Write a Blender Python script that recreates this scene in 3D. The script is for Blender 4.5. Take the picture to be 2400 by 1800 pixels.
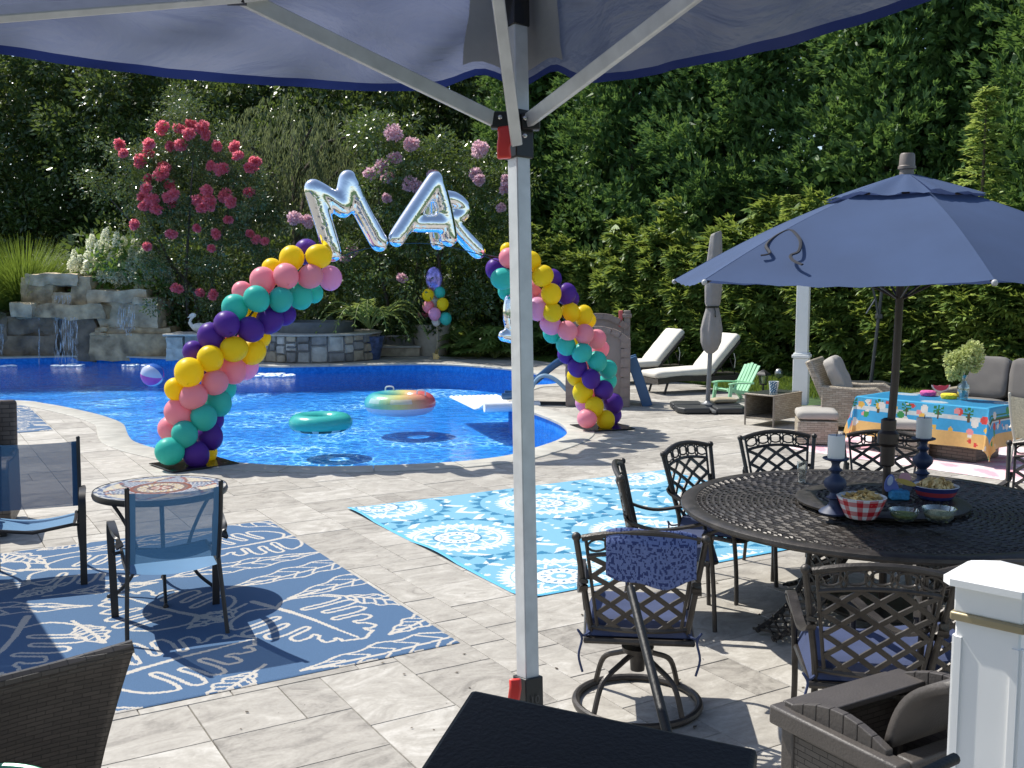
import bpy, bmesh, math, random
import numpy as np
from mathutils import Vector, Matrix, noise as mnoise
R = math.radians
random.seed(7); rng = np.random.default_rng(11)
sc = bpy.context.scene
for o in list(bpy.data.objects): bpy.data.objects.remove(o)
COL = sc.collection

# ---------------------------------------------------------------- camera
CAM_H = 2.10; F = 2400.0; PITCH = math.atan(246.0 / 2400.0)
cam = bpy.data.cameras.new('camera'); cam.sensor_width = 36; cam.lens = 36
cam.clip_start = 0.05; cam.clip_end = 2000
camo = bpy.data.objects.new('camera', cam); COL.objects.link(camo)
camo.location = (0, 0, CAM_H); camo.rotation_euler = (R(90) - PITCH, 0, 0)
sc.camera = camo
# ---------------------------------------------------------------- sky and sun
SUN_EL = 54.0; SUN_V = Vector((-0.82, 0.57, 0)).normalized()
w = bpy.data.worlds.new('World'); sc.world = w; w.use_nodes = True
nt = w.node_tree; nt.nodes.clear()
sky = nt.nodes.new('ShaderNodeTexSky'); sky.sky_type = 'NISHITA'; sky.sun_disc = False
sky.sun_elevation = R(SUN_EL); sky.sun_rotation = math.atan2(SUN_V.x, SUN_V.y) % (2 * math.pi)
bg = nt.nodes.new('ShaderNodeBackground'); bg.inputs[1].default_value = 0.125
wo = nt.nodes.new('ShaderNodeOutputWorld')
nt.links.new(sky.outputs[0], bg.inputs[0]); nt.links.new(bg.outputs[0], wo.inputs[0])
sl = bpy.data.lights.new('sun', 'SUN'); sl.energy = 4.6; sl.angle = R(0.53); sl.color = (1.0, 0.96, 0.88)
so = bpy.data.objects.new('sun', sl); COL.objects.link(so)
sdir = Vector((SUN_V.x * math.cos(R(SUN_EL)), SUN_V.y * math.cos(R(SUN_EL)), math.sin(R(SUN_EL))))
so.rotation_euler = sdir.to_track_quat('Z', 'Y').to_euler(); so.location = sdir * 60
sc.view_settings.view_transform = 'Standard'; sc.view_settings.look = 'None'
sc.view_settings.exposure = 0.46; sc.view_settings.gamma = 1.0
sc.render.engine = 'CYCLES'
sc.cycles.transparent_max_bounces = 16; sc.cycles.max_bounces = 8

# ---------------------------------------------------------------- pixel helpers (2400x1800 photograph)
_c, _s = math.cos(PITCH), math.sin(PITCH)
def ray(px, py):
    a = (px - 1200) / F; b = (900 - py) / F
    return Vector((a, _c + b * _s, -_s + b * _c))
def P(px, py, z=0.0):
    r = ray(px, py); t = (z - CAM_H) / r.z
    return Vector((r.x * t, r.y * t, z))
def PY(px, py, Y):            # point at world distance Y
    r = ray(px, py); t = Y / r.y
    return Vector((r.x * t, Y, CAM_H + r.z * t))
GA = R(31); GU = Vector((math.cos(GA), math.sin(GA), 0)); GV = Vector((-math.sin(GA), math.cos(GA), 0))

# ---------------------------------------------------------------- materials
def newmat(name):
    m = bpy.data.materials.new(name); m.use_nodes = True
    t = m.node_tree; t.nodes.clear()
    return m, t
def N(t, kind, **kw):
    n = t.nodes.new(kind)
    for k, v in kw.items():
        if k.startswith('i_'):
            key = k[2:]; key = int(key) if key.isdigit() else key.replace('_', ' ')
            n.inputs[key].default_value = v
        else: setattr(n, k, v)
    return n
def L(t, a, ao, b, bi): t.links.new(a.outputs[ao], b.inputs[bi])
def rgba(c): return (c[0], c[1], c[2], 1)
def mul(c, k): return tuple(min(1, max(0, x * k)) for x in c)
def ramp(t, stops):
    n = t.nodes.new('ShaderNodeValToRGB'); e = n.color_ramp.elements
    e[0].position, e[0].color = stops[0][0], rgba(stops[0][1])
    e[1].position, e[1].color = stops[-1][0], rgba(stops[-1][1])
    for p, c in stops[1:-1]:
        x = e.new(p); x.color = rgba(c)
    return n
def finish(t, bsdf, trans=0.0, tcol=None, csock=None):
    out = t.nodes.new('ShaderNodeOutputMaterial')
    if trans > 0:
        tr = t.nodes.new('ShaderNodeBsdfTranslucent'); mx = t.nodes.new('ShaderNodeMixShader')
        mx.inputs[0].default_value = trans
        if tcol is not None: tr.inputs[0].default_value = rgba(tcol)
        elif csock is not None: t.links.new(csock, tr.inputs[0])
        else: tr.inputs[0].default_value = bsdf.inputs['Base Color'].default_value
        L(t, bsdf, 0, mx, 1); L(t, tr, 0, mx, 2); L(t, mx, 0, out, 0)
    else: L(t, bsdf, 0, out, 0)
_mc = {}
def MAT(name, col, rough=.5, metal=0., var=.12, vs=6., bump=0., bs=60., spec=.5, trans=0., tcol=None, rvar=0.):
    if name in _mc: return _mc[name]
    m, t = newmat(name)
    b = N(t, 'ShaderNodeBsdfPrincipled'); b.inputs['Roughness'].default_value = rough
    b.inputs['Metallic'].default_value = metal; b.inputs['Specular IOR Level'].default_value = spec
    b.inputs['Base Color'].default_value = rgba(col)
    tc = N(t, 'ShaderNodeTexCoord'); cs = None
    if var > 0:
        nz = N(t, 'ShaderNodeTexNoise'); nz.inputs['Scale'].default_value = vs; nz.inputs['Detail'].default_value = 5
        L(t, tc, 'Object', nz, 'Vector')
        rp = ramp(t, [(.3, mul(col, 1 - var)), (.7, mul(col, 1 + var))]); L(t, nz, 0, rp, 0)
        L(t, rp, 0, b, 'Base Color'); cs = rp.outputs[0]
        if rvar > 0:
            mr = N(t, 'ShaderNodeMapRange'); mr.inputs[3].default_value = rough - rvar; mr.inputs[4].default_value = rough + rvar
            L(t, nz, 0, mr, 0); L(t, mr, 0, b, 'Roughness')
    if bump > 0:
        n2 = N(t, 'ShaderNodeTexNoise'); n2.inputs['Scale'].default_value = bs; n2.inputs['Detail'].default_value = 4
        L(t, tc, 'Object', n2, 'Vector')
        bp = N(t, 'ShaderNodeBump'); bp.inputs['Strength'].default_value = bump; bp.inputs['Distance'].default_value = .02
        L(t, n2, 0, bp, 'Height'); L(t, bp, 0, b, 'Normal')
    finish(t, b, trans, tcol, cs); _mc[name] = m
    return m
def MATTR(name, rough=.8, bump=.15, bs=250., var=.1, trans=0., spec=.3):
    if name in _mc: return _mc[name]
    m, t = newmat(name); b = N(t, 'ShaderNodeBsdfPrincipled')
    b.inputs['Roughness'].default_value = rough; b.inputs['Specular IOR Level'].default_value = spec
    at = N(t, 'ShaderNodeAttribute', attribute_name='Col'); tc = N(t, 'ShaderNodeTexCoord')
    nz = N(t, 'ShaderNodeTexNoise'); nz.inputs['Scale'].default_value = bs; nz.inputs['Detail'].default_value = 3
    L(t, tc, 'Object', nz, 'Vector')
    mr = N(t, 'ShaderNodeMapRange'); mr.inputs[1].default_value = .3; mr.inputs[2].default_value = .7
    mr.inputs[3].default_value = 1 - var; mr.inputs[4].default_value = 1 + var; L(t, nz, 0, mr, 0)
    mx = N(t, 'ShaderNodeMix', data_type='RGBA', blend_type='MULTIPLY'); mx.inputs[0].default_value = 1
    L(t, at, 'Color', mx, 6); L(t, mr, 0, mx, 7); L(t, mx, 2, b, 'Base Color')
    if bump:
        bp = N(t, 'ShaderNodeBump'); bp.inputs['Strength'].default_value = bump; bp.inputs['Distance'].default_value = .005
        L(t, nz, 0, bp, 'Height'); L(t, bp, 0, b, 'Normal')
    finish(t, b, trans, None, mx.outputs[2]); _mc[name] = m
    return m
def MWICKER(name, c1, c2, cd, sx=60., rough=.45):
    if name in _mc: return _mc[name]
    m, t = newmat(name); b = N(t, 'ShaderNodeBsdfPrincipled'); b.inputs['Roughness'].default_value = rough
    tc = N(t, 'ShaderNodeTexCoord'); sp = N(t, 'ShaderNodeSeparateXYZ'); L(t, tc, 'Object', sp, 0)
    ge = N(t, 'ShaderNodeNewGeometry'); 
    tn = N(t, 'ShaderNodeSeparateXYZ'); L(t, tc, 'Normal', tn, 0)
    ab = N(t, 'ShaderNodeMath', operation='ABSOLUTE'); L(t, tn, 2, ab, 0)
    gt = N(t, 'ShaderNodeMath', operation='GREATER_THAN'); gt.inputs[1].default_value = .75; L(t, ab, 0, gt, 0)
    abx = N(t, 'ShaderNodeMath', operation='ABSOLUTE'); L(t, tn, 0, abx, 0)
    gx = N(t, 'ShaderNodeMath', operation='GREATER_THAN'); gx.inputs[1].default_value = .7; L(t, abx, 0, gx, 0)
    mu = N(t, 'ShaderNodeMix'); L(t, gx, 0, mu, 0); L(t, sp, 0, mu, 2); L(t, sp, 1, mu, 3)
    mv = N(t, 'ShaderNodeMix'); L(t, gt, 0, mv, 0); L(t, sp, 2, mv, 2); L(t, sp, 1, mv, 3)
    cb = N(t, 'ShaderNodeCombineXYZ'); L(t, mu, 0, cb, 0); L(t, mv, 0, cb, 1)
    br = N(t, 'ShaderNodeTexBrick'); br.inputs['Scale'].default_value = sx; br.offset = .5
    br.inputs['Color1'].default_value = rgba(c1); br.inputs['Color2'].default_value = rgba(c2); br.inputs['Mortar'].default_value = rgba(cd)
    br.inputs['Mortar Size'].default_value = .035; br.inputs['Mortar Smooth'].default_value = .6
    br.inputs['Brick Width'].default_value = 1.6; br.inputs['Row Height'].default_value = .5
    L(t, cb, 0, br, 'Vector'); L(t, br, 0, b, 'Base Color')
    bp = N(t, 'ShaderNodeBump', invert=True); bp.inputs['Strength'].default_value = .9; bp.inputs['Distance'].default_value = .006
    L(t, br, 1, bp, 'Height'); L(t, bp, 0, b, 'Normal')
    finish(t, b); _mc[name] = m
    return m
def MLEAF(name, cols, rough=.42, trans=.3, tcol=(.16, .26, .03), spec=.5, clump=.6):
    if name in _mc: return _mc[name]
    m, t = newmat(name); b = N(t, 'ShaderNodeBsdfPrincipled'); b.inputs['Roughness'].default_value = rough
    b.inputs['Specular IOR Level'].default_value = spec
    g = N(t, 'ShaderNodeNewGeometry'); tc = N(t, 'ShaderNodeTexCoord')
    nz = N(t, 'ShaderNodeTexNoise'); nz.inputs['Scale'].default_value = clump; nz.inputs['Detail'].default_value = 2
    L(t, g, 'Position', nz, 'Vector')
    ma = N(t, 'ShaderNodeMath', operation='MULTIPLY_ADD'); ma.inputs[1].default_value = .9; L(t, nz, 0, ma, 0)
    m2 = N(t, 'ShaderNodeMath', operation='MULTIPLY_ADD'); m2.inputs[1].default_value = .6; m2.inputs[2].default_value = -.27; L(t, g, 'Random Per Island', m2, 0)
    L(t, m2, 0, ma, 2)
    st = [(i / max(1, len(cols) - 1), c) for i, c in enumerate(cols)]
    rp = ramp(t, st); L(t, ma, 0, rp, 0); L(t, rp, 0, b, 'Base Color')
    finish(t, b, trans, tcol); _mc[name] = m
    return m
def MGLASS(name, tint=(.9, .95, .95), amount=.12, rough=.03):
    if name in _mc: return _mc[name]
    m, t = newmat(name); tr = N(t, 'ShaderNodeBsdfTransparent'); tr.inputs[0].default_value = rgba(tint)
    gl = N(t, 'ShaderNodeBsdfGlossy'); gl.inputs['Roughness'].default_value = rough
    lw = N(t, 'ShaderNodeLayerWeight'); lw.inputs[0].default_value = .35
    mr = N(t, 'ShaderNodeMapRange'); mr.inputs[3].default_value = amount; mr.inputs[4].default_value = .9; L(t, lw, 1, mr, 0)
    mx = N(t, 'ShaderNodeMixShader'); L(t, mr, 0, mx, 0); L(t, tr, 0, mx, 1); L(t, gl, 0, mx, 2)
    o = N(t, 'ShaderNodeOutputMaterial'); L(t, mx, 0, o, 0); _mc[name] = m
    return m

# ---------------------------------------------------------------- mesh builder
class MB:
    def __init__(s): s.v = []; s.f = []; s.c = []; s.M = Matrix.Identity(4)
    def add(s, vs, fs, col=None):
        b = len(s.v); M = s.M
        s.v += [tuple(M @ Vector(p)) for p in vs]
        s.f += [tuple(i + b for i in f) for f in fs]
        if col is not None: s.c += [col] * len(fs)
        return s
    def box(s, c, d, rot=None, col=None):
        hx, hy, hz = d[0] / 2, d[1] / 2, d[2] / 2
        m = Matrix.Translation(Vector(c)) @ (rot.to_4x4() if rot is not None else Matrix.Identity(4))
        vs = [m @ Vector((x * hx, y * hy, z * hz)) for x in (-1, 1) for y in (-1, 1) for z in (-1, 1)]
        return s.add(vs, [(0, 1, 3, 2), (4, 6, 7, 5), (0, 4, 5, 1), (2, 3, 7, 6), (0, 2, 6, 4), (1, 5, 7, 3)], col)
    def tube(s, pts, r, n=8, closed=False, caps=True, flat=1.0, col=None, up=None):
        pts = [Vector(p) for p in pts]; k = len(pts)
        rs = r if isinstance(r, (list, tuple)) else [r] * k
        vs = []; fs = []; prev = None
        for i in range(k):
            if closed: tg = pts[(i + 1) % k] - pts[i - 1]
            else: tg = pts[min(i + 1, k - 1)] - pts[max(i - 1, 0)]
            if tg.length < 1e-9: tg = Vector((0, 0, 1))
            tg.normalize()
            if prev is None:
                a = Vector(up) if up is not None else (Vector((0, 0, 1)) if abs(tg.z) < .9 else Vector((1, 0, 0)))
            else: a = prev
            a = (a - tg * a.dot(tg))
            if a.length < 1e-6: a = tg.orthogonal()
            a.normalize(); prev = a; bb = tg.cross(a)
            for j in range(n):
                th = 2 * math.pi * (j + .5) / n
                vs.append(pts[i] + a * (math.cos(th) * rs[i] * flat) + bb * (math.sin(th) * rs[i]))
        m = k if closed else k - 1
        for i in range(m):
            for j in range(n):
                a0 = i * n + j; a1 = i * n + (j + 1) % n; b0 = ((i + 1) % k) * n + j; b1 = ((i + 1) % k) * n + (j + 1) % n
                fs.append((a0, a1, b1, b0))
        if caps and not closed:
            fs.append(tuple(range(n))[::-1]); fs.append(tuple((k - 1) * n + j for j in range(n)))
        return s.add(vs, fs, col)
    def bar(s, pts, wd, th, up=(0, 0, 1), col=None):    # swept rectangle: wd across, th along up
        pts = [Vector(p) for p in pts]; k = len(pts); vs = []; fs = []
        for i in range(k):
            tg = (pts[min(i + 1, k - 1)] - pts[max(i - 1, 0)]).normalized()
            a = Vector(up) if not callable(up) else Vector(up(i))
            a = (a - tg * a.dot(tg))
            if a.length < 1e-6: a = tg.orthogonal()
            a.normalize(); b = tg.cross(a)
            ww = wd[i] if isinstance(wd, (list, tuple)) else wd
            for sa, sb in ((-1, -1), (-1, 1), (1, 1), (1, -1)):
                vs.append(pts[i] + a * (sa * th / 2) + b * (sb * ww / 2))
        for i in range(k - 1):
            for j in range(4):
                fs.append((i * 4 + j, i * 4 + (j + 1) % 4, i * 4 + 4 + (j + 1) % 4, i * 4 + 4 + j))
        fs.append((3, 2, 1, 0)); e = (k - 1) * 4; fs.append((e, e + 1, e + 2, e + 3))
        return s.add(vs, fs, col)
    def lathe(s, prof, n=24, c=(0, 0, 0), colf=None, sx=1., sy=1., caps=False):
        c = Vector(c); vs = []; k = len(prof)
        for (r, z) in prof:
            for j in range(n):
                th = 2 * math.pi * j / n
                vs.append(c + Vector((r * sx * math.cos(th), r * sy * math.sin(th), z)))
        fs = []; cols = []
        for i in range(k - 1):
            for j in range(n):
                fs.append((i * n + j, i * n + (j + 1) % n, (i + 1) * n + (j + 1) % n, (i + 1) * n + j))
                if colf: cols.append(colf(i, j))
        if caps:
            fs.append(tuple(range(n))[::-1]); fs.append(tuple((k - 1) * n + j for j in range(n)))
            if colf: cols += [colf(0, 0), colf(k - 2, 0)]
        s.add(vs, fs)
        if colf: s.c += cols
        return s
    def prism(s, poly, z0, z1, col=None):
        k = len(poly); vs = [(p[0], p[1], z0) for p in poly] + [(p[0], p[1], z1) for p in poly]
        fs = [tuple(range(k))[::-1], tuple(range(k, 2 * k))] + [(i, (i + 1) % k, k + (i + 1) % k, k + i) for i in range(k)]
        return s.add(vs, fs, col)
    def ball(s, c, r, n=12, m=8, sc=(1, 1, 1), col=None):
        c = Vector(c); vs = [c + Vector((0, 0, -r * sc[2]))]; fs = []
        for i in range(1, m):
            ph = -math.pi / 2 + math.pi * i / m
            for j in range(n):
                th = 2 * math.pi * j / n
                vs.append(c + Vector((r * sc[0] * math.cos(ph) * math.cos(th), r * sc[1] * math.cos(ph) * math.sin(th), r * sc[2] * math.sin(ph))))
        vs.append(c + Vector((0, 0, r * sc[2]))); e = len(vs) - 1
        for j in range(n):
            fs.append((0, 1 + (j + 1) % n, 1 + j)); fs.append((e, e - n + j, e - n + (j + 1) % n))
        for i in range(m - 2):
            for j in range(n):
                fs.append((1 + i * n + j, 1 + i * n + (j + 1) % n, 1 + (i + 1) * n + (j + 1) % n, 1 + (i + 1) * n + j))
        return s.add(vs, fs, col)
    def grid(s, fn, nu, nv, colf=None, closed_u=False):
        vs = [fn(i / nu, j / nv) for j in range(nv + 1) for i in range(nu + 1)]
        fs = [(j * (nu + 1) + i, j * (nu + 1) + i + 1, (j + 1) * (nu + 1) + i + 1, (j + 1) * (nu + 1) + i) for j in range(nv) for i in range(nu)]
        s.add(vs, fs)
        if colf: s.c += [colf((i + .5) / nu, (j + .5) / nv) for j in range(nv) for i in range(nu)]
        return s
    def mesh(s, name, mat=None, smooth=True, ang=40):
        me = bpy.data.meshes.new(name); me.from_pydata(s.v, [], s.f)
        if s.c and len(s.c) == len(s.f):
            at = me.color_attributes.new('Col', 'FLOAT_COLOR', 'CORNER')
            cnt = np.array([len(f) for f in s.f]); arr = np.repeat(np.array([rgba(c) for c in s.c], dtype=np.float32), cnt, axis=0)
            at.data.foreach_set('color', arr.ravel())
        bm = bmesh.new(); bm.from_mesh(me); bmesh.ops.recalc_face_normals(bm, faces=bm.faces); bm.to_mesh(me); bm.free()
        if smooth:
            me.polygons.foreach_set('use_smooth', [True] * len(me.polygons)); me.set_sharp_from_angle(angle=R(ang))
        if mat: me.materials.append(mat)
        return me
    def build(s, name, mat=None, parent=None, smooth=True, ang=40, bevel=0., seg=2, solid=0., sub=0):
        o = bpy.data.objects.new(name, s.mesh(name, mat, smooth, ang)); COL.objects.link(o)
        if parent is not None: o.parent = parent
        if solid: md = o.modifiers.new('solid', 'SOLIDIFY'); md.thickness = solid; md.offset = 0
        if bevel: md = o.modifiers.new('bevel', 'BEVEL'); md.width = bevel; md.segments = seg; md.limit_method = 'ANGLE'; md.angle_limit = R(35)
        if sub: md = o.modifiers.new('sub', 'SUBSURF'); md.levels = sub; md.render_levels = sub
        return o
def tag(o, label=None, cat=None, group=None, kind=None):
    if label: o['label'] = label
    if cat: o['category'] = cat
    if group: o['group'] = group
    if kind: o['kind'] = kind
    return o
def thing(name, label, cat, loc=(0, 0, 0), rz=0., group=None):
    o = bpy.data.objects.new(name, None); COL.objects.link(o); o.location = loc; o.rotation_euler = (0, 0, rz)
    o.empty_display_size = .1
    return tag(o, label, cat, group)
def put(name, me, parent=None, loc=(0, 0, 0), rot=(0, 0, 0), scale=None):
    o = bpy.data.objects.new(name, me); COL.objects.link(o)
    if parent is not None: o.parent = parent
    o.location = loc; o.rotation_euler = rot
    if scale is not None: o.scale = scale if hasattr(scale, '__len__') else (scale,) * 3
    return o
_kids = {}
def copy_tree(o, parent=None):
    c = o.copy(); COL.objects.link(c); c.parent = parent
    for ch in [x for x in o.children]: copy_tree(ch, c)
    return c
def colmesh(me, cols):       # per-face colours (numpy N x 3), all quads
    at = me.color_attributes.new('Col', 'FLOAT_COLOR', 'CORNER')
    a = np.ones((len(cols), 4), dtype=np.float32); a[:, :3] = cols
    at.data.foreach_set('color', np.repeat(a, 4, axis=0).ravel())
def quadmesh(name, V, nf, mat, smooth=False):    # V: (4*nf,3) vertices, each quad separate
    me = bpy.data.meshes.new(name)
    me.vertices.add(4 * nf); me.vertices.foreach_set('co', np.ascontiguousarray(V, dtype=np.float32).ravel())
    me.loops.add(4 * nf); me.loops.foreach_set('vertex_index', np.arange(4 * nf, dtype=np.int32))
    me.polygons.add(nf); me.polygons.foreach_set('loop_start', np.arange(0, 4 * nf, 4, dtype=np.int32))
    me.update(calc_edges=True)
    if mat: me.materials.append(mat)
    return me
def gridmesh(name, V, nu, nv, mat):              # V (nv+1, nu+1, 3)
    me = bpy.data.meshes.new(name); n = (nu + 1) * (nv + 1)
    me.vertices.add(n); me.vertices.foreach_set('co', np.ascontiguousarray(V, dtype=np.float32).ravel())
    j, i = np.meshgrid(np.arange(nv), np.arange(nu), indexing='ij'); b = (j * (nu + 1) + i).ravel()
    q = np.stack([b, b + 1, b + nu + 2, b + nu + 1], 1).astype(np.int32)
    me.loops.add(4 * nu * nv); me.loops.foreach_set('vertex_index', q.ravel())
    me.polygons.add(nu * nv); me.polygons.foreach_set('loop_start', np.arange(0, 4 * nu * nv, 4, dtype=np.int32))
    me.update(calc_edges=True); me.polygons.foreach_set('use_smooth', [True] * (nu * nv))
    me.materials.append(mat)
    return me
def catmull(pts, per=8, closed=True):
    out = []; k = len(pts)
    for i in range(k if closed else k - 1):
        p0, p1, p2, p3 = (pts[(i - 1) % k] if closed else pts[max(i - 1, 0)]), pts[i], pts[(i + 1) % k], (pts[(i + 2) % k] if closed else pts[min(i + 2, k - 1)])
        for j in range(per):
            t = j / per
            out.append(.5 * ((2 * p1) + (p2 - p0) * t + (2 * p0 - 5 * p1 + 4 * p2 - p3) * t * t + (3 * p1 - p0 - 3 * p2 + p3) * t ** 3))
    if not closed: out.append(pts[-1])
    return out
def arc(fn, a, b, n): return [fn(a + (b - a) * i / n) for i in range(n + 1)]
# ================================================================ SETTING
def inpoly(x, y, poly):
    px = np.array([p[0] for p in poly]); py = np.array([p[1] for p in poly]); n = len(poly); ins = np.zeros(np.shape(x), bool)
    j = n - 1
    for i in range(n):
        c = ((py[i] > y) != (py[j] > y)) & (x < (px[j] - px[i]) * (y - py[i]) / (py[j] - py[i] + 1e-12) + px[i]); ins ^= c; j = i
    return ins
POOLPX = [(0, 939), (108, 948), (203, 967), (253, 981), (283, 994), (291, 1010), (296, 1022), (308, 1035), (336, 1046), (368, 1055), (440, 1070), (542, 1085), (650, 1093),
          (760, 1096), (870, 1094), (976, 1090), (1090, 1083), (1190, 1070), (1252, 1053), (1306, 1035), (1330, 1021), (1334, 1010), (1321, 995), (1290, 980), (1252, 966),
          (1215, 954), (1196, 942), (1192, 930), (1204, 916), (1240, 905), (1290, 902), (1318, 896), (1308, 888), (1270, 878), (1198, 865), (1017, 853), (800, 856), (633, 858),
          (500, 850), (434, 843), (362, 838), (217, 834), (0, 838)]
pts = [P(a, b) for a, b in POOLPX] + [Vector(p) for p in ((-17.5, 27, 0), (-20, 23, 0), (-17, 19, 0), (-12.5, 17.9, 0))]
POOL = catmull(pts, 8)
area = sum(a.x * b.y - b.x * a.y for a, b in zip(POOL, POOL[1:] + POOL[:1]))
if area < 0: POOL.reverse()
k = len(POOL); PN = []
for i in range(k):
    t = (POOL[(i + 2) % k] - POOL[i - 2]).normalized(); PN.append(Vector((t.y, -t.x, 0)))      # outward
PA = np.array([[p.x, p.y] for p in POOL]); NA = np.array([[p.x, p.y] for p in PN])
CW = .38

def holed(name, outer, hole, z, mat):
    bm = bmesh.new(); es = []
    for loop in (outer, hole):
        vs = [bm.verts.new((p[0], p[1], z)) for p in loop]
        es += [bm.edges.new((vs[i], vs[(i + 1) % len(vs)])) for i in range(len(vs))]
    bmesh.ops.triangle_fill(bm, edges=es, use_beauty=True)
    for f in bm.faces:
        if f.normal.z < 0: f.normal_flip()
    me = bpy.data.meshes.new(name); bm.to_mesh(me); bm.free(); me.materials.append(mat)
    return tag(put(name, me), kind='structure')
rim_out = [(p.x + n.x * .2, p.y + n.y * .2) for p, n in zip(POOL, PN)]
# lawn soil
m_lawn = MAT('lawn', (.035, .075, .018), .9, var=.45, vs=3, bump=.6, bs=30)
BIG = [(math.cos(i * math.pi / 16) * 900, math.sin(i * math.pi / 16) * 900 + 15) for i in range(32)]
holed('ground', BIG, rim_out, -.075, m_lawn)
m_mortar = MAT('paver_joint', (.22, .205, .18), .9, var=.2, vs=4)
PATPX = [(2600, 915), (2400, 915), (2150, 918), (1960, 945), (1870, 950), (1780, 931), (1640, 905), (1520, 882), (1400, 860), (1260, 846), (1200, 838), (1000, 834), (870, 838)]
patio_poly = [(p.x, p.y) for p in (P(a, b) for a, b in PATPX)] + [(-6.5, 29.5), (-26, 29.5), (-26, 1.2), (-5, -2), (14, -2), (14, 9)]
patio = holed('patio', patio_poly, rim_out, -.012, m_mortar)

# travertine
def m_trav():
    m, t = newmat('silver_travertine'); b = N(t, 'ShaderNodeBsdfPrincipled'); b.inputs['Roughness'].default_value = .62; b.inputs['Specular IOR Level'].default_value = .35
    g = N(t, 'ShaderNodeNewGeometry'); oi = N(t, 'ShaderNodeObjectInfo')
    ad = N(t, 'ShaderNodeMath', operation='ADD'); L(t, g, 'Random Per Island', ad, 0); L(t, oi, 'Random', ad, 1)
    fr = N(t, 'ShaderNodeMath', operation='FRACT'); L(t, ad, 0, fr, 0)
    off = N(t, 'ShaderNodeMath', operation='MULTIPLY'); off.inputs[1].default_value = 77; L(t, fr, 0, off, 0)
    rot = N(t, 'ShaderNodeVectorRotate', rotation_type='Z_AXIS'); rot.inputs['Angle'].default_value = -GA; L(t, g, 'Position', rot, 'Vector')
    va = N(t, 'ShaderNodeVectorMath', operation='ADD'); cb = N(t, 'ShaderNodeCombineXYZ'); L(t, off, 0, cb, 0); L(t, off, 0, cb, 1); L(t, off, 0, cb, 2)
    L(t, rot, 0, va, 0); L(t, cb, 0, va, 1)
    mp = N(t, 'ShaderNodeMapping'); mp.inputs['Scale'].default_value = (1.2, 2.0, 1); L(t, va, 0, mp, 0)
    nz = N(t, 'ShaderNodeTexNoise'); nz.inputs['Scale'].default_value = 2.2; nz.inputs['Detail'].default_value = 9; nz.inputs['Roughness'].default_value = .66; nz.inputs['Distortion'].default_value = 2.2
    L(t, mp, 0, nz, 'Vector')
    n2 = N(t, 'ShaderNodeTexNoise'); n2.inputs['Scale'].default_value = 55; n2.inputs['Detail'].default_value = 4; L(t, va, 0, n2, 'Vector')
    mA = N(t, 'ShaderNodeMath', operation='MULTIPLY_ADD'); mA.inputs[1].default_value = .22; L(t, n2, 0, mA, 0); L(t, nz, 0, mA, 2)
    mB = N(t, 'ShaderNodeMath', operation='MULTIPLY_ADD'); mB.inputs[1].default_value = .22; L(t, fr, 0, mB, 0); L(t, mA, 0, mB, 2)
    rp = ramp(t, [(.40, (.165, .152, .134)), (.54, (.255, .236, .208)), (.65, (.325, .302, .266)), (.78, (.385, .36, .318)), (.95, (.50, .475, .43))]); L(t, mB, 0, rp, 0)
    pits = N(t, 'ShaderNodeTexVoronoi'); pits.inputs['Scale'].default_value = 9; L(t, va, 0, pits, 'Vector')
    lt = N(t, 'ShaderNodeMath', operation='LESS_THAN'); lt.inputs[1].default_value = .035; L(t, pits, 0, lt, 0)
    mx = N(t, 'ShaderNodeMix', data_type='RGBA'); mx.inputs[7].default_value = (.09, .075, .06, 1); L(t, lt, 0, mx, 0); L(t, rp, 0, mx, 6)
    L(t, mx, 2, b, 'Base Color')
    bp = N(t, 'ShaderNodeBump'); bp.inputs['Strength'].default_value = .25; bp.inputs['Distance'].default_value = .01; L(t, mA, 0, bp, 'Height'); L(t, bp, 0, b, 'Normal')
    finish(t, b); return m
TRAV = m_trav()
CELL = .228
def tile_geo(poly, z):
    k = len(poly); cx = sum(p[0] for p in poly) / k; cy = sum(p[1] for p in poly) / k
    def sh(d, zz):
        o = []
        for p in poly:
            dx, dy = p[0] - cx, p[1] - cy; l = math.hypot(dx, dy) + 1e-9; o.append((p[0] - dx / l * d, p[1] - dy / l * d, zz))
        return o
    vs = sh(.0062, z) + sh(.0032, z - .004) + sh(.003, z - .012 - .02)
    fs = [tuple(range(k))]
    for r in range(2):
        fs += [(r * k + i, (r + 1) * k + i, (r + 1) * k + (i + 1) % k, r * k + (i + 1) % k) for i in range(k)]
    return vs, fs
occ = {}; tiles = []
N0 = 74
rr = random.Random(3)
shapes = [(3, 2)] * 6 + [(2, 3)] * 4 + [(2, 2)] * 6 + [(1, 2)] * 1 + [(2, 1)] * 2 + [(3, 3)] * 2
for j in range(-10, 150):
    for i in range(-90, 120):
        if (i, j) in occ: continue
        c = GU * (i * CELL) + GV * (j * CELL)
        if c.y < .5 or c.y > 30 or abs(c.x) > .62 * c.y + 2.0: 
            occ[(i, j)] = 1; continue
        rr.shuffle(shapes)
        for (a, b) in shapes + [(1, 1)]:
            if all((i + x, j + y) not in occ for x in range(a) for y in range(b)): break
        for x in range(a):
            for y in range(b): occ[(i + x, j + y)] = 1
        tiles.append((i, j, a, b))
cen = np.array([[(GU * ((i + a / 2) * CELL) + GV * ((j + b / 2) * CELL))[q] for q in (0, 1)] for i, j, a, b in tiles])
inp = inpoly(cen[:, 0], cen[:, 1], patio_poly); inw = inpoly(cen[:, 0], cen[:, 1], [tuple(p) for p in PA])
dist = np.sqrt(((cen[:, None, :] - PA[None]) ** 2).sum(2)); near = dist.argmin(1); dmin = dist.min(1)
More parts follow.
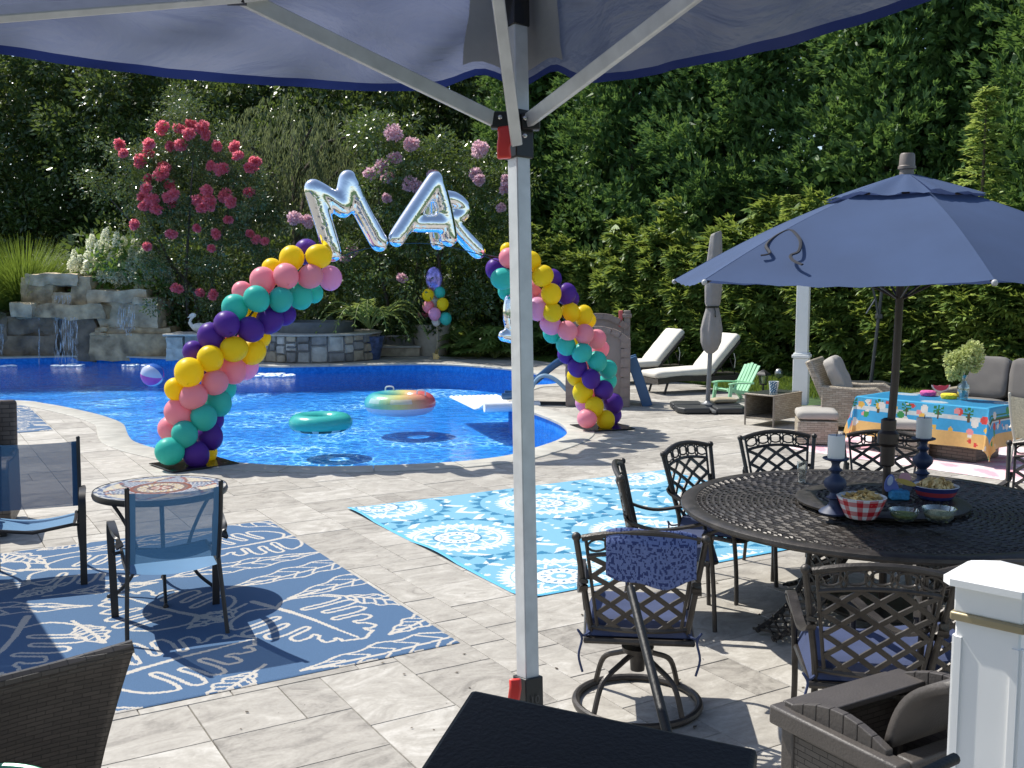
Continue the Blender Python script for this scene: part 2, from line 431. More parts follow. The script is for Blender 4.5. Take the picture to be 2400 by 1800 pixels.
paver_me = {}; singles = []; rest = MB(); ndone = 0
order = sorted(range(len(tiles)), key=lambda q: cen[q][1])
for q in order:
    if not inp[q]: continue
    i, j, a, b = tiles[q]
    sgn = -1 if inw[q] else 1
    if sgn * dmin[q] < -.4: continue
    z = rr.uniform(-.0012, .0012)
    if sgn * dmin[q] > .75 and ndone < 300 and abs(cen[q][0]) < .53 * cen[q][1] and cen[q][1] > 4.3:
        if (a, b) not in paver_me:
            vs, fs = tile_geo([(0, 0), (a * CELL, 0), (a * CELL, b * CELL), (0, b * CELL)], 0)
            me = bpy.data.meshes.new('paver'); me.from_pydata(vs, [], fs); me.materials.append(TRAV); paver_me[(a, b)] = me
        p = GU * (i * CELL) + GV * (j * CELL)
        put('paver', paver_me[(a, b)], patio, (p.x, p.y, z), (rr.uniform(-.0015, .0015), rr.uniform(-.0015, .0015), GA)); ndone += 1
        continue
    poly = [(GU * (x * CELL) + GV * (y * CELL)) for x, y in ((i, j), (i + a, j), (i + a, j + b), (i, j + b))]; poly = [(p.x, p.y) for p in poly]
    if sgn * dmin[q] < .75:
        for _ in range(2):
            cx = sum(p[0] for p in poly) / len(poly); cy = sum(p[1] for p in poly) / len(poly)
            dd = ((PA - (cx, cy)) ** 2).sum(1); h = int(dd.argmin()); n = NA[h]; qx, qy = PA[h]
            out = []
            for m in range(len(poly)):
                p0, p1 = poly[m], poly[(m + 1) % len(poly)]
                d0 = (p0[0] - qx) * n[0] + (p0[1] - qy) * n[1] - .22; d1 = (p1[0] - qx) * n[0] + (p1[1] - qy) * n[1] - .22
                if d0 >= 0: out.append(p0)
                if (d0 >= 0) != (d1 >= 0):
                    tt = d0 / (d0 - d1); out.append((p0[0] + (p1[0] - p0[0]) * tt, p0[1] + (p1[1] - p0[1]) * tt))
            poly = out
            if len(poly) < 3: break
        if len(poly) < 3: continue
    rest.add(*tile_geo(poly, z))
o = rest.build('far_pavers', TRAV, patio, smooth=False); tag(o, kind='stuff')

# coping
m_cop = MAT('coping_stone', (.40, .385, .34), .6, var=.16, vs=5, bump=.15, bs=25)
coping = tag(thing('pool_coping', None, None), kind='structure')
cum = [0]
for i in range(k): cum.append(cum[-1] + (POOL[(i + 1) % k] - POOL[i]).length)
tot = cum[-1]; npc = int(tot / .92)
def at_len(s):
    s = s % tot; lo = int(np.searchsorted(cum, s, 'right')) - 1; lo = min(lo, k - 1); f = (s - cum[lo]) / max(1e-9, cum[lo + 1] - cum[lo])
    p = POOL[lo].lerp(POOL[(lo + 1) % k], f); n = PN[lo].lerp(PN[(lo + 1) % k], f).normalized(); return p, n
for s in range(npc):
    a0 = tot * s / npc + .004; a1 = tot * (s + 1) / npc - .004; mb = MB(); vs = []; fs = []; sn = 6
    prof = [(.0, -.03), (.0, .004), (.012, .013), (CW - .008, .013), (CW, .006), (CW, -.02)]
    for e in range(sn + 1):
        p, n = at_len(a0 + (a1 - a0) * e / sn)
        for (d, z) in prof: vs.append(p + n * (d - .03) + Vector((0, 0, z)))
    pr = len(prof)
    for e in range(sn):
        for q in range(pr - 1): fs.append((e * pr + q, e * pr + q + 1, (e + 1) * pr + q + 1, (e + 1) * pr + q))
        fs.append((e * pr + pr - 1, e * pr, (e + 1) * pr, (e + 1) * pr + pr - 1))
    fs += [tuple(range(pr)), tuple(sn * pr + q for q in range(pr))[::-1]]
    mb.add(vs, fs); mb.build('coping_stone', m_cop, coping)

# pool shell, blue vinyl liner with caustic light lines painted into the floor colour
def m_liner():
    m, t = newmat('blue_liner'); b = N(t, 'ShaderNodeBsdfPrincipled'); b.inputs['Roughness'].default_value = .6; b.inputs['Specular IOR Level'].default_value = .1
    g = N(t, 'ShaderNodeNewGeometry')
    mp = N(t, 'ShaderNodeMapping'); mp.inputs['Scale'].default_value = (1, 1, 1); L(t, g, 'Position', mp, 0)
    nz = N(t, 'ShaderNodeTexNoise'); nz.inputs['Scale'].default_value = 2.6; nz.inputs['Detail'].default_value = 4; nz.inputs['Distortion'].default_value = .6; L(t, mp, 0, nz, 'Vector')
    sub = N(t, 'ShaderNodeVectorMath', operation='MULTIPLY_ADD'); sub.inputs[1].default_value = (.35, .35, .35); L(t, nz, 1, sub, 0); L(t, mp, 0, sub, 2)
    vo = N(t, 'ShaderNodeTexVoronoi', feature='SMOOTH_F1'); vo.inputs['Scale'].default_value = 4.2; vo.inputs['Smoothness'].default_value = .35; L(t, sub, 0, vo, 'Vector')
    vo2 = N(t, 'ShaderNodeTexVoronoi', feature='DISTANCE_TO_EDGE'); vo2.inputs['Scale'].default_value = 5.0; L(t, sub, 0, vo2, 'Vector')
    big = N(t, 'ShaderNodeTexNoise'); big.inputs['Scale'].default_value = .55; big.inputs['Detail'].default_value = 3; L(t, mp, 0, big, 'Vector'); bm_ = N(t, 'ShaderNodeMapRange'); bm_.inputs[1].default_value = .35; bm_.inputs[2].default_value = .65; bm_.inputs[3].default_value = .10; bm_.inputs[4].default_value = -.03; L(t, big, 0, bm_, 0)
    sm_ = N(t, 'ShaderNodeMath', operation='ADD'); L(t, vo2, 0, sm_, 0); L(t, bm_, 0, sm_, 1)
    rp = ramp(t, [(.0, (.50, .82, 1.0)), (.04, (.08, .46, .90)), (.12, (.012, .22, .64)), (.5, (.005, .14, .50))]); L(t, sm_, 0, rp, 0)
    sz = N(t, 'ShaderNodeSeparateXYZ'); L(t, g, 'Normal', sz, 0); ab = N(t, 'ShaderNodeMath', operation='LESS_THAN'); ab.inputs[1].default_value = .5; aa = N(t, 'ShaderNodeMath', operation='ABSOLUTE'); L(t, sz, 2, aa, 0); L(t, aa, 0, ab, 0)
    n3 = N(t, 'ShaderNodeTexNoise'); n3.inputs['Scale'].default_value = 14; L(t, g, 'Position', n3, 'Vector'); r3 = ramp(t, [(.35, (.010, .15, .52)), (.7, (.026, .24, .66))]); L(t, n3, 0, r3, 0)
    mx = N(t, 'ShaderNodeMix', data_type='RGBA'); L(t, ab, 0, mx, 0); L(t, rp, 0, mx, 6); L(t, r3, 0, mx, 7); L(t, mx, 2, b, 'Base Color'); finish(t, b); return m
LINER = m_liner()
mb = MB(); FL = -.60; wall = [p for p in POOL]
from mathutils.geometry import delaunay_2d_cdt
def depth_at(x, y):
    s = min(1, max(0, (-x - 4.0) / 6.0)); s2 = min(1, max(0, (y - 17.0) / 5.0)); f = s * s2; f = f * f * (3 - 2 * f); return FL - .22 * f
gx = np.arange(-21, 3, .7); gy = np.arange(10.5, 29, .7); GX, GY = np.meshgrid(gx, gy); gi = inpoly(GX, GY, [tuple(p) for p in PA]) ; gp = [(x, y) for x, y in zip(GX[gi], GY[gi]) if ((PA - (x, y)) ** 2).sum(1).min() > .09]
cv2 = [Vector((p.x, p.y)) for p in wall] + [Vector(q) for q in gp]
res = delaunay_2d_cdt(cv2, [(i, (i + 1) % k) for i in range(k)], [], 1, 1e-4)
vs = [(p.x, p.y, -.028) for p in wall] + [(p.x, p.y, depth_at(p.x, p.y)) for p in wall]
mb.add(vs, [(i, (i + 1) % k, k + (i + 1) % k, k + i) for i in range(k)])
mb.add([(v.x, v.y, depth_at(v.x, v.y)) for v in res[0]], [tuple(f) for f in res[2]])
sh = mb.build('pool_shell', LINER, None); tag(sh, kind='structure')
# sunny shelf on the near side and lobe
def m_water():
    m, t = newmat('pool_water'); g = N(t, 'ShaderNodeNewGeometry')
    sp = N(t, 'ShaderNodeSeparateXYZ'); L(t, g, 'True Normal', sp, 0)
    tp = N(t, 'ShaderNodeMath', operation='GREATER_THAN'); tp.inputs[1].default_value = .5; L(t, sp, 2, tp, 0)
    mp = N(t, 'ShaderNodeMapping'); mp.inputs['Scale'].default_value = (1.0, 1.5, 1); mp.inputs['Rotation'].default_value = (0, 0, .5); L(t, g, 'Position', mp, 0)
    n1 = N(t, 'ShaderNodeTexNoise'); n1.inputs['Scale'].default_value = 3.2; n1.inputs['Detail'].default_value = 5; n1.inputs['Roughness'].default_value = .55; n1.inputs['Distortion'].default_value = .8; L(t, mp, 0, n1, 'Vector')
    bp = N(t, 'ShaderNodeBump'); bp.inputs['Strength'].default_value = .8; bp.inputs['Distance'].default_value = .13; L(t, n1, 0, bp, 'Height')
    fr = N(t, 'ShaderNodeFresnel'); fr.inputs[0].default_value = 1.33; L(t, bp, 0, fr, 'Normal')
    nb = N(t, 'ShaderNodeMath', operation='SUBTRACT'); nb.inputs[0].default_value = 1; L(t, g, 'Backfacing', nb, 1)
    m0 = N(t, 'ShaderNodeMath', operation='MULTIPLY'); L(t, nb, 0, m0, 0); L(t, tp, 0, m0, 1)
    mu = N(t, 'ShaderNodeMath', operation='MULTIPLY'); L(t, fr, 0, mu, 0); L(t, m0, 0, mu, 1)
    tr = N(t, 'ShaderNodeBsdfTransparent'); gl = N(t, 'ShaderNodeBsdfGlossy'); gl.inputs['Roughness'].default_value = .04; L(t, bp, 0, gl, 'Normal')
    mx = N(t, 'ShaderNodeMixShader'); L(t, mu, 0, mx, 0); L(t, tr, 0, mx, 1); L(t, gl, 0, mx, 2)
    va = N(t, 'ShaderNodeVolumeAbsorption'); va.inputs[0].default_value = (.18, .58, .95, 1); va.inputs[1].default_value = .05
    o = N(t, 'ShaderNodeOutputMaterial'); L(t, mx, 0, o, 0); L(t, va, 0, o, 1); return m
WATER = m_water(); WZ = -.17
ins = [(p.x - n.x * .004, p.y - n.y * .004) for p, n in zip(POOL, PN)]
mb = MB(); mb.prism(ins, FL - 1.3, WZ); wo_ = mb.build('pool_water', WATER, None, smooth=False); tag(wo_, kind='structure')

# raised deck under the photographer
deck_o = tag(thing('deck', None, None), kind='structure'); m_deck = MAT('deck_board', (.30, .29, .28), .6, var=.15, vs=4, bump=.1)
for b in range(24):
    p0 = Vector((0, 2.13, .535)) - GV * (.142 * b + .07); mbx = MB(); mbx.M = Matrix.Translation(p0) @ Matrix.Rotation(GA, 4, 'Z'); mbx.box((0, 0, 0), (9, .136, .03)); mbx.build('deck_board', m_deck, deck_o, bevel=.004)
mbx = MB(); mbx.M = Matrix.Translation(Vector((0, 2.11, .26)) - GV * 1.7) @ Matrix.Rotation(GA, 4, 'Z'); mbx.box((0, 0, 0), (8.9, 3.35, .515)); mbx.build('deck_skirt', MAT('deck_skirt', (.62, .62, .6), .6), deck_o)

# ---------------------------------------------------------------- printed rugs (colour per cell)
class Ras:
    def __init__(s, w, h, res):
        s.w, s.h, s.res = w, h, res; s.nu = int(w / res); s.nv = int(h / res)
        s.x = (np.arange(s.nu) + .5) * w / s.nu; s.y = (np.arange(s.nv) + .5) * h / s.nv
        s.m = np.zeros((s.nv, s.nu), np.float32)
    def stroke(s, pts, wd, wd2=None):
        n = len(pts)
        for i in range(n - 1):
            (ax, ay), (bx, by) = pts[i], pts[i + 1]; ww = wd if wd2 is None else wd + (wd2 - wd) * i / max(1, n - 2)
            x0, x1 = min(ax, bx) - ww, max(ax, bx) + ww; y0, y1 = min(ay, by) - ww, max(ay, by) + ww
            i0, i1 = np.searchsorted(s.x, (x0, x1)); j0, j1 = np.searchsorted(s.y, (y0, y1))
            if i1 <= i0 or j1 <= j0: continue
            X, Y = np.meshgrid(s.x[i0:i1], s.y[j0:j1]); dx, dy = bx - ax, by - ay; l2 = dx * dx + dy * dy + 1e-12
            t = np.clip(((X - ax) * dx + (Y - ay) * dy) / l2, 0, 1); d = np.hypot(X - ax - t * dx, Y - ay - t * dy)
            s.m[j0:j1, i0:i1] = np.maximum(s.m[j0:j1, i0:i1], (d < ww / 2).astype(np.float32))
def rot2(p, a, c, s=1.): return (c[0] + s * (p[0] * math.cos(a) - p[1] * math.sin(a)), c[1] + s * (p[0] * math.sin(a) + p[1] * math.cos(a)))
def monstera(ra, c, a, sz, rd):
    lw = .024
    for sd in (1, -1):
        pp = [(.02, sd * .02), (-.06, sd * .16), (.02, sd * .36)]
        for q in range(5):
            t = .10 + .165 * q; wq = (.46, .48, .42, .33, .22)[q]
            pp += [(t + .02, sd * wq * .96), (t + .10, sd * wq), (t + .115, sd * wq * .72), (t + .085, sd * (.13 + .05 * (q % 2))), (t + .135, sd * (.12 + .05 * (q % 2))), (t + .165, sd * wq * .6)]
        pp += [(.93, sd * .12), (1.0, 0)]
        pv = catmull([Vector((x, y, 0)) for x, y in pp], 4, False); ra.stroke([rot2((p.x, p.y), a, c, sz) for p in pv], lw)
    ra.stroke([rot2((x, .02 * math.sin(5 * x)), a, c, sz) for x in (-.22, -.05, .2, .45, .7, .95)], lw * 2.0, lw * .8)
def longleaf(ra, c, a, sz, rd, wid=.15):
    lw = .020; f = lambda t: wid * math.sin(math.pi * t ** .8) * (1 + .18 * math.sin(t * 26))
    for sd in (1, -1):
        ra.stroke([rot2((t / 24, sd * f(t / 24)), a, c, sz) for t in range(25)], lw)
        for v in range(6):
            t0 = .1 + v * .135; ra.stroke([rot2(p, a, c, sz) for p in ((t0, 0), (t0 + .09, sd * f(min(1, t0 + .09)) * .85))], lw * .8)
    ra.stroke([rot2((x, .03 * math.sin(3 * x)), a, c, sz) for x in (-.3, 0, .3, .6, 1.)], lw * 1.2)
def leaf_rug_cells(w, h, res, seed):
    ra = Ras(w, h, res); rd = random.Random(seed); used = []
    def free(cs, pad=.02): return all(math.hypot(x - u, y - v) > (r_ + q) * .93 + pad for x, y, r_ in cs for u, v, q in used)
    # (x across from the pool-side corner, y toward the deck, direction, size)
    for (x, y, a, sz) in [(.60, 2.72, 1.9, .88), (.42, .72, .2, .78), (1.55, .85, 2.6, .82), (1.45, 2.95, 3.4, .85), (2.3, 2.3, 1.2, .9), (2.35, .45, .6, .7), (1.35, 1.95, 5.2, .84)]:
        monstera(ra, rot2((-.45 * sz, 0), a, (x, y)), a, sz, rd); used.append((x, y, .45 * sz))
    for sz, wd_, tries in ((1.15, .11, 500), (.95, .12, 700), (.75, .13, 900), (.55, .17, 1500), (.4, .22, 2500), (.3, .24, 2500)):
        for _ in range(tries):
            x, y, a = rd.uniform(0, w), rd.uniform(0, h), rd.choice((.3, .35, 1.9, 3.4, 2.6)) + rd.uniform(-.4, .4)
            cs = [rot2((q * sz, 0), a, (x, y)) + (wd_ * sz * 1.15,) for q in (-.42, -.21, 0, .21, .42)]
            if free(cs): longleaf(ra, rot2((-.5 * sz, 0), a, (x, y)), a, sz, rd, wd_); used += cs
    b = np.array((.062, .122, .222)); l = np.array((.46, .43, .385))
    return ra, b + (l - b) * ra.m[..., None]
def rug(name, label, Q, e1, w, e2, h, ra, colr, th, mat, curl=None, cat='rug', group=None):
    nu, nv = ra.nu, ra.nv; U, V = np.meshgrid(np.linspace(0, w, nu + 1), np.linspace(0, h, nv + 1))
    X = e1.x * U + e2.x * V; Y = e1.y * U + e2.y * V; Z = np.full_like(X, th)
    if curl is not None: Z = Z + curl(U, V)
    ed = np.minimum(np.minimum(U, w - U), np.minimum(V, h - V)); Z = np.where(ed < 1e-6, np.maximum(Z - th, .0015), Z)
    me = gridmesh(name, np.stack([X, Y, Z], -1), nu, nv, mat); colmesh(me, colr.reshape(-1, 3))
    return tag(put(name, me, None, (Q.x, Q.y, .002)), label, cat, group)
m_rug = MATTR('flatweave_print', .92, .5, 180, .22)
Q = P(632, 1221); ra1, c1 = leaf_rug_cells(2.75, 3.52, .0085, 5)
rug('patio_rug', 'blue leaf print rug under the mosaic table and blue sling chairs', Q, -GU, 2.75, -GV, 3.52, ra1, c1, .006, m_rug)
ra2, c2 = leaf_rug_cells(2.6, 3.4, .02, 9)
rug('patio_rug', 'blue leaf print rug lying beside the curved pool edge behind the wicker armchair', P(62, 949), -GU, 2.6, -GV, 3.4, ra2, c2, .006, m_rug)
# light blue mandala mat
A_ = P(813, 1194); ra3 = Ras(3.72, 3.10, .0105); X, Y = np.meshgrid(ra3.x, ra3.y)
base = np.array((.165, .38, .51)); wht = np.array((.60, .64, .65)); drk = np.array((.025, .17, .31)); C = np.tile(base, (ra3.nv, ra3.nu, 1))
def setc(mask, c): C[mask] = c
cents = [(.25, .12)]
for i in range(-2, 5):
    for j in range(-2, 5): cents.append((.25 + i * 1.42 + j * .12, .12 + j * 1.34 + (i % 2) * .62))
cents = cents[1:]
DX = np.stack([X - c[0] for c in cents]); DY = np.stack([Y - c[1] for c in cents]); D = np.hypot(DX, DY); ix = D.argmin(0)
r = np.take_along_axis(D, ix[None], 0)[0]; th = np.arctan2(np.take_along_axis(DY, ix[None], 0)[0], np.take_along_axis(DX, ix[None], 0)[0])
saw = lambda n, ph=0: np.abs(((th / (2 * np.pi) * n + ph) % 1) - .5) * 2
# chevrons between the medallions
chx = (X * 3.2 + .5 * np.abs(((Y * 3.1) % 1) - .5) * 2) % 1; setc((chx < .24) & (np.abs(((Y * 3.1) % 1) - .5) > .10) & (((X * 1.6) % 1) < .80), wht); setc(np.hypot(((X * 3.4 + .3) % 1) - .5, ((Y * 3.4) % 1) - .5) < .09, wht)
setc((r > .60) & (r < .70) & (saw(26) > (r - .60) / .10), drk)
setc(r < .50, base); setc((r > .40) & (r < .47) & (saw(40) > (r - .40) / .07), wht); setc((r > .355) & (r <= .40), wht)
setc((r > .355) & (r <= .365), base)
setc((r > .20) & (r < .355) & (np.abs(saw(10) - (r - .20) / .155) < .16), wht); setc((r > .26) & (r < .30) & (saw(10, .5) < .22), wht)
setc((r > .33) & (r < .355) , wht); setc(r < .20, wht); setc((r > .185) & (r < .20), drk); setc((r > .11) & (r < .15) & (saw(14) < .3), drk); setc(r < .075, base); setc(r < .035, wht)
setc((X < .03) | (X > 3.69) | (Y < .03) | (Y > 3.07), np.array((.10, .40, .64)))
crl = lambda U, V: .018 * np.exp(-(U / .10) ** 2) * np.maximum(0, np.sin(V * 4.1 + .6)) + .004 * np.sin(U * 5 + 1) * np.sin(V * 4) + .004
rug('patio_mat', 'light blue woven mat with white mandala medallions beside the dining table', A_, GU, 3.72, -GV, 3.10, ra3, C, .004, MATTR('woven_mat', .6, .4, 300, .10), crl, 'mat')
# pink mat under the beach table
ra4 = Ras(3.3, 2.3, .03); X4, Y4 = np.meshgrid(ra4.x, ra4.y); pk = np.tile(np.array((.70, .50, .52)), (ra4.nv, ra4.nu, 1))
nz4 = np.sin(X4 * 9 + 2 * np.sin(Y4 * 5)) * np.sin(Y4 * 8 + 1.5 * np.sin(X4 * 6)); pk[nz4 > .25] = (.78, .70, .70); pk[nz4 < -.55] = (.66, .34, .40)
LT = Vector((.65, -.76, 0)); LS = Vector((-.76, -.65, 0))
rug('patio_rug', 'faded pink patterned rug under the beach print tablecloth table', Vector((4.55, 13.9, 0)) + LT * .2 - LS * .6, LT, 3.3, LS, 2.3, ra4, pk, .006, MATTR('pink_rug', .9, .3, 120, .12))

# dry leaf bits and specks lying on the paving
gd = np.random.default_rng(17); nb_ = 90; dY = 4.6 + gd.random(nb_) ** 1.6 * 9; dX = (gd.random(nb_) - .5) * dY * .95; okd = ~inpoly(dX, dY, rim_out); dC = np.stack([dX, dY, np.full(nb_, .006)], 1)[okd]; nb_ = len(dC)
da = gd.random(nb_) * 6.28; dD = np.stack([np.cos(da), np.sin(da), gd.normal(size=nb_) * .15], 1); dN = np.tile((0, 0, 1.), (nb_, 1)); dl = .012 + .022 * gd.random(nb_); dS = np.stack([-np.sin(da), np.cos(da), np.zeros(nb_)], 1)
dV = np.stack([dC, dC + dD * dl[:, None] * .5 + dS * dl[:, None] * .3, dC + dD * dl[:, None], dC + dD * dl[:, None] * .5 - dS * dl[:, None] * .3], 1).reshape(-1, 3)
dbm = quadmesh('leaf_litter', dV, nb_, MAT('dry_leaf', (.07, .05, .03), .9, var=.4)); tag(put('leaf_litter', dbm), 'scattered tiny dry leaf bits lying on the paving', 'leaf litter', kind='stuff')
# ================================================================ VEGETATION
def unit(n, g=rng):
    v = g.normal(size=(n, 3)); return v / np.linalg.norm(v, axis=1, keepdims=True)
def nrm(v): return v / (np.linalg.norm(v, axis=1, keepdims=True) + 1e-9)
def leafquads(C, D, Nn, Ln, Wd):
    D = nrm(D); S = nrm(np.cross(D, Nn)); Nn = np.cross(S, D)
    Ln = np.broadcast_to(np.asarray(Ln, float), (len(C),))[:, None]; Wd = np.broadcast_to(np.asarray(Wd, float), (len(C),))[:, None]
    a = C; b = C + D * Ln * .42 + S * Wd * .5 + Nn * Wd * .12; c = C + D * Ln; d = C + D * Ln * .42 - S * Wd * .5 + Nn * Wd * .12
    return np.stack([a, b, c, d], 1).reshape(-1, 3)
def leafobj(name, parts, mat, parent, kind=None):
    V = np.concatenate(parts); me = quadmesh(name, V, len(V) // 4, mat); o = put(name, me, parent)
    if kind: o['kind'] = kind
    return o
def clumps(cs, rad, per, ln, wd, up=.35, out=.8, shell=.55, droop=0., g=rng):
    cs = np.asarray(cs, float); n = len(cs); rad = np.broadcast_to(np.asarray(rad, float), (n,))
    idx = np.repeat(np.arange(n), per); k = len(idx); u = unit(k, g); rr_ = (shell + (1 - shell) * g.random(k)) * rad[idx]
    C = cs[idx] + u * rr_[:, None] * np.array((1, 1, .85)); D = u * out + unit(k, g) * .6 + np.array((0, 0, -droop))
    Nn = unit(k, g) * .8 + u * .3 + np.array((0, 0, up))
    return leafquads(C, D, Nn, ln * (.6 + .8 * g.random(k)), wd * (.6 + .8 * g.random(k)))
def sprays(C, D, ln, wd, fan=5, up=.7, g=rng):
    # feathery sprays: a fan of narrow leaflets
    out = []; D = nrm(D); n = len(C); Nn = nrm(unit(n, g) * .45 + np.array((0, 0, up)) + D * .2); S = nrm(np.cross(D, Nn))
    L0 = ln * (.7 + .6 * g.random(n))
    for f in range(fan):
        a = (f - (fan - 1) / 2) / fan * 1.5; st = (.0 if f % 2 else .25)
        Df = nrm(D * math.cos(a) + S * math.sin(a)); out.append(leafquads(C + D * (L0 * st * .6)[:, None], Df, Nn + unit(n, g) * .25, L0 * (.75 - .2 * abs(a)), wd))
    return np.concatenate(out)
m_bark = MAT('bark', (.09, .07, .05), .9, var=.35, vs=8, bump=.8, bs=30)
m_barkp = MAT('pale_bark', (.24, .19, .14), .8, var=.35, vs=8, bump=.4, bs=20)
def trunk(parent, segs, mat=m_bark, n=8):
    mb = MB()
    for pts, rs in segs: mb.tube(pts, rs, n)
    return mb.build('trunk', mat, parent)

L_arb = MLEAF('arborvitae_leaf', [(.026, .066, .020), (.065, .140, .040), (.135, .24, .072), (.21, .33, .12)], .5, .32, (.17, .28, .06), .35, 1.1)
L_hem = MLEAF('hemlock_leaf', [(.025, .06, .017), (.08, .15, .036), (.19, .28, .07), (.36, .45, .14)], .42, .36, (.32, .40, .07), .4, 1.4)
L_dark = MLEAF('dark_leaf', [(.018, .042, .014), (.042, .084, .026), (.085, .135, .042), (.14, .19, .07)], .33, .30, (.18, .25, .05), .6, .8)
L_crape = MLEAF('crape_leaf', [(.035, .07, .025), (.075, .13, .045), (.15, .195, .08), (.22, .19, .09)], .25, .32, (.12, .16, .03), .7, 1.2)
L_pinkc = MLEAF('pale_crape_leaf', [(.025, .055, .014), (.055, .10, .025), (.10, .15, .045), (.16, .19, .08)], .3, .3, (.16, .22, .04), .7, 1.2)
L_will = MLEAF('willow_leaf', [(.035, .055, .022), (.075, .105, .042), (.16, .19, .095)], .4, .42, (.22, .26, .11), .5, .7)
L_light = MLEAF('fresh_fir_leaf', [(.15, .25, .06), (.27, .38, .10), (.40, .49, .18)], .45, .45, (.42, .50, .12), .4, 2)
L_grass = MLEAF('grass_blade', [(.03, .07, .012), (.075, .14, .022), (.14, .20, .04)], .5, .4, (.22, .30, .04), .4, 1.5)

# --- tall arborvitae behind the hedge
HA = Vector((.63, 30, 0)); HD = Vector((.64, -.77, 0)).normalized(); HN = Vector((HD.y, -HD.x, 0)) * -1   # away from camera
if HN.y < 0: HN = -HN
def arborvitae(base, h, rad, seed, label, nclump=210, grp=None, cat='tree', mat=L_arb):
    g = np.random.default_rng(seed); t = thing('arborvitae_tree', label, cat, (base.x, base.y, -.07), 0, grp)
    zz = g.random(nclump) ** .85; ang = g.random(nclump) * 6.283
    prof = rad * np.clip((1 - zz) ** .38 * (.6 + .4 * np.minimum(1, zz * 6)), .08, 1)
    prof *= (.70 + .55 * g.random(nclump)) * (1 + .18 * np.sin(ang * 3 + zz * 9 + seed))
    cs = np.stack([np.cos(ang) * prof, np.sin(ang) * prof, .25 + zz * (h - .3)], 1)
    # sprays pointing out and up on every clump
    per = 31; idx = np.repeat(np.arange(nclump), per); k = len(idx); u = unit(k, g); rad_c = (.32 + .55 * g.random(nclump))[idx]
    outd = np.stack([np.cos(ang), np.sin(ang), np.zeros(nclump)], 1)[idx]
    C = cs[idx] + u * (rad_c * (.5 + .5 * g.random(k)))[:, None]; Dv = outd * .8 + u * .75 + np.array((0, 0, .75))
    V = [sprays(C, Dv, .27, .062, 5, .45, g)]
    inner = cs * np.array((.6, .6, 1.)); V.append(clumps(inner, .6, 44, .29, .15, .2, .5, .2, 0, g))
    leafobj('crown', V, mat, t); trunk(t, [([(0, 0, 0), (.03, 0, h * .5), (0, 0, h * .93)], [.16, .09, .02])])
    return t
rt = random.Random(4)
lab = 'tall dense arborvitae rising behind the clipped evergreen hedge'
for i in range(11):
    b = HA + HD * (-3.0 + i * 2.05 + rt.uniform(-.3, .3)) + HN * (2.6 + (i % 2) * 1.3)
    arborvitae(b, rt.uniform(11.0, 13.0) * (1.0 if i < 7 else .80), rt.uniform(1.9, 2.4), 40 + i, lab, 230, 'tall arborvitae trees behind the hedge')
# --- lower hemlock hedge
def hemlock(base, h, wd, seed):
    g = np.random.default_rng(seed); t = thing('hedge_shrub', 'feathery sunlit evergreen shrub in the hedge along the lawn', 'hedge', (base.x, base.y, -.07), 0, 'evergreen shrubs of the hedge along the lawn')
    n = 2700; sx = (g.random(n) - .5) * wd * 1.15; hl = h * (.86 + .12 * np.sin(sx * 3.1 + seed) + .10 * np.sin(sx * 7.7 + 2.3 * seed)); z = .12 + g.random(n) ** .9 * hl; fr = g.random(n)
    dep = -.45 - .35 * np.sin(z / h * 3.0) - .30 * np.sin(sx * 5 + z * 4.3 + seed) * np.sin(z * 3.1 + seed * 1.7) + .6 * (fr ** 2)
    top = z > h * .9; dep = np.where(top, dep + g.random(n) * .6, dep)
    hd = np.array(HD); hn = np.array(HN); C = sx[:, None] * hd + dep[:, None] * hn + z[:, None] * np.array((0, 0, 1.))
    Dv = -hn * .75 + unit(n, g) * .55 + np.array((0, 0, -.05))
    V = [sprays(C, Dv, .38, .085, 5, 1.0, g)]
    n2 = 4200; C2 = ((g.random(n2) - .5) * wd * 1.2)[:, None] * hd + (-.1 + g.random(n2) * .9)[:, None] * hn + (.1 + g.random(n2) * h * .86)[:, None] * np.array((0, 0, 1.))
    V.append(leafquads(C2, unit(n2, g), unit(n2, g), .28, .13))
    leafobj('crown', V, L_hem, t); trunk(t, [([(0, 0, 0), (0, 0, h * .6), (0, 0, h * .9)], [.08, .05, .02])])
for i in range(13):
    b = HA + HD * (-.3 + i * 1.62); hemlock(b, 3.0 + rt.uniform(-.7, .9), 1.75, 90 + i)
# fresh green fir in front of the arborvitae on the right
def fir(base, h, rad, seed, label):
    g = np.random.default_rng(seed); t = thing('young_fir_tree', label, 'tree', (base.x, base.y, -.07))
    Cs = []; Ds = []
    for lv in range(26):
        z = h * (.12 + .88 * lv / 26); r_ = (rad * (1 - lv / 26) + .03) * (.75 + .5 * g.random())
        for q in range(11):
            a = q / 11 * 6.283 + lv * .7 + g.normal() * .15
            for e in range(5):
                f = (e + 1) / 5; Cs.append((math.cos(a) * r_ * f, math.sin(a) * r_ * f, z - .25 * r_ * f + .05 * g.random())); Ds.append((math.cos(a), math.sin(a), -.15))
    C = np.array(Cs); leafobj('crown', [sprays(C + unit(len(C), g) * .05, np.array(Ds) + unit(len(C), g) * .3 + np.array((0, 0, .1)), .20, .045, 5, 1.0, g)], L_light, t)
    trunk(t, [([(0, 0, 0), (0, 0, h * .95)], [.07, .012])])
pf = PY(2300, 500, 19.5); fir(Vector((pf.x, pf.y, 0)), 5.8, 1.15, 5, 'pale fresh green fir standing out against the dark arborvitae')
pf = PY(1850, 560, 23.2); fir(Vector((pf.x, pf.y, 0)), 4.1, .7, 6, 'small pale green fir tip poking above the clipped hedge')

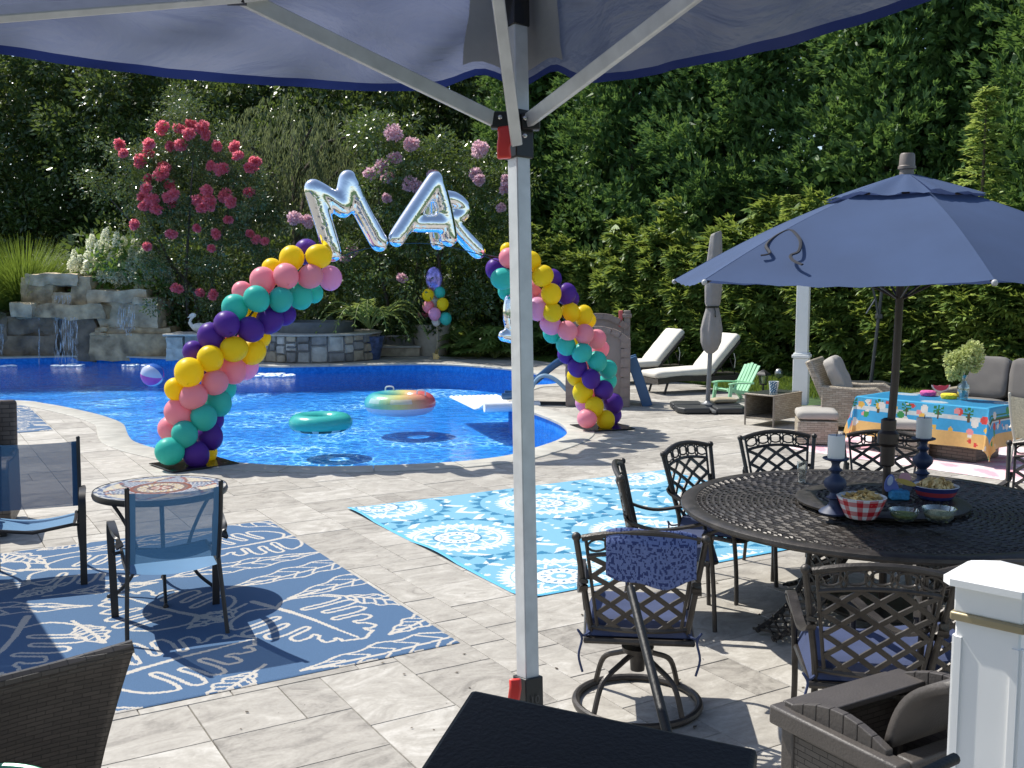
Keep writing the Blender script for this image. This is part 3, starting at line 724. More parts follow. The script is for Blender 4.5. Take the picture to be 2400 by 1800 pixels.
# --- dark leafy trees
def leafy(name, label, base, h, cz, rx, rz, nc, per, ln, wd, mat, seed, group=None, crad=(.5, .95), trunk_r=.18, shell=.5, up=.4):
    g = np.random.default_rng(seed); t = thing(name, label, 'tree', (base[0], base[1], -.07), 0, group)
    u = unit(nc, g); rr_ = (.35 + .65 * g.random(nc) ** .6)
    cs = np.stack([u[:, 0] * rr_ * rx, u[:, 1] * rr_ * rx, cz + u[:, 2] * rr_ * rz], 1); cs[:, 2] = np.maximum(cs[:, 2], .5)
    V = [clumps(cs, crad[0] + (crad[1] - crad[0]) * g.random(nc), per, ln, wd, up, .8, shell, .1, g)]
    leafobj('crown', V, mat, t)
    segs = [([(0, 0, 0), (.1, .05, cz * .5), (0, 0, cz + rz * .5)], [trunk_r, trunk_r * .7, .03])]
    for q in range(6):
        e = cs[g.integers(nc)]; segs.append(([(0.05, 0, cz * .45), tuple(e * .5 + np.array((0, 0, cz * .3))), tuple(e)], [trunk_r * .45, trunk_r * .3, .02]))
    trunk(t, segs); return t
labd = 'dark glossy-leaved tree forming the shady wood behind the waterfall'
for i, (px, Y, h, rx) in enumerate([(-60, 40, 12, 3.9), (120, 41, 12, 3.9), (320, 40.5, 12, 3.9), (500, 41, 12, 3.9), (680, 40.5, 12, 3.9), (860, 41, 12, 3.9), (1030, 40, 12, 3.9), (1190, 40.5, 12, 3.9)]):
    p = PY(px, 700, Y); leafy('shade_tree', labd, (p.x, p.y), h, 6.3, rx, 6.3, 180, 190, .21, .105, L_dark, 200 + i, 'dark trees behind the waterfall')
labs = 'low dark evergreen thicket shrub behind the pool rocks'
for i, (px, Y) in enumerate([(260, 32), (460, 32), (640, 32), (820, 32.5), (1010, 32), (1160, 31)]):
    p = PY(px, 750, Y); leafy('thicket_shrub', labs, (p.x, p.y), 3, 1.6, 2.1, 1.9, 60, 110, .22, .12, L_dark, 300 + i, 'dark thicket shrubs behind the pool')
# backdrop wood far behind, closes the view between the trees
def wood(name, a, b, hgt, n, mat, seed):
    g = np.random.default_rng(seed); f = g.random(n); C = np.stack([a[0] + (b[0] - a[0]) * f, a[1] + (b[1] - a[1]) * f, g.random(n) * hgt * (.92 + .08 * np.sin(f * 60))], 1) + unit(n, g) * np.array((.8, 1.2, .5))
    o = leafobj(name, [leafquads(C, unit(n, g), unit(n, g) + np.array((0, -.5, .3)), .5, .34)], mat, None)
    return tag(o, 'dense dark woodland mass closing the view far behind the garden', 'woodland', kind='stuff')
wood('woodland', (-34, 47), (30, 47), 14.5, 34000, L_dark, 401)
# willow
def willow(base, seed):
    g = np.random.default_rng(seed); t = thing('weeping_tree', 'weeping pale green tree with hanging strands behind the silver letters', 'tree', (base[0], base[1], -.07))
    V = []
    for q in range(330):
        a = g.random() * 6.283; r_ = 2.3 * math.sqrt(g.random()); top = 6.6 + 1.2 * (1 - (r_ / 2.3) ** 2) - g.random() * 2.6; ln = 1.2 + g.random() * 2.4; m = 34
        tt = np.linspace(0, 1, m); x = math.cos(a) * (r_ + .5 * tt) + .12 * np.sin(tt * 5 + q); y = math.sin(a) * (r_ + .5 * tt); z = top + .35 * np.sin(tt * 2.4) - ln * tt ** 1.3
        C = np.stack([x, y, z], 1) + unit(m, g) * .05; D = unit(m, g) * .5 + np.array((0, 0, -1.)); V.append(leafquads(C, D, unit(m, g), .20, .035))
    leafobj('crown', V, L_will, t); trunk(t, [([(0, 0, 0), (.1, 0, 3), (0, .1, 6.8)], [.2, .15, .05])] + [([(0.05, 0, 3 + q * .4), (math.cos(q * 1.3), math.sin(q * 1.3), 5 + q * .25), (2 * math.cos(q * 1.3), 2 * math.sin(q * 1.3), 6 + q * .1)], [.08, .05, .02]) for q in range(6)])
p = PY(690, 600, 31.0); willow((p.x, p.y), 7)
# crape myrtles with panicles at their places
def petals(V, c, rx, rz, n, g, ln=.05):
    u = unit(n, g); C = np.array(c) + u * (.55 + .45 * g.random(n))[:, None] * np.array((rx, rx, rz)); V.append(leafquads(C, u + unit(n, g) * .7, unit(n, g), ln, ln * .9))
def crape(name, label, px, Y, leafc, panpx, mat, petcol, seed, bronze=True, ln=.10):
    g = np.random.default_rng(seed); b = PY(px, 760, Y); base = Vector((b.x, b.y, 0)); t = thing(name, label, 'tree', (base.x, base.y, -.07)); V = []
    loc = lambda a, c, dy: np.array(PY(a, c, Y + dy) - base)
    cs = []
    for (a, c, rad) in leafc:
        for q in range(11):
            cs.append(loc(a + g.normal() * rad * .8, c + g.normal() * rad * .75, -.25 + g.normal() * .8))
    cs = np.array(cs); V.append(clumps(cs, .22 + .34 * g.random(len(cs)), 125, ln, ln * .42, .45, .9, .3, .1, g))
    leafobj('crown', V, mat, t)
    xc = []
    for (a, c, s) in panpx:
        s *= .9; VV = []; cc = loc(a, c, -2.0 + g.random() * .5)
        for e in range(4): petals(VV, cc + unit(1, g)[0] * np.array((s * .34, s * .26, s * .32)), s * .5, s * .46, int(60 + 160 * s), g, .075)
        leafobj('flower_panicle', VV, petcol, t)
        xc.append(cc + np.array((g.normal() * .12, .28, -.18))); xc.append(cc + np.array((g.normal() * .25, .45, -.30 + g.normal() * .2)))
    leafobj('front_leaves', [clumps(np.array(xc), .30, 95, ln, ln * .42, .45, .9, .3, .1, g)], mat, t)
    segs = []
    for q in range(8):
        e = cs[g.integers(len(cs))]; x0 = (q - 3.5) * .12; segs.append(([(x0, 0, 0), (x0 * 2 + e[0] * .2, e[1] * .3, e[2] * .4), tuple(e)], [.06, .045, .012]))
    trunk(t, segs, m_bark if bronze else m_barkp)
    if bronze:
        for q in range(26):
            pass
    return t
m_red = MLEAF('red_petal', [(.70, .13, .19), (.84, .25, .31), (.90, .40, .45)], .6, .5, (.95, .30, .36), .2, 3)
m_pnk = MLEAF('pink_petal', [(.68, .42, .50), (.80, .56, .62), (.86, .72, .74)], .6, .5, (.85, .58, .64), .2, 3)
m_wht = MLEAF('cream_petal', [(.62, .63, .46), (.78, .78, .64), (.88, .88, .78)], .6, .5, (.85, .86, .66), .2, 3)
redpan = [(x / 2.765, y / 2.765, s) for x, y, s in [(1250, 800, .26), (1310, 810, .26), (1220, 850, .2), (1330, 855, .18), (1160, 810, .18), (1050, 815, .26), (770, 920, .18), (795, 975, .14), (960, 915, .19), (970, 970, .19), (900, 1025, .24), (1165, 925, .2), (1105, 930, .14),
         (1035, 1095, .32), (1060, 1070, .2), (955, 1140, .14), (1410, 930, .18), (1510, 930, .2), (1370, 1055, .16), (1435, 1085, .27), (1540, 995, .17), (1625, 1060, .22), (1650, 1030, .18), (945, 1205, .2), (1105, 1185, .17), (985, 1275, .26), (920, 1255, .14), (930, 1315, .15), (1010, 1335, .22), (1115, 1305, .16),
         (1130, 1250, .22), (1075, 1265, .15), (1340, 1215, .2), (1295, 1280, .26), (1360, 1300, .27), (1465, 1250, .27), (1490, 1290, .2), (1305, 1325, .18), (1615, 1235, .18), (1480, 1405, .13), (860, 1435, .18), (1275, 1465, .11), (1110, 1505, .18), (1395, 1500, .16), (960, 1575, .16), (1655, 1530, .15), (1615, 1500, .13), (1715, 1545, .11), (1370, 1595, .11)]]
redpan += [(x / 2.765, 500 + y / 2.765, s) for x, y, s in [(1145, 470, .18), (1295, 500, .14), (1380, 510, .16)]]
crape('crape_myrtle', 'crape myrtle covered in coral red flower panicles behind the waterfall', 450, 29.0,
      [(440, 300, 45), (380, 330, 50), (500, 340, 55), (330, 380, 50), (430, 390, 60), (540, 390, 50), (280, 430, 45), (370, 450, 60), (470, 450, 60), (580, 440, 45), (320, 510, 50), (420, 520, 60), (520, 520, 60), (610, 500, 40), (360, 580, 45), (470, 590, 55), (570, 580, 45), (420, 240, 26), (640, 480, 30), (400, 650, 40), (520, 650, 45), (480, 700, 40)], redpan, L_crape, m_red, 21)
pp = [(340, 850, .36), (455, 915, .26), (890, 950, .34), (345, 1010, .24), (255, 1065, .27), (185, 1105, .2), (300, 1130, .22), (450, 1180, .3), (500, 1200, .22), (865, 1110, .24), (890, 1150, .2), (1055, 1200, .2), (1060, 1150, .16), (295, 1265, .14), (70, 230 + 1382, .2), (25, 1382 + 270, .2), (395, 1382 + 400, .2), (1030, 1330, .15)]
pp = [(800 + x / 2.765, y / 2.765, s) for x, y, s in pp] + [(693, 505, .27), (722, 514, .24), (1015, 400, .2)]
crape('crape_myrtle', 'crape myrtle with pale pink flowers behind the silver letter balloons', 960, 29.0,
      [(900, 300, 30), (920, 350, 40), (880, 400, 45), (990, 390, 40), (1100, 400, 50), (1040, 360, 40), (1160, 430, 45), (1110, 470, 55), (1030, 450, 55), (950, 450, 55), (870, 470, 50), (800, 500, 45), (900, 540, 55), (1000, 540, 60), (1100, 540, 55), (1170, 520, 45), (820, 580, 45), (930, 620, 55), (1040, 620, 55), (1140, 610, 45), (760, 560, 40), (870, 670, 45), (980, 700, 45), (1090, 690, 45), (860, 300, 20)], pp, L_pinkc, m_pnk, 22, ln=.12)
# hydrangea bush
g = np.random.default_rng(31); b = PY(285, 720, 29.4); t = thing('hydrangea_bush', 'hydrangea bush full of creamy white cone blooms above the rocks', 'bush', (b.x, b.y, .2))
L_hyd = MLEAF('hydrangea_leaf', [(.04, .10, .02), (.09, .18, .035), (.15, .25, .06)], .45, .35, (.2, .3, .04), .5, 2)
cs = np.array([PY(x, y, 28.95 + g.normal() * .5) - Vector((b.x, b.y, .2)) for x in range(190, 390, 16) for y in range(575, 705, 18) if ((x - 285) / 110) ** 2 + ((y - 660) / 105) ** 2 < 1.05])
leafobj('foliage', [clumps(cs, .28, 26, .17, .10, .5, .9, .3, .1, g)], L_hyd, t)
hb = [(690, 150), (590, 190), (760, 170), (810, 200), (640, 230), (880, 215), (700, 250), (570, 290), (490, 290), (790, 270), (850, 260), (620, 340), (700, 350), (760, 330), (830, 340), (900, 300), (560, 350), (930, 260), (970, 280), (660, 400), (730, 400), (800, 410), (870, 390), (950, 370), (1030, 360), (990, 380), (1090, 400), (770, 440), (620, 410), (970, 430), (905, 460), (510, 320), (470, 330), (590, 400), (720, 300)]
for (x, y) in hb:
    VV = []; c = np.array(PY(x / 2.765, 500 + y / 2.765, 28.25 + g.random() * .4) - Vector((b.x, b.y, .2)))
    for e in range(3): petals(VV, c + np.array((g.normal() * .03, 0, (e - 1) * .10)), .125 - .033 * e, .12, 80, g, .058)
    leafobj('flower_head', VV, m_wht, t)
trunk(t, [([(0, 0, -.2), (.4 * (q - 2), 0, 1.2)], [.03, .015]) for q in range(5)])
# ornamental grass
def grassclump(name, label, base, n, h, spread, mat, seed, wd=.018, cat='grass plant', group=None):
    g = np.random.default_rng(seed); t = thing(name, label, cat, base, 0, group); V = []
    a = g.random(n) * 6.283; r0 = g.random(n) * spread * .25; hh = h * (.55 + .5 * g.random(n)); sp = spread * (.25 + .9 * g.random(n)); seg = 5; prev = None; Wv = np.stack([-np.sin(a), np.cos(a), np.zeros(n)], 1)
    for s in range(seg + 1):
        f = s / seg; rad = r0 + sp * f ** 1.7; z = hh * (f - .32 * f ** 3 * (sp / spread)); p = np.stack([np.cos(a) * rad, np.sin(a) * rad, z], 1); w_ = wd * (1 - f * .9) / 2
        if prev is not None: V.append(np.stack([prev[0] - Wv * prev[1], prev[0] + Wv * prev[1], p + Wv * w_, p - Wv * w_], 1).reshape(-1, 3))
        prev = (p, w_)
    leafobj('blades', V, mat, t); return t
p = PY(60, 740, 29.6); grassclump('ornamental_grass', 'tall arching clump of green ornamental grass beside the waterfall', (p.x, p.y, .3), 4600, 3.3, 2.1, L_grass, 51, .03)
p = PY(-70, 740, 28.0); grassclump('ornamental_grass', 'second ornamental grass clump at the outer side of the waterfall rocks', (p.x, p.y, .1), 1400, 2.6, 1.5, L_grass, 52, .03)
# lawn blades where the lawn shows
n = 60000; fx = rng.random(n); tt = rng.random(n) * 18.5 - .5; off = -3.6 + rng.random(n) * 3.3
C = np.array(HA)[None] + tt[:, None] * np.array(HD) + off[:, None] * np.array(HN); C[:, 2] = -.075
ok = ~inpoly(C[:, 0], C[:, 1], patio_poly); C = C[ok]; n = len(C)
lg = leafobj('lawn_grass', [leafquads(C, unit(n) * .55 + np.array((0, 0, 1.)), unit(n), .07 + .07 * rng.random(n), .014)], L_grass, None); tag(lg, 'short green lawn grass in front of the hedge', 'grass', kind='stuff')
# potted palm, pots and low plants right of the spa
def palm(base, seed, label):
    g = np.random.default_rng(seed); t = thing('palm_plant', label, 'plant', base); V = []; st = []
    for q in range(16):
        a = q * 2.4; ln = 1.25 + .35 * g.random(); rise = .75 + .6 * g.random()
        P_ = [np.array((math.cos(a) * ln * f, math.sin(a) * ln * f, .25 + rise * ln * f - 1.0 * ln * f * f * f)) for f in np.linspace(0, 1, 14)]
        st.append(([tuple(x) for x in P_], [.018] * 6 + [.01] * 8))
        for i in range(3, 14):
            d = P_[i] - P_[i - 1]; s = np.cross(d, (0, 0, 1)); s /= np.linalg.norm(s) + 1e-9
            C = np.stack([P_[i]] * 4); D = np.stack([d * 9 + s, d * 9 - s, d * 6 + s * 1.1, d * 6 - s * 1.1]); V.append(leafquads(C, D * 1.0 + unit(4, g) * .1, np.tile((0, 0, 1.), (4, 1)), .42 * (1.15 - i / 15), .045))
    leafobj('fronds', V, L_light, t); mb = MB()
    for p_, r_ in st: mb.tube(p_, r_, 5)
    mb.build('stems', MAT('palm_stem', (.16, .2, .05), .6), t); return t
m_soil = MAT('soil', (.05, .035, .025), .95)
def pot(label, base, r0, r1, h, mat):
    t = thing('plant_pot', label, 'pot', base); mb = MB()
    prof = [(r0 * .1, 0), (r0, 0), (r0 * 1.02, .02), ((r0 + r1) / 2 * 1.06, h * .55), (r1, h * .95), (r1 * 1.05, h), (r1 * .93, h), (r1 * .9, h * .85)]
    mb.lathe(prof, 28); mb.build('body', mat, t); MB().lathe([(.001, h * .86), (r1 * .91, h * .86)], 28).build('soil', m_soil, t); return t
pb = P(868, 842); pot('glazed dark blue pot holding the palm beside the spa', pb, .25, .38, .62, MAT('blue_glaze', (.05, .075, .16), .2, var=.6, vs=9, spec=.8))
palm((pb.x, pb.y, .55), 61, 'feathery palm growing in the dark blue glazed pot')
pb = P(1012, 832); pot('large rounded pale stone pot at the lawn edge behind the balloon bouquet', pb, .42, .52, .86, MAT('pale_pot', (.42, .37, .30), .7, var=.15))
leafy_pot = thing('pot_flowers', 'dark trailing foliage with small red flowers in the pale stone pot', 'plant', (pb.x, pb.y, .8)); g = np.random.default_rng(71)
cs = np.stack([g.normal(size=26) * .32, g.normal(size=26) * .32 - .1, .2 + g.normal(size=26) * .22], 1); leafobj('foliage', [clumps(cs, .16, 40, .12, .07, .4, .9, .3, .3, g)], L_dark, leafy_pot)
leafobj('blooms', [clumps(np.stack([g.normal(size=9) * .2 - .1, g.normal(size=9) * .1 - .3, .25 + .1 * g.random(9)], 1), .05, 14, .05, .05, .3, .9, .3, 0, g)], m_red, leafy_pot)
def fan_plant(label, base, n, ln, wd, seed, mat, grp=None):
    g = np.random.default_rng(seed); t = thing('border_plant', label, 'plant', base, 0, grp); V = []; st = MB()
    for q in range(n):
        a = g.random() * 6.283; e = .35 + .9 * g.random(); d = np.array((math.cos(a) * math.cos(e), math.sin(a) * math.cos(e), math.sin(e))); L_ = ln * (.6 + .6 * g.random()); c = d * L_; st.tube([(0, 0, 0), tuple(d * L_ * .6 + np.array((0, 0, .05))), tuple(c)], .01, 4)
        m = 11; aa = np.linspace(-1.9, 1.9, m); hd_ = np.array((d[0], d[1], -.25)); hd_ /= np.linalg.norm(hd_); s = np.cross(hd_, (0, 0, 1)); s /= np.linalg.norm(s)
        D = np.cos(aa)[:, None] * hd_ + np.sin(aa)[:, None] * s; V.append(leafquads(np.tile(c, (m, 1)), D, np.tile((0, -.2, 1.), (m, 1)) + unit(m, g) * .15, wd * (1.2 - .4 * np.abs(aa) / 2), wd * .22))
    leafobj('leaves', V, mat, t); st.build('stems', MAT('palm_stem', (.16, .2, .05), .6), t)
for i, (px, py) in enumerate([(1075, 828), (1120, 836), (1160, 838), (1195, 836), (1235, 834)]):
    b = P(px, py + 2); fan_plant('deeply cut philodendron plant growing at the lawn edge beyond the pool', b, 26, .85, .38, 80 + i, L_hem, 'cut-leaf plants at the lawn edge')
for i, (px, py) in enumerate([(905, 770), (950, 800), (800, 745), (770, 740), (560, 760), (400, 770)]):
    b = PY(px, py, 29.3); leafy('border_shrub', 'leafy green border shrub behind the spa and steps', (b.x, b.y), 1.4, .9, .9, .85, 26, 90, .15, .075, L_pinkc, 120 + i, 'border shrubs around the spa', (.25, .45), .05)
# ================================================================ WATERFALL, SPA, BALLOONS, FLOATS
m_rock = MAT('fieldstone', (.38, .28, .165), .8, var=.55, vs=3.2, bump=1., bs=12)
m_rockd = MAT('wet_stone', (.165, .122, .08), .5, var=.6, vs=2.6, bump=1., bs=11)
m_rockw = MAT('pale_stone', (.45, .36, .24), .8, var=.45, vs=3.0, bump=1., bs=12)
def rockmesh(name, d, seed, mat, rough=.06, rnd=.32):
    bm = bmesh.new(); bmesh.ops.create_cube(bm, size=1.0); bmesh.ops.subdivide_edges(bm, edges=bm.edges[:], cuts=7, use_grid_fill=True)
    for v in bm.verts:
        c = v.co.copy(); s = c.normalized() * .62; c = c.lerp(s, rnd); c = Vector((c.x * d[0], c.y * d[1], c.z * d[2]))
        q = c * 2.1 + Vector((seed * 3.7, seed * 1.3, seed)); n = mnoise.noise_vector(q) * rough * 2 + mnoise.noise_vector(q * 3.3) * rough * .9 + mnoise.noise_vector(q * 7.1) * rough * .35
        v.co = c + n
    me = bpy.data.meshes.new(name); bm.to_mesh(me); bm.free(); me.polygons.foreach_set('use_smooth', [True] * len(me.polygons)); me.set_sharp_from_angle(angle=R(24)); me.materials.append(mat)
    return me
wf = P(200, 835); WF = thing('rock_waterfall', 'stacked boulder waterfall spilling into the far side of the pool', 'waterfall', (wf.x, wf.y, 0))
def rockpx(x0, y0, x1, y1, dy=0., thick=1.0, mat=m_rock, seed=1, rnd=.25):
    Y = wf.y + dy; a = PY(x0, y1, Y); b = PY(x1, y0, Y); d = (abs(b.x - a.x) * 1.08, thick, abs(b.z - a.z) * 1.1)
    return put('boulder', rockmesh('boulder', d, seed, mat, .028 + .012 * (seed % 3), rnd), WF, ((a.x + b.x) / 2 - wf.x, Y + thick / 2 - wf.y, (a.z + b.z) / 2), (0, 0, random.uniform(-.06, .06)))
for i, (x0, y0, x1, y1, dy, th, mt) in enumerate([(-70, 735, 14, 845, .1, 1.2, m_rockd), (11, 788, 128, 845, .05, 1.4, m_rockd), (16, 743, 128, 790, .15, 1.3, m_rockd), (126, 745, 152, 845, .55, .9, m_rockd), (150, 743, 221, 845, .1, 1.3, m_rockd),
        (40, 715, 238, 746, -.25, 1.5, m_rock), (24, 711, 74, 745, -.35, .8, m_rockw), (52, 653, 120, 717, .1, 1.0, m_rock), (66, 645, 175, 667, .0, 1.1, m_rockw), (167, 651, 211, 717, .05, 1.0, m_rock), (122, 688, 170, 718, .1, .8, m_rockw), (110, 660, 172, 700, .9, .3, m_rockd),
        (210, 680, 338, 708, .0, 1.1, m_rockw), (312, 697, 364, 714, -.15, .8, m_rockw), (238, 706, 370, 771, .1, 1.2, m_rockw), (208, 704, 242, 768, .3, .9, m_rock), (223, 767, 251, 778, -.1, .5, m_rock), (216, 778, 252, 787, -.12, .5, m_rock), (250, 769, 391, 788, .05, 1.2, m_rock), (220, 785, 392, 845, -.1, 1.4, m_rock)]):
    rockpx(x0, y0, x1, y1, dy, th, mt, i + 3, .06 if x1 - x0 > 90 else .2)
m_fall = None
def fallmat():
    m, t = newmat('falling_water'); tr = N(t, 'ShaderNodeBsdfTransparent'); df = N(t, 'ShaderNodeBsdfPrincipled'); df.inputs['Base Color'].default_value = (.75, .82, .88, 1); df.inputs['Roughness'].default_value = .2
    tc = N(t, 'ShaderNodeTexCoord'); mp = N(t, 'ShaderNodeMapping'); mp.inputs['Scale'].default_value = (16, 4, 1.6); L(t, tc, 'Object', mp, 0)
    nz = N(t, 'ShaderNodeTexNoise'); nz.inputs['Scale'].default_value = 2.5; nz.inputs['Detail'].default_value = 4; L(t, mp, 0, nz, 'Vector')
    rp = ramp(t, [(.46, (0, 0, 0)), (.66, (.55, .55, .55))]); L(t, nz, 0, rp, 0)
    mx = N(t, 'ShaderNodeMixShader'); L(t, rp, 0, mx, 0); L(t, tr, 0, mx, 1); L(t, df, 0, mx, 2); o = N(t, 'ShaderNodeOutputMaterial'); L(t, mx, 0, o, 0); return m
m_fall = fallmat(); m_foam = MAT('foam', (.72, .80, .86), .4, var=.2, vs=20, bump=.5)
def fall(x0, y0, x1, y1, dy, parent, base):
    Y = wf.y + dy if base is wf else base.y + dy; mb = MB(); a = PY(x0, y0, Y); b = PY(x1, y1, Y)
    mb.grid(lambda u, v: (a.x + (b.x - a.x) * u - base.x, Y - base.y - .12 * v + .03 * math.sin(u * 23 + v * 3), a.z + (b.z - a.z) * v), 14, 8); return mb.build('water_sheet', m_fall, parent)
fall(126, 744, 188, 858, -.3, WF, wf); fall(90, 744, 98, 858, -.3, WF, wf); fall(128, 692, 170, 716, -.05, WF, wf); fall(275, 716, 320, 772, -.02, WF, wf); fall(292, 772, 312, 786, -.1, WF, wf); fall(0, 760, 14, 850, -.1, WF, wf)
for i, (px, py, rx) in enumerate([(160, 856, .42), (5, 858, .35), (325, 856, .4), (620, 879, .75)]):
    c = P(px, py, WZ); mb = MB(); g = random.Random(i)
    for q in range(int(34 * rx / .4)):
        a = g.random() * 6.28; r_ = rx * math.sqrt(g.random()); mb.ball((c.x + math.cos(a) * r_, c.y + math.sin(a) * r_ * .7, WZ + .005), g.uniform(.02, .06), 6, 4, (1.6, 1, .35))
    tag(mb.build('splash_foam', m_foam), ['white foam where the wide rock fall meets the pool', 'white foam at the outer rocks of the waterfall', 'white foam under the small boulder spout', 'white foam below the spa spillway'][i], 'foam', kind='stuff')

# ---- spa with stone veneer
sc_ = P(708, 852); SC = Vector((sc_.x, sc_.y + 1.75, 0)); SR = 1.72; SH = .70
SPA = thing('raised_spa', 'raised round spa with fieldstone veneer wall at the far pool edge', 'spa', SC)
m_mort2 = MAT('veneer_mortar', (.17, .165, .16), .9)
mb = MB(); mb.lathe([(SR - .05, -.05), (SR - .05, SH - .06)], 48); mb.build('core_wall', m_mort2, SPA)
m_ven = [MAT('veneer_%s' % n, c, .8, var=.3, vs=5, bump=.6, bs=14) for n, c in (('grey', (.27, .255, .235)), ('tan', (.35, .29, .21)), ('pale', (.43, .41, .365)), ('slate', (.19, .18, .165)))]
g = random.Random(8); a = R(165)
while a < R(385):
    wdt = g.uniform(.26, .52) / SR; sp_ = g.choice([(.0, .40, .69), (.0, .26, .69), (.0, .22, .45, .69), (.0, .30, .52, .69), (.0, .44, .69)]); nxt = 0.
    for z0, z1 in zip(sp_, sp_[1:]):
        subs = [(0, 1)] if (z1 - z0) > .24 or wdt * SR < .36 else [(0, g.uniform(.4, .6))]
        if len(subs) == 1 and subs[0][1] < 1: subs.append((subs[0][1], 1))
        for (u0, u1) in subs:
            mb = MB(); jt = lambda: g.uniform(-.022, .022)
            def pt(u, v, o, a=a, wdt=wdt, z0=z0, z1=z1, u0=u0, u1=u1):
                uu = u0 + (u1 - u0) * u; aa = a + uu * wdt; return Vector((math.cos(aa) * (SR - .05 + o), math.sin(aa) * (SR - .05 + o), z0 + (z1 - z0) * v))
            d = g.uniform(.035, .085); mg = .018 / (wdt * SR * (u1 - u0)); mv = .018 / (z1 - z0); ring = []
            for (u, v) in ((mg, mv), (.5, mv * .7), (1 - mg, mv), (1 - mg * .7, .5), (1 - mg, 1 - mv), (.5, 1 - mv * .7), (mg, 1 - mv), (mg * .7, .5)):
                ring.append((u + jt() / (wdt * SR) * .6, v + jt() / (z1 - z0) * .5))
            vs = [pt(u, v, 0) for u, v in ring] + [pt(.5 + (u - .5) * .84, .5 + (v - .5) * .84, d + jt() * .4) for u, v in ring] + [pt(.5, .5, d * 1.08)]
            mb.add(vs, [(q, (q + 1) % 8, 8 + (q + 1) % 8, 8 + q) for q in range(8)] + [(8 + q, 8 + (q + 1) % 8, 16) for q in range(8)]); mb.build('veneer_stone', g.choice(m_ven), SPA, ang=30)
    a += wdt
mb = MB(); mb.lathe([(.6, SH - .03), (SR + .04, SH - .03), (SR + .06, SH - .01), (SR + .05, SH + .015), (.6, SH + .015)], 56); mb.build('cap_ledge', m_cop, SPA)
m_tub = MAT('tub_rim', (.10, .11, .115), .55, var=.2)
mb = MB(); mb.lathe([(1.0, SH), (1.02, SH + .26), (1.0, SH + .29), (.84, SH + .29), (.82, SH + .2)], 48, (.05, -.15, 0)); mb.build('tub_rim', m_tub, SPA)
mb = MB(); mb.lathe([(.001, SH + .22), (.83, SH + .22)], 40, (.05, -.15, 0)); mb.build('spa_water', MAT('spa_water', (.03, .05, .06), .05, var=.5, vs=8, bump=.4, bs=6, spec=.9), SPA)
mb = MB(); mb.bar([(-.25, -SR + .02, .42), (-.25, -SR - .12, .40)], .22, .03); mb.build('spill_lip', m_tub, SPA)
fall(598, 815, 622, 882, -.06, SPA, Vector((SC.x, sc_.y, 0))).location = (0, -1.75, 0)
# raised bed wall left of the spa
LW = thing('stone_ledge_wall', 'low stone wall with flat cap between the waterfall and the spa', 'wall', P(480, 846)); b0 = LW.location.copy(); g = random.Random(12)
x0w, x1w = PY(384, 800, b0.y).x - b0.x, PY(640, 800, b0.y).x - b0.x; x = x0w
while x < x1w:
    for (z0, z1) in ((0, .32), (.33, .62)):
        wdt = .42 + g.random() * .2; mbm = rockmesh('wall_stone', (wdt, .5, (z1 - z0) * 1.05), g.random() * 40, g.choice(m_ven), .02, .12); put('wall_stone', mbm, LW, (x + wdt / 2, .35, (z0 + z1) / 2))
    x += .5
mb = MB(); mb.box(((x0w + x1w) / 2, .55, .67), (x1w - x0w, 1.3, .06)); mb.build('cap_slab', m_cop, LW, bevel=.015)
# steps at the right
st = thing('garden_steps', 'two grey stone steps rising beside the blue pot', 'steps', P(925, 836))
for q in range(2):
    mb = MB(); mb.box((.05 - .2 * q, .5 + .55 * q, .12 + .26 * q), (1.25, .9, .24 + .02 * q)); mb.build('riser', m_ven[3] if q else m_ven[1], st, bevel=.02); mb = MB(); mb.box((.05 - .2 * q, .48 + .55 * q, .265 + .26 * q), (1.32, .95, .05)); mb.build('tread', m_cop, st, bevel=.012)
# swan planter and grey chair behind the spa
p = PY(468, 765, b0.y + .7); sw = thing('swan_planter', 'small white swan ornament standing on the stone ledge', 'ornament', (p.x, p.y, .70)); m_sw = MAT('white_swan', (.72, .70, .64), .5, var=.1)
mb = MB(); mb.ball((0, 0, .13), .2, 14, 10, (1.1, .7, .62)); mb.tube([(.15, 0, .16), (.29, 0, .28)], [.1, .01], 8); mb.build('body', m_sw, sw)
mb = MB(); mb.tube(catmull([Vector(q) for q in ((-.17, 0, .13), (-.25, 0, .26), (-.2, 0, .38), (-.12, 0, .44), (-.17, 0, .47), (-.24, 0, .42))], 5, False), [.05] * 6 + [.035] * 10 + [.045] * 10, 8); mb.tube([(-.23, 0, .425), (-.31, 0, .39)], [.03, .008], 6); mb.build('neck_and_head', m_sw, sw)
p = PY(722, 757, SC.y + 2.4); ch = thing('garden_chair', 'grey slatted garden chair standing behind the spa', 'chair', (p.x, p.y, SH * .9)); mg = MAT('grey_resin', (.10, .10, .095), .6)
for q in range(4): MB().box((0, .25, .55 + q * .14), (.62, .03, .11)).build('back_slat', mg, ch, bevel=.01)
MB().box((0, 0, .42), (.66, .55, .05)).build('seat', mg, ch, bevel=.01)
for sx in (-.31, .31):
    MB().box((sx, .26, .5), (.05, .05, 1.05)).build('back_post', mg, ch); MB().box((sx, -.25, .3), (.05, .05, .62)).build('leg', mg, ch)

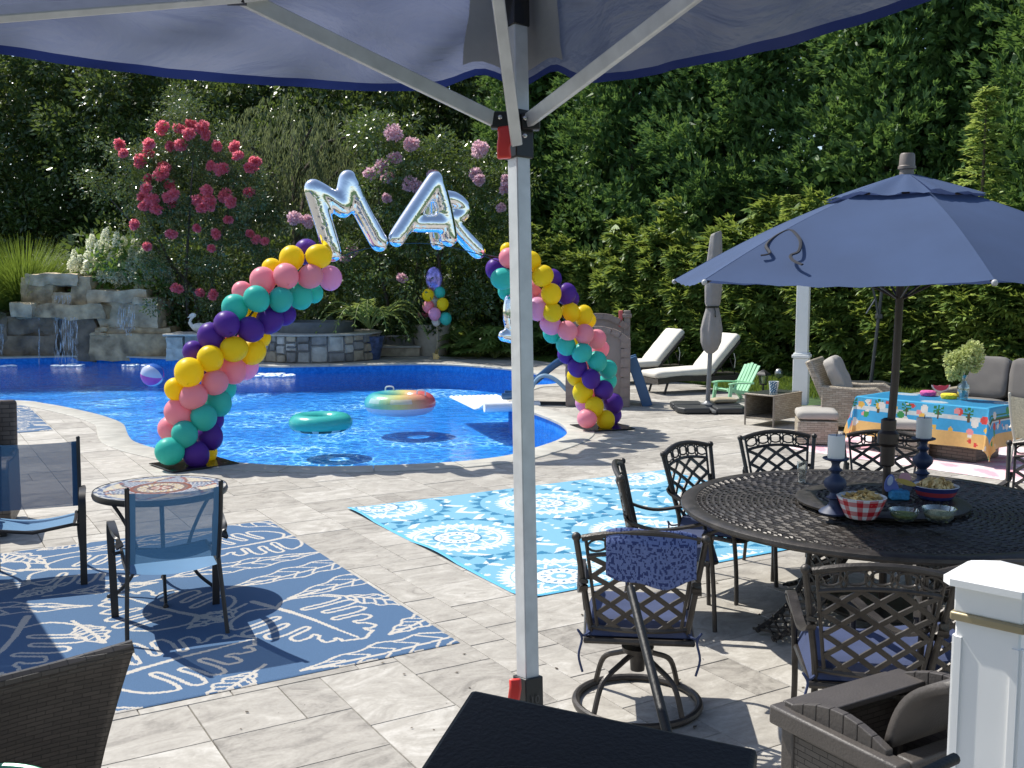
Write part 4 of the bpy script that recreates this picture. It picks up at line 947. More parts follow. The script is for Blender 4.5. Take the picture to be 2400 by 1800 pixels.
# ---------------------------------------------------------------- balloons
BC = {'P': (.125, .045, .34), 'Y': (.92, .70, .02), 'K': (.88, .36, .43), 'L': (.80, .40, .62), 'T': (.07, .58, .49), 'W': (.8, .78, .76)}
def balloonmat(nm, c):
    m, t = newmat('balloon_' + nm); b = N(t, 'ShaderNodeBsdfPrincipled'); b.inputs['Base Color'].default_value = rgba(c); b.inputs['Roughness'].default_value = .38; b.inputs['Specular IOR Level'].default_value = .18
    nz = N(t, 'ShaderNodeTexNoise'); nz.inputs['Scale'].default_value = 1.2
    finish(t, b, .34, mul(c, 1.15)); return m
prof = []
for i in range(15):
    ph = math.pi * i / 14; z = -math.cos(ph); r_ = math.sin(ph) * (1 + .03 * z); z = z * (1.06 if z > 0 else 1.12) ; prof.append((max(r_, .004), z))
prof = [(.045, -1.19), (.018, -1.13)] + [(max(r_, .018), z) for r_, z in prof[:-1]] + [(.001, prof[-1][1])]
BME = {}
for kx, c in BC.items():
    mb = MB(); mb.lathe(prof, 22); BME[kx] = mb.mesh('balloon', balloonmat(kx, c), True, 180)
LB = P(455, 1090); RB = P(1411, 1003); AD = (RB - LB).normalized(); AN = Vector((AD.y, -AD.x, 0))     # AN points to the camera
if AN.y > 0: AN = -AN
def arch_pt(px, py, off=0.):
    r_ = ray(px, py); o = Vector((0, 0, CAM_H)); q = LB + AN * off; tt = (q - o).dot(AN) / r_.dot(AN); return o + r_ * tt, tt
arcL = thing('balloon_arch', 'left half of the balloon arch, spiralling teal, purple, pink and yellow on a black base at the pool', 'balloon arch', LB, 0, 'balloon arch halves')
arcL['label'] = 'balloon arch half whose black base plate sits at the near pool edge'
arcR = thing('balloon_arch', 'balloon arch half standing beside the toy castle and slide', 'balloon arch', RB, 0, 'balloon arch halves')
m_blk = MAT('black_gloss', (.012, .012, .012), .12, var=0, spec=.6)
def balloons(lst, root, ox, oy):
    g = random.Random(5)
    for (x, y, r_, c, lay) in lst:
        px, py = ox + x / 2.765, oy + y / 2.765; off = {2: .16, 1: .0, 0: -.18}[lay]; p, tt = arch_pt(px, py, off); rw = r_ / 2.765 * tt / F
        e = (g.uniform(-.5, .5) + (R(70) if lay == 2 else 0) * g.choice((0, 1)), g.uniform(-.7, .7), g.random() * 6)
        put('balloon', BME[c], root, p - root.location, e, rw * 1.01)
balloons([(1100, 1542, 90, 'T', 2), (1270, 1562, 84, 'P', 2), (1330, 1553, 75, 'Y', 0), (1197, 1430, 83, 'T', 2), (1360, 1445, 83, 'P', 1), (1105, 1398, 80, 'K', 0), (1160, 1290, 92, 'K', 1), (1320, 1322, 84, 'T', 2), (1380, 1340, 70, 'P', 0), (1415, 1225, 84, 'T', 1), (1255, 1185, 84, 'K', 2), (1455, 1130, 75, 'T', 0),
          (1140, 1140, 72, 'Y', 1), (1225, 1030, 93, 'Y', 2), (1393, 1095, 83, 'K', 2), (1505, 1015, 87, 'K', 1), (1598, 995, 76, 'L', 0), (1363, 942, 84, 'Y', 2), (1255, 898, 70, 'P', 0), (1515, 880, 84, 'Y', 2), (1640, 895, 82, 'Y', 1), (1690, 800, 62, 'Y', 0), (1368, 798, 86, 'P', 1), (1470, 718, 84, 'P', 2), (1622, 752, 82, 'P', 2), (1748, 692, 87, 'P', 1), (1848, 658, 68, 'P', 0),
          (1522, 612, 84, 'T', 1), (1663, 553, 82, 'T', 2), (1820, 557, 78, 'T', 2), (1945, 535, 82, 'T', 1), (2036, 518, 58, 'T', 0), (1572, 508, 66, 'K', 0), (1703, 435, 84, 'K', 1), (1853, 407, 82, 'K', 2), (2012, 408, 78, 'K', 2), (2140, 420, 76, 'L', 1), (1763, 360, 66, 'Y', 0), (1890, 292, 80, 'Y', 1), (2067, 278, 78, 'Y', 2), (1985, 248, 78, 'P', 0),
          (1280, 1420, 70, 'Y', 0), (1280, 1250, 70, 'Y', 0), (1330, 1000, 70, 'P', 0), (1480, 800, 66, 'K', 0), (1640, 640, 66, 'Y', 0), (1760, 480, 66, 'Y', 0)], arcL, 0, 500)
balloons([(1592, 1330, 63, 'K', 2), (1712, 1338, 61, 'Y', 2), (1760, 1308, 56, 'P', 0), (1640, 1252, 61, 'Y', 2), (1572, 1230, 56, 'L', 0), (1763, 1230, 63, 'P', 1), (1700, 1145, 63, 'P', 2), (1565, 1160, 67, 'Y', 1), (1618, 1072, 61, 'P', 2), (1520, 1060, 58, 'Y', 0), (1730, 1085, 56, 'T', 0), (1728, 1010, 60, 'T', 1), (1658, 958, 63, 'T', 2), (1530, 998, 63, 'P', 1), (1560, 903, 63, 'T', 2), (1462, 915, 60, 'P', 0),
          (1680, 880, 56, 'K', 0), (1655, 815, 62, 'K', 1), (1575, 783, 63, 'K', 2), (1455, 855, 63, 'T', 1), (1465, 760, 63, 'K', 2), (1355, 718, 67, 'L', 1), (1365, 780, 58, 'T', 0), (1483, 640, 62, 'Y', 1), (1568, 660, 64, 'Y', 1), (1600, 695, 50, 'Y', 0), (1367, 640, 63, 'Y', 2), (1270, 618, 71, 'L', 1), (1268, 560, 62, 'L', 0), (1458, 520, 66, 'P', 1), (1490, 550, 52, 'P', 0), (1360, 522, 66, 'Y', 2), (1370, 420, 58, 'P', 0),
          (1305, 405, 69, 'Y', 2), (1232, 310, 62, 'Y', 1), (1240, 490, 58, 'K', 0), (1090, 290, 66, 'K', 2), (1078, 240, 48, 'Y', 0), (1000, 360, 66, 'P', 0), (1045, 425, 71, 'T', 2), (1072, 498, 58, 'T', 0), (1150, 260, 60, 'P', 1), (1165, 390, 62, 'K', 1), (1160, 470, 62, 'T', 1), (1190, 550, 60, 'L', 0), (1640, 1170, 55, 'K', 0), (1560, 1000, 55, 'K', 0), (1530, 830, 55, 'Y', 0)], arcR, 800, 500)
for root, b, rz in ((arcL, LB, .18), (arcR, RB, -.1)):
    mb = MB(); mb.box((0, 0, .018), (.78 if root is arcL else .72, .66, .012)); o = mb.build('base_plate', m_blk, root, bevel=.003); o.rotation_euler = (0, 0, rz + R(31 if root is arcL else 25))
mb = MB(); mb.tube(catmull([arch_pt(x / 2.765, 500 + y / 2.765, 0)[0] - LB for x, y in ((1240, 1590), (1230, 1400), (1290, 1180), (1420, 960), (1600, 690), (1760, 500), (1960, 350), (2150, 300))], 5, False), .013, 6); mb.build('pole', m_blk, arcL)
mb = MB(); mb.tube(catmull([arch_pt(800 + x / 2.765, 500 + y / 2.765, 0)[0] - RB for x, y in ((1670, 1385), (1650, 1200), (1610, 1000), (1520, 800), (1370, 580), (1200, 380), (1060, 300), (920, 270))], 5, False), .013, 6); mb.build('pole', m_blk, arcR)
ln = catmull([arch_pt(680 + x / 3.95, 380 + y / 3.95, 0)[0] for x, y in ((330, 900), (480, 865), (700, 800), (1000, 755), (1300, 755), (1550, 800), (1800, 870), (1950, 930))], 5, False)
tag(MB().tube(ln, .006, 5).build('arch_line', m_blk), 'thin black line bridging the two balloon arch halves under the letters', 'line')
# foil letters
def foilmat():
    m, t = newmat('silver_foil'); b = N(t, 'ShaderNodeBsdfPrincipled'); b.inputs['Base Color'].default_value = (.86, .88, .90, 1); b.inputs['Metallic'].default_value = 1; b.inputs['Roughness'].default_value = .05
    tc = N(t, 'ShaderNodeTexCoord'); nz = N(t, 'ShaderNodeTexNoise'); nz.inputs['Scale'].default_value = 9; nz.inputs['Detail'].default_value = 3; nz.inputs['Distortion'].default_value = 1.2; L(t, tc, 'Object', nz, 'Vector')
    bp = N(t, 'ShaderNodeBump'); bp.inputs['Strength'].default_value = .10; bp.inputs['Distance'].default_value = .03; L(t, nz, 0, bp, 'Height'); L(t, bp, 0, b, 'Normal'); finish(t, b); return m
FOIL = foilmat()
def letter(strokes, off, label, rpx, ox=680, oy=380, sc=3.95):
    mb = MB(); c0 = arch_pt(ox + strokes[0][0][0] / sc, oy + strokes[0][0][1] / sc, off)[0]
    for s in strokes:
        pts = [arch_pt(ox + x / sc, oy + y / sc, off)[0] - c0 for x, y in s]; d = 13 * 1.0
        rad = rpx / sc * (c0 - Vector((0, 0, CAM_H))).length / F; mb.tube(catmull(pts, 6, False) if len(pts) > 2 else [pts[0].lerp(pts[1], q / 6) for q in range(7)], [rad * (.78 if q in (0,) else 1) for q in range(len(pts) * 6 - 5 if len(pts) > 2 else 7)], 12)
        for q in (pts[0], pts[-1]): mb.ball(q, rad * .98, 10, 8)
    o = mb.build('foil_letter_balloon', FOIL); md = o.modifiers.new('rm', 'REMESH'); md.mode = 'VOXEL'; md.voxel_size = .018; sm = o.modifiers.new('sm', 'SMOOTH'); sm.iterations = 16; sm.factor = .6
    dg = bpy.context.evaluated_depsgraph_get(); me = bpy.data.meshes.new_from_object(o.evaluated_get(dg)); o.modifiers.clear(); old = o.data; o.data = me; bpy.data.meshes.remove(old)
    me.polygons.foreach_set('use_smooth', [True] * len(me.polygons)); o.location = c0
    return tag(o, label, 'foil balloon')
letter([[(395, 835), (300, 520), (215, 250)], [(215, 245), (360, 330), (490, 430)], [(490, 425), (515, 280), (535, 160)], [(535, 165), (660, 440), (825, 745)]], .06, 'silver foil letter M balloon on the arch line', 92)
letter([[(985, 705), (1160, 440), (1345, 165)], [(1345, 165), (1420, 430), (1470, 705)], [(1170, 570), (1420, 570)]], .12, 'silver foil letter A balloon overlapping the letter beside it', 86)
letter([[(1320, 345), (1345, 560), (1370, 740)], [(1330, 340), (1500, 345), (1605, 430), (1540, 510), (1370, 515)], [(1480, 520), (1600, 680), (1740, 825)]], -.16, 'silver foil letter R balloon partly hidden behind the A', 80)
letter([[(1195, 702), (1192, 740), (1200, 782)], [(1180, 787), (1232, 796)]], -.05, 'silver foil letter balloon hanging down beside the arch half by the tent pole', 15, 0, 0, 1.)
# balloon bouquet
pb = P(1022, 842); BQ = thing('balloon_bouquet', 'bouquet of small balloons tied to a gold weight across the pool', 'balloons', (pb.x, pb.y, 0)); g = random.Random(2)
for (x, y, r_, c, dy) in [(562, 530, 38, 'Y', -.1), (638, 512, 36, 'T', 0), (657, 588, 39, 'Y', -.15), (563, 605, 38, 'K', 0), (605, 652, 40, 'L', -.2), (675, 682, 40, 'T', -.1), (598, 500, 34, 'W', .2), (600, 575, 36, 'W', .2), (615, 700, 30, 'W', .1)]:
    p = PY(800 + x / 2.765, 500 + y / 2.765, pb.y + dy); put('balloon', BME[c], BQ, p - BQ.location, (g.uniform(-.2, .2), g.uniform(-.25, .25), 0), r_ / 2.765 * pb.y / F)
top = PY(800 + 600 / 2.765, 500 + 425 / 2.765, pb.y); mb = MB(); mb.ball(top - BQ.location, .3, 18, 12, (.72, .3, 1.05)); mb.build('foil_balloon', MAT('iridescent_print', (.28, .22, .55), .18, .4, var=.9, vs=9), BQ)
kn = PY(1024, 765, pb.y) - BQ.location; mb = MB(); mb.tube([kn, kn * .5 + Vector((.02, 0, 0)), (0, 0, .12)], .008, 5); mb.build('ribbon', MAT('gold_ribbon', (.5, .42, .25), .4), BQ)
mb = MB()
for q in range(7):
    a = q * 2.39; mb.tube([(0, 0, .12), (math.cos(a) * .1, math.sin(a) * .1, .05 + .11 * (q % 3))], [.05, .008], 5)
mb.box((0, 0, .07), (.14, .14, .14)); mb.build('weight', MAT('gold_foil', (.6, .45, .2), .3, .7), BQ)
# ---------------------------------------------------------------- pool floats
def torus(mb, c, R0, r0, n=56, m=20, colf=None, sz=1.0):
    vs = []; fs = []
    for i in range(n):
        a = 2 * math.pi * i / n
        for j in range(m):
            b = 2 * math.pi * j / m; rr_ = R0 + r0 * math.cos(b) * (1 + .012 * math.sin(i * 2.1)); vs.append((c[0] + rr_ * math.cos(a), c[1] + rr_ * math.sin(a), c[2] + r0 * sz * math.sin(b)))
    cols = []
    for i in range(n):
        for j in range(m):
            fs.append((i * m + j, ((i + 1) % n) * m + j, ((i + 1) % n) * m + (j + 1) % m, i * m + (j + 1) % m))
            if colf: cols.append(colf(2 * math.pi * (i + .5) / n, 2 * math.pi * (j + .5) / m))
    mb.add(vs, fs)
    if colf: mb.c += cols
m_vin = MATTR('vinyl_print', .25, .0, 30, .03, .25, .5)
c = P(752, 1005, WZ); f1 = thing('pool_ring', 'turquoise inflatable ring floating in the pool', 'pool float', (c.x, c.y, WZ)); mb = MB()
torus(mb, (0, 0, .10), .325, .155, colf=lambda a, b: ((.05, .50, .45) if b < math.pi or b > 5.6 else ((.04, .10, .09) if math.sin(a * 9) > -.2 else (.6, .6, .62))), sz=.86); mb.build('tube', m_vin, f1)
c = P(938, 962, WZ); f2 = thing('pool_ring', 'rainbow inflatable ring with a pale underside and two handles floating in the pool', 'pool float', (c.x, c.y, WZ), 0); mb = MB()
def rb(a, b):
    if math.sin(b) < -.28: return (.55, .60, .78)
    x = math.cos(a); stops = [(-1, (.05, .50, .60)), (-.45, (.30, .62, .38)), (.05, (.72, .66, .22)), (.45, (.80, .45, .22)), (1, (.72, .14, .16))]
    for (p0, c0), (p1, c1) in zip(stops, stops[1:]):
        if x <= p1:
            f = (x - p0) / (p1 - p0); base = tuple(u + (v - u) * f for u, v in zip(c0, c1)); break
    if .15 < b < .62 and 3.75 < a < 5.2 and (int(a * 40) % 3) and b % .24 > .06: base = tuple(.35 + .6 * q for q in base)
    return base
torus(mb, (0, 0, .13), .415, .20, 90, 26, rb, .92); mb.build('tube', m_vin, f2)
for a in (2.1, 5.75):
    mb = MB(); x, y = .45 * math.cos(a), .45 * math.sin(a); mb.tube(catmull([Vector(q) for q in ((x - .07, y, .29), (x - .06, y, .37), (x + .06, y, .37), (x + .07, y, .29))], 4, False), .014, 6); mb.build('handle', MAT('white_vinyl', (.75, .75, .75), .3), f2)
# white ribbed mattress
A0, B0, C0 = P(1053, 929, WZ + .06), P(1152, 926, WZ + .06), P(1133, 968, WZ + .06); f3 = thing('pool_mattress', 'white ribbed foam mattress floating near the rainbow ring', 'pool float', (A0.x, A0.y, WZ)); e1 = (C0 - A0); e2 = (B0 - A0) * 1.15; mb = MB()
for q in range(11):
    s0 = e2 * (q / 11); s1 = e2 * ((q + 1) / 11); mid = (s0 + s1) / 2; pth = [mid + e1 * (f / 8) + Vector((0, 0, .05 + (.16 * max(0, f / 8 - .8) * 5 if f > 6 else 0))) for f in range(9)]
    mb.tube(pth, (e2.length / 22) * 1.04, 8, flat=.55, up=(0, 0, 1))
mb.build('ribbed_pad', MAT('white_foam', (.78, .79, .80), .5, var=.05), f3)
mb = MB(); mb.tube([e1 * 1.02 + Vector((0, 0, .16)), e1 * 1.02 + e2 + Vector((0, 0, .16))], .085, 10); mb.build('rolled_pillow', MAT('white_foam', (.78, .79, .80), .5), f3)
# beach ball
c = P(358, 903, WZ); f4 = thing('beach_ball', 'beach ball with blue, white and pink panels floating in the pool', 'beach ball', (c.x, c.y, WZ)); rr_ = .245; cl = [(.62, .68, .78), (.05, .16, .55), (.60, .10, .45), (.05, .18, .58), (.64, .68, .78), (.60, .10, .45)]
rotm = Matrix.Rotation(R(90), 4, 'Y')
for q in range(6):
    mb = MB(); mb.M = Matrix.Translation((0, 0, rr_ * .92)) @ Matrix.Rotation(R(14), 4, 'Y') @ Matrix.Rotation(R(-14), 4, 'Z') @ Matrix.Rotation(R(-24), 4, 'X') @ rotm
    mb.grid(lambda u, v, q=q: (rr_ * math.cos((v - .5) * math.pi * .985) * math.cos((q + u) * math.pi / 3), rr_ * math.cos((v - .5) * math.pi * .985) * math.sin((q + u) * math.pi / 3), rr_ * math.sin((v - .5) * math.pi * .985)), 8, 16)
    mb.build('panel', MAT('ball_panel_%d' % q, cl[q], .25, var=.03, trans=.25), f4)
# ================================================================ DINING SET
m_alu = MAT('cast_aluminium', (.046, .040, .035), .42, .30, var=.35, vs=14, bump=.12, bs=90, rvar=.1)
m_navy = MAT('navy_cushion', (.035, .05, .115), .85, var=.12, vs=8, bump=.15, bs=200)
TC = P(2064, 1184, .74); TC = Vector((TC.x, TC.y, 0)); TR = 1.19; TZ = .74
def facing(p, q): d = q - p; return math.atan2(-d.x, d.y)
# chair prototype: origin on the floor under the seat centre, front is +Y
def bk(u, v): return Vector((u * (.195 + .055 * v), -.235 - .10 * v - .035 * (1 - u * u), .47 + .455 * v + .035 * v * (1 - u * u)))
def make_chair():
    t = thing('dining_chair', 'x', 'chair')
    MB().tube([bk(u, 1.0) for u in np.linspace(-1.06, 1.06, 15)], .0165, 8).build('top_rail', m_alu, t); MB().tube([bk(u, .80) for u in np.linspace(-1, 1, 11)], .011, 6).build('middle_rail', m_alu, t); MB().tube([bk(u, 0) for u in np.linspace(-1.15, 1.15, 9)], .013, 6).build('bottom_rail', m_alu, t)
    for s in (-1, 1):
        mb = MB(); mb.tube([bk(s, v) for v in np.linspace(0, 1, 7)], .009, 6); mb.build('inner_stile', m_alu, t)
        o = lambda v: bk(s * 1.17, v)
        mb = MB(); mb.tube(catmull([Vector((s * .25, -.30, .0)), Vector((s * .245, -.265, .22)), o(0) + Vector((0, .0, -.03)), o(.5), o(1.0)], 5, False), [.013] * 8 + [.0145] * 13, 8); mb.ball(o(1.0) + Vector((0, 0, .012)), .022, 10, 8); mb.build('back_post', m_alu, t)
        mb = MB(); mb.tube(catmull([Vector(q) for q in ((s * .26, .245, 0), (s * .255, .235, .22), (s * .262, .22, .42), (s * .275, .20, .60))], 5, False), .0145, 8); mb.build('front_leg', m_alu, t)
        mb = MB(); mb.bar(catmull([Vector(q) for q in ((s * .265, .16, .585), (s * .285, .26, .635), (s * .285, .20, .665), (s * .28, .05, .635), (s * .275, -.12, .615), (s * .262, -.275, .66), (s * .258, -.29, .72))], 5, False), .042, .014, (0, 0, 1)); mb.build('armrest', m_alu, t)
    # lattice: crossing flat slats, each a part
    def slat(u0, v0, u1, v1):
        mb = MB(); pts = [bk(u0 + (u1 - u0) * q / 6, v0 + (v1 - v0) * q / 6) for q in range(7)]; mb.bar(pts, .022, .009, (0, 1, .2)); mb.build('slat', m_alu, t)
    H = .80; k_ = 3.1
    for c in np.arange(-3.38, 1.4, .64):
        for sg in (1, -1):
            # line u = c + k v clipped to box
            v0, v1 = 0., H; u0, u1 = c, c + k_ * H
            if u0 < -1: v0 = (-1 - c) / k_; u0 = -1
            if u1 > 1: v1 = (1 - c) / k_; u1 = 1
            if v1 - v0 > .12: slat(sg * u0, v0, sg * u1, v1)
    mb = MB()
    for q in range(5):
        cu = -.8 + q * .4; mb.tube([bk(cu + .185 * math.cos(a), .90 + .062 * math.sin(a)) for a in np.linspace(0, 2 * math.pi, 15)[:-1]], .006, 5, closed=True)
        if q < 4: mb.tube([bk(cu + .2 + .06 * math.cos(a), .90 + .085 * math.sin(a)) for a in np.linspace(0, 2 * math.pi, 11)[:-1]], .0055, 5, closed=True)
    o = mb.build('oval_scrolls', m_alu, t); o['kind'] = 'stuff'
    mb = MB(); mb.tube([(x, y, .41) for x, y in [(-.25, -.25), (-.255, .2), (-.2, .25), (.2, .25), (.255, .2), (.25, -.25)]], .015, 6, closed=True)
    for q in range(7): mb.bar([(-.24, -.2 + q * .07, .41), (.24, -.2 + q * .07, .41)], .03, .008)
    mb.build('seat_frame', m_alu, t)
    mb = MB(); mb.grid(lambda u, v: ((u - .5) * .50 * (1 - .06 * (1 - v)), -.235 + .49 * v, .425), 6, 6)
    def cz(u, v): e = min(u, 1 - u, v, 1 - v); return .425 + .085 * min(1, (e / .07)) ** .4 if e > 0 else .43
    mb = MB(); top = lambda u, v: ((u - .5) * .50, -.235 + .49 * v, cz(u, v) - .012 * math.exp(-((u - .5) ** 2 + (v - .5) ** 2) / .05)); mb.grid(top, 18, 18); mb.grid(lambda u, v: ((u - .5) * .50, -.235 + .49 * (1 - v), .426), 2, 2); mb.build('seat_cushion', m_navy, t)
    for s in (-1, 1):
        mb = MB(); mb.tube(catmull([Vector(q) for q in ((s * .23, -.23, .445), (s * .26, -.27, .44), (s * .285, -.28, .47), (s * .265, -.285, .43), (s * .28, -.29, .35), (s * .262, -.285, .27))], 4, False), .006, 5); mb.build('tie', m_navy, t)
    return t
proto = make_chair(); CG = 'cast aluminium chairs around the dining table'
def seat_chair(src, px, py, label, z=.94, rz=None, first=False):
    p = P(px, py, z); p.z = 0; rz = facing(p, TC) if rz is None else rz; o = src if first else copy_tree(src)
    o.location = p - Matrix.Rotation(rz, 3, 'Z') @ Vector((0, -.355, 0)); o.rotation_euler = (0, 0, rz); o['label'] = label; o['group'] = CG; return o
seat_chair(proto, 1818, 1018, 'dark lattice-back metal chair beside the drinking glass at the far rim of the table', first=True)
seat_chair(proto, 2072, 1018, 'dark lattice-back metal chair directly behind the umbrella pole')
seat_chair(proto, 1602, 1046, 'dark lattice-back metal chair on the far corner of the light blue mat')
seat_chair(proto, 1445, 1094, 'dark lattice-back metal chair turned sideways on the light blue mat')
seat_chair(proto, 2068, 1338, 'lattice-back metal chair with navy cushion beside the storage bin', rz=R(-9))
seat_chair(proto, 2330, 1330, 'lattice-back metal chair with navy cushion behind the white railing post', rz=R(14))
seat_chair(proto, 2465, 1045, 'dark lattice-back metal chair next to the beige sling chair')
# swivel chair: same upper part on a ring base
sv = seat_chair(proto, 1502, 1258, 'swivel lattice-back chair with a towel over its back and round ring base', rz=R(-6)); sv.name = 'swivel_chair'
for ch in list(sv.children):
    if ch.name.startswith(('front_leg', 'tie')):
        if ch.name.startswith('front_leg'): bpy.data.objects.remove(ch)
for ch in list(sv.children):
    if ch.name.startswith('back_post'):
        s = 1 if ch.data.vertices[0].co.x > 0 else -1; o = lambda v: bk(s * 1.17, v); mb = MB(); mb.tube([o(-.16)] + [o(v) for v in np.linspace(0, 1, 7)], .0145, 8); mb.ball(o(1) + Vector((0, 0, .012)), .022, 10, 8); ch.data = mb.mesh('back_post', m_alu)
for s in (-1, 1): mb = MB(); mb.tube(catmull([Vector(q) for q in ((s * .262, .22, .40), (s * .275, .24, .50), (s * .285, .22, .62))], 4, False), .014, 8); mb.build('arm_support', m_alu, sv)
mb = MB(); torus(mb, (0, 0, .02), .305, .019, 44, 8); mb.build('base_ring', m_alu, sv)
for q in range(4):
    a = R(45 + 90 * q); mb = MB(); mb.tube(catmull([Vector((math.cos(a) * r_, math.sin(a) * r_, z)) for r_, z in ((.03, .27), (.12, .235), (.24, .17), (.295, .03))], 5, False), .014, 8); mb.build('base_spoke', m_alu, sv)
mb = MB(); mb.lathe([(.001, .18), (.035, .18), (.04, .27), (.075, .275), (.08, .30), (.03, .305), (.03, .36), (.14, .362), (.14, .385), (.001, .385)], 20); mb.build('swivel_column', m_alu, sv)
mb = MB(); mb.box((0, 0, .392), (.44, .40, .02)); mb.build('seat_plate', m_alu, sv, bevel=.008)
# towel
def tow(u, v):
    uu = -.62 + 1.62 * u; w_ = v - .42; drop = abs(w_) * .42 * (1 - .35 * (u - .6) ** 2 * 3) if w_ > 0 else abs(w_) * .55 * (.86 + .26 * math.sin(u * 3.0) + .05 * math.sin(u * 11)) ; b = bk(uu, 1.0)
    return b + Vector((0, (-.028 if w_ < 0 else .03) * min(1, abs(w_) * 9) - .012 * math.sin(u * 14) * abs(w_), .02 - drop + .006 * math.sin(u * 9)))
mb = MB(); rt2 = random.Random(3); mb.grid(tow, 90, 80, colf=lambda u, v: (.03, .045, .14) if mnoise.noise(Vector((u * 34, v * 40, 2))) > .12 else (.12, .16, .33))
tw = mb.build('towel', MATTR('towel_print', .95, .6, 160, .15), None, solid=.006); tw.location = sv.location; tw.rotation_euler = sv.rotation_euler
tag(tw, 'blue patterned towel hung over the back of the swivel chair', 'towel')
# ---------------------------------------------------------------- table with pierced top
TB = thing('dining_table', 'large round dark metal dining table with pierced basket-weave top', 'table', TC)
def pierced(mb, r0, r1, nr, z, th, slot, holes=True, ang=.07):
    for q in range(nr):
        a0 = r0 + (r1 - r0) * q / nr; a1 = r0 + (r1 - r0) * (q + 1) / nr; n = max(18, int(2 * math.pi * (a0 + a1) / 2 / ang)); ph = (q % 2) * .5
        for i in range(n):
            t0 = (i + ph) / n * 2 * math.pi; t1 = (i + 1 + ph) / n * 2 * math.pi; fx, fy = slot; zt = z + (.004 if (i + q) % 2 else 0)
            pt = lambda s_, f_, zz: (((a0 + (a1 - a0) * f_)) * math.cos(t0 + (t1 - t0) * s_), ((a0 + (a1 - a0) * f_)) * math.sin(t0 + (t1 - t0) * s_), zz)
            o = [(0, 0), (1, 0), (1, 1), (0, 1)]; h = [(.5 - fx, .5 - fy), (.5 + fx, .5 - fy), (.5 + fx, .5 + fy), (.5 - fx, .5 + fy)]
            vs = [pt(*c, z) for c in o] + [pt(*c, zt + .003) for c in h] + [pt(*c, z - th) for c in h] + [pt(*c, z - th) for c in o]
            fs = [(j, (j + 1) % 4, 4 + (j + 1) % 4, 4 + j) for j in range(4)] + [(4 + j, 4 + (j + 1) % 4, 8 + (j + 1) % 4, 8 + j) for j in range(4)] + [(8 + j, 8 + (j + 1) % 4, 12 + (j + 1) % 4, 12 + j) for j in range(4)]
            mb.add(vs, fs)
mb = MB(); pierced(mb, .45, 1.04, 15, TZ - .008, .008, (.25, .16), ang=.075); mb.build('pierced_top', m_alu, TB, smooth=False)
mb = MB(); pierced(mb, 1.04, 1.10, 2, TZ - .006, .008, (.22, .22), ang=.034); mb.build('bead_ring', m_alu, TB, smooth=False)
mb = MB(); mb.lathe([(1.10, TZ - .02), (1.10, TZ - .002), (1.115, TZ + .002), (TR - .02, TZ + .002), (TR, TZ - .008), (TR + .003, TZ - .025), (TR - .012, TZ - .042), (TR - .05, TZ - .048), (1.12, TZ - .02), (1.10, TZ - .02)], 96); mb.build('rim', m_alu, TB)
mb = MB(); mb.lathe([(.02, TZ - .004), (.46, TZ - .004), (.46, TZ - .02), (.02, TZ - .02)], 48); mb.build('center_disc', m_alu, TB)
for q in range(4):
    a = R(20 + 90 * q); rad = Vector((math.cos(a), math.sin(a), 0)); tan = Vector((-math.sin(a), math.cos(a), 0)); crv = [(.42, TZ - .03), (.40, .55), (.42, .36), (.52, .20), (.66, .09), (.80, .03)]
    for sd in (-1, 1):
        mb = MB(); mb.tube(catmull([rad * r_ + tan * sd * (.16 - .08 * i / 5) + Vector((0, 0, z)) for i, (r_, z) in enumerate(crv)], 5, False), .018, 8); mb.build('leg', m_alu, TB)
    mb = MB(); cv = catmull([rad * r_ + Vector((0, 0, z)) for r_, z in crv], 6, False); n = len(cv)
    for i in range(2, n - 3, 2):
        for sg in (-1, 1): mb.bar([cv[i] + tan * sg * .13, cv[min(i + 4, n - 1)] - tan * sg * .12], .016, .008, rad)
    o = mb.build('leg_lattice', m_alu, TB); o['kind'] = 'stuff'
mb = MB(); mb.lathe([(.001, .10), (.30, .10), (.33, .12), (.33, .135), (.001, .135)], 32); mb.build('lower_plate', m_alu, TB)
# lazy susan
LS_ = thing('lazy_susan', 'round dark metal turntable in the middle of the dining table', 'turntable', TC); LZ = TZ + .045; LR = .50
mb = MB(); pierced(mb, .14, .38, 6, LZ - .004, .008, (.28, .2), ang=.06); mb.build('pierced_disc', m_alu, LS_, smooth=False)
mb = MB(); mb.lathe([(.38, LZ - .018), (.38, LZ - .002), (.40, LZ), (LR - .03, LZ), (LR, LZ - .012), (LR - .004, LZ - .026), (LR - .03, LZ - .03), (.38, LZ - .018)], 72); mb.build('rim', m_alu, LS_)
mb = MB(); mb.lathe([(.03, LZ - .02), (.03, LZ - .001), (.14, LZ - .001), (.14, LZ - .02)], 32); mb.build('hub', m_alu, LS_)
mb = MB(); mb.lathe([(.10, TZ), (.30, TZ), (.30, LZ - .02), (.10, LZ - .02)], 32); mb.build('bearing', m_alu, LS_)
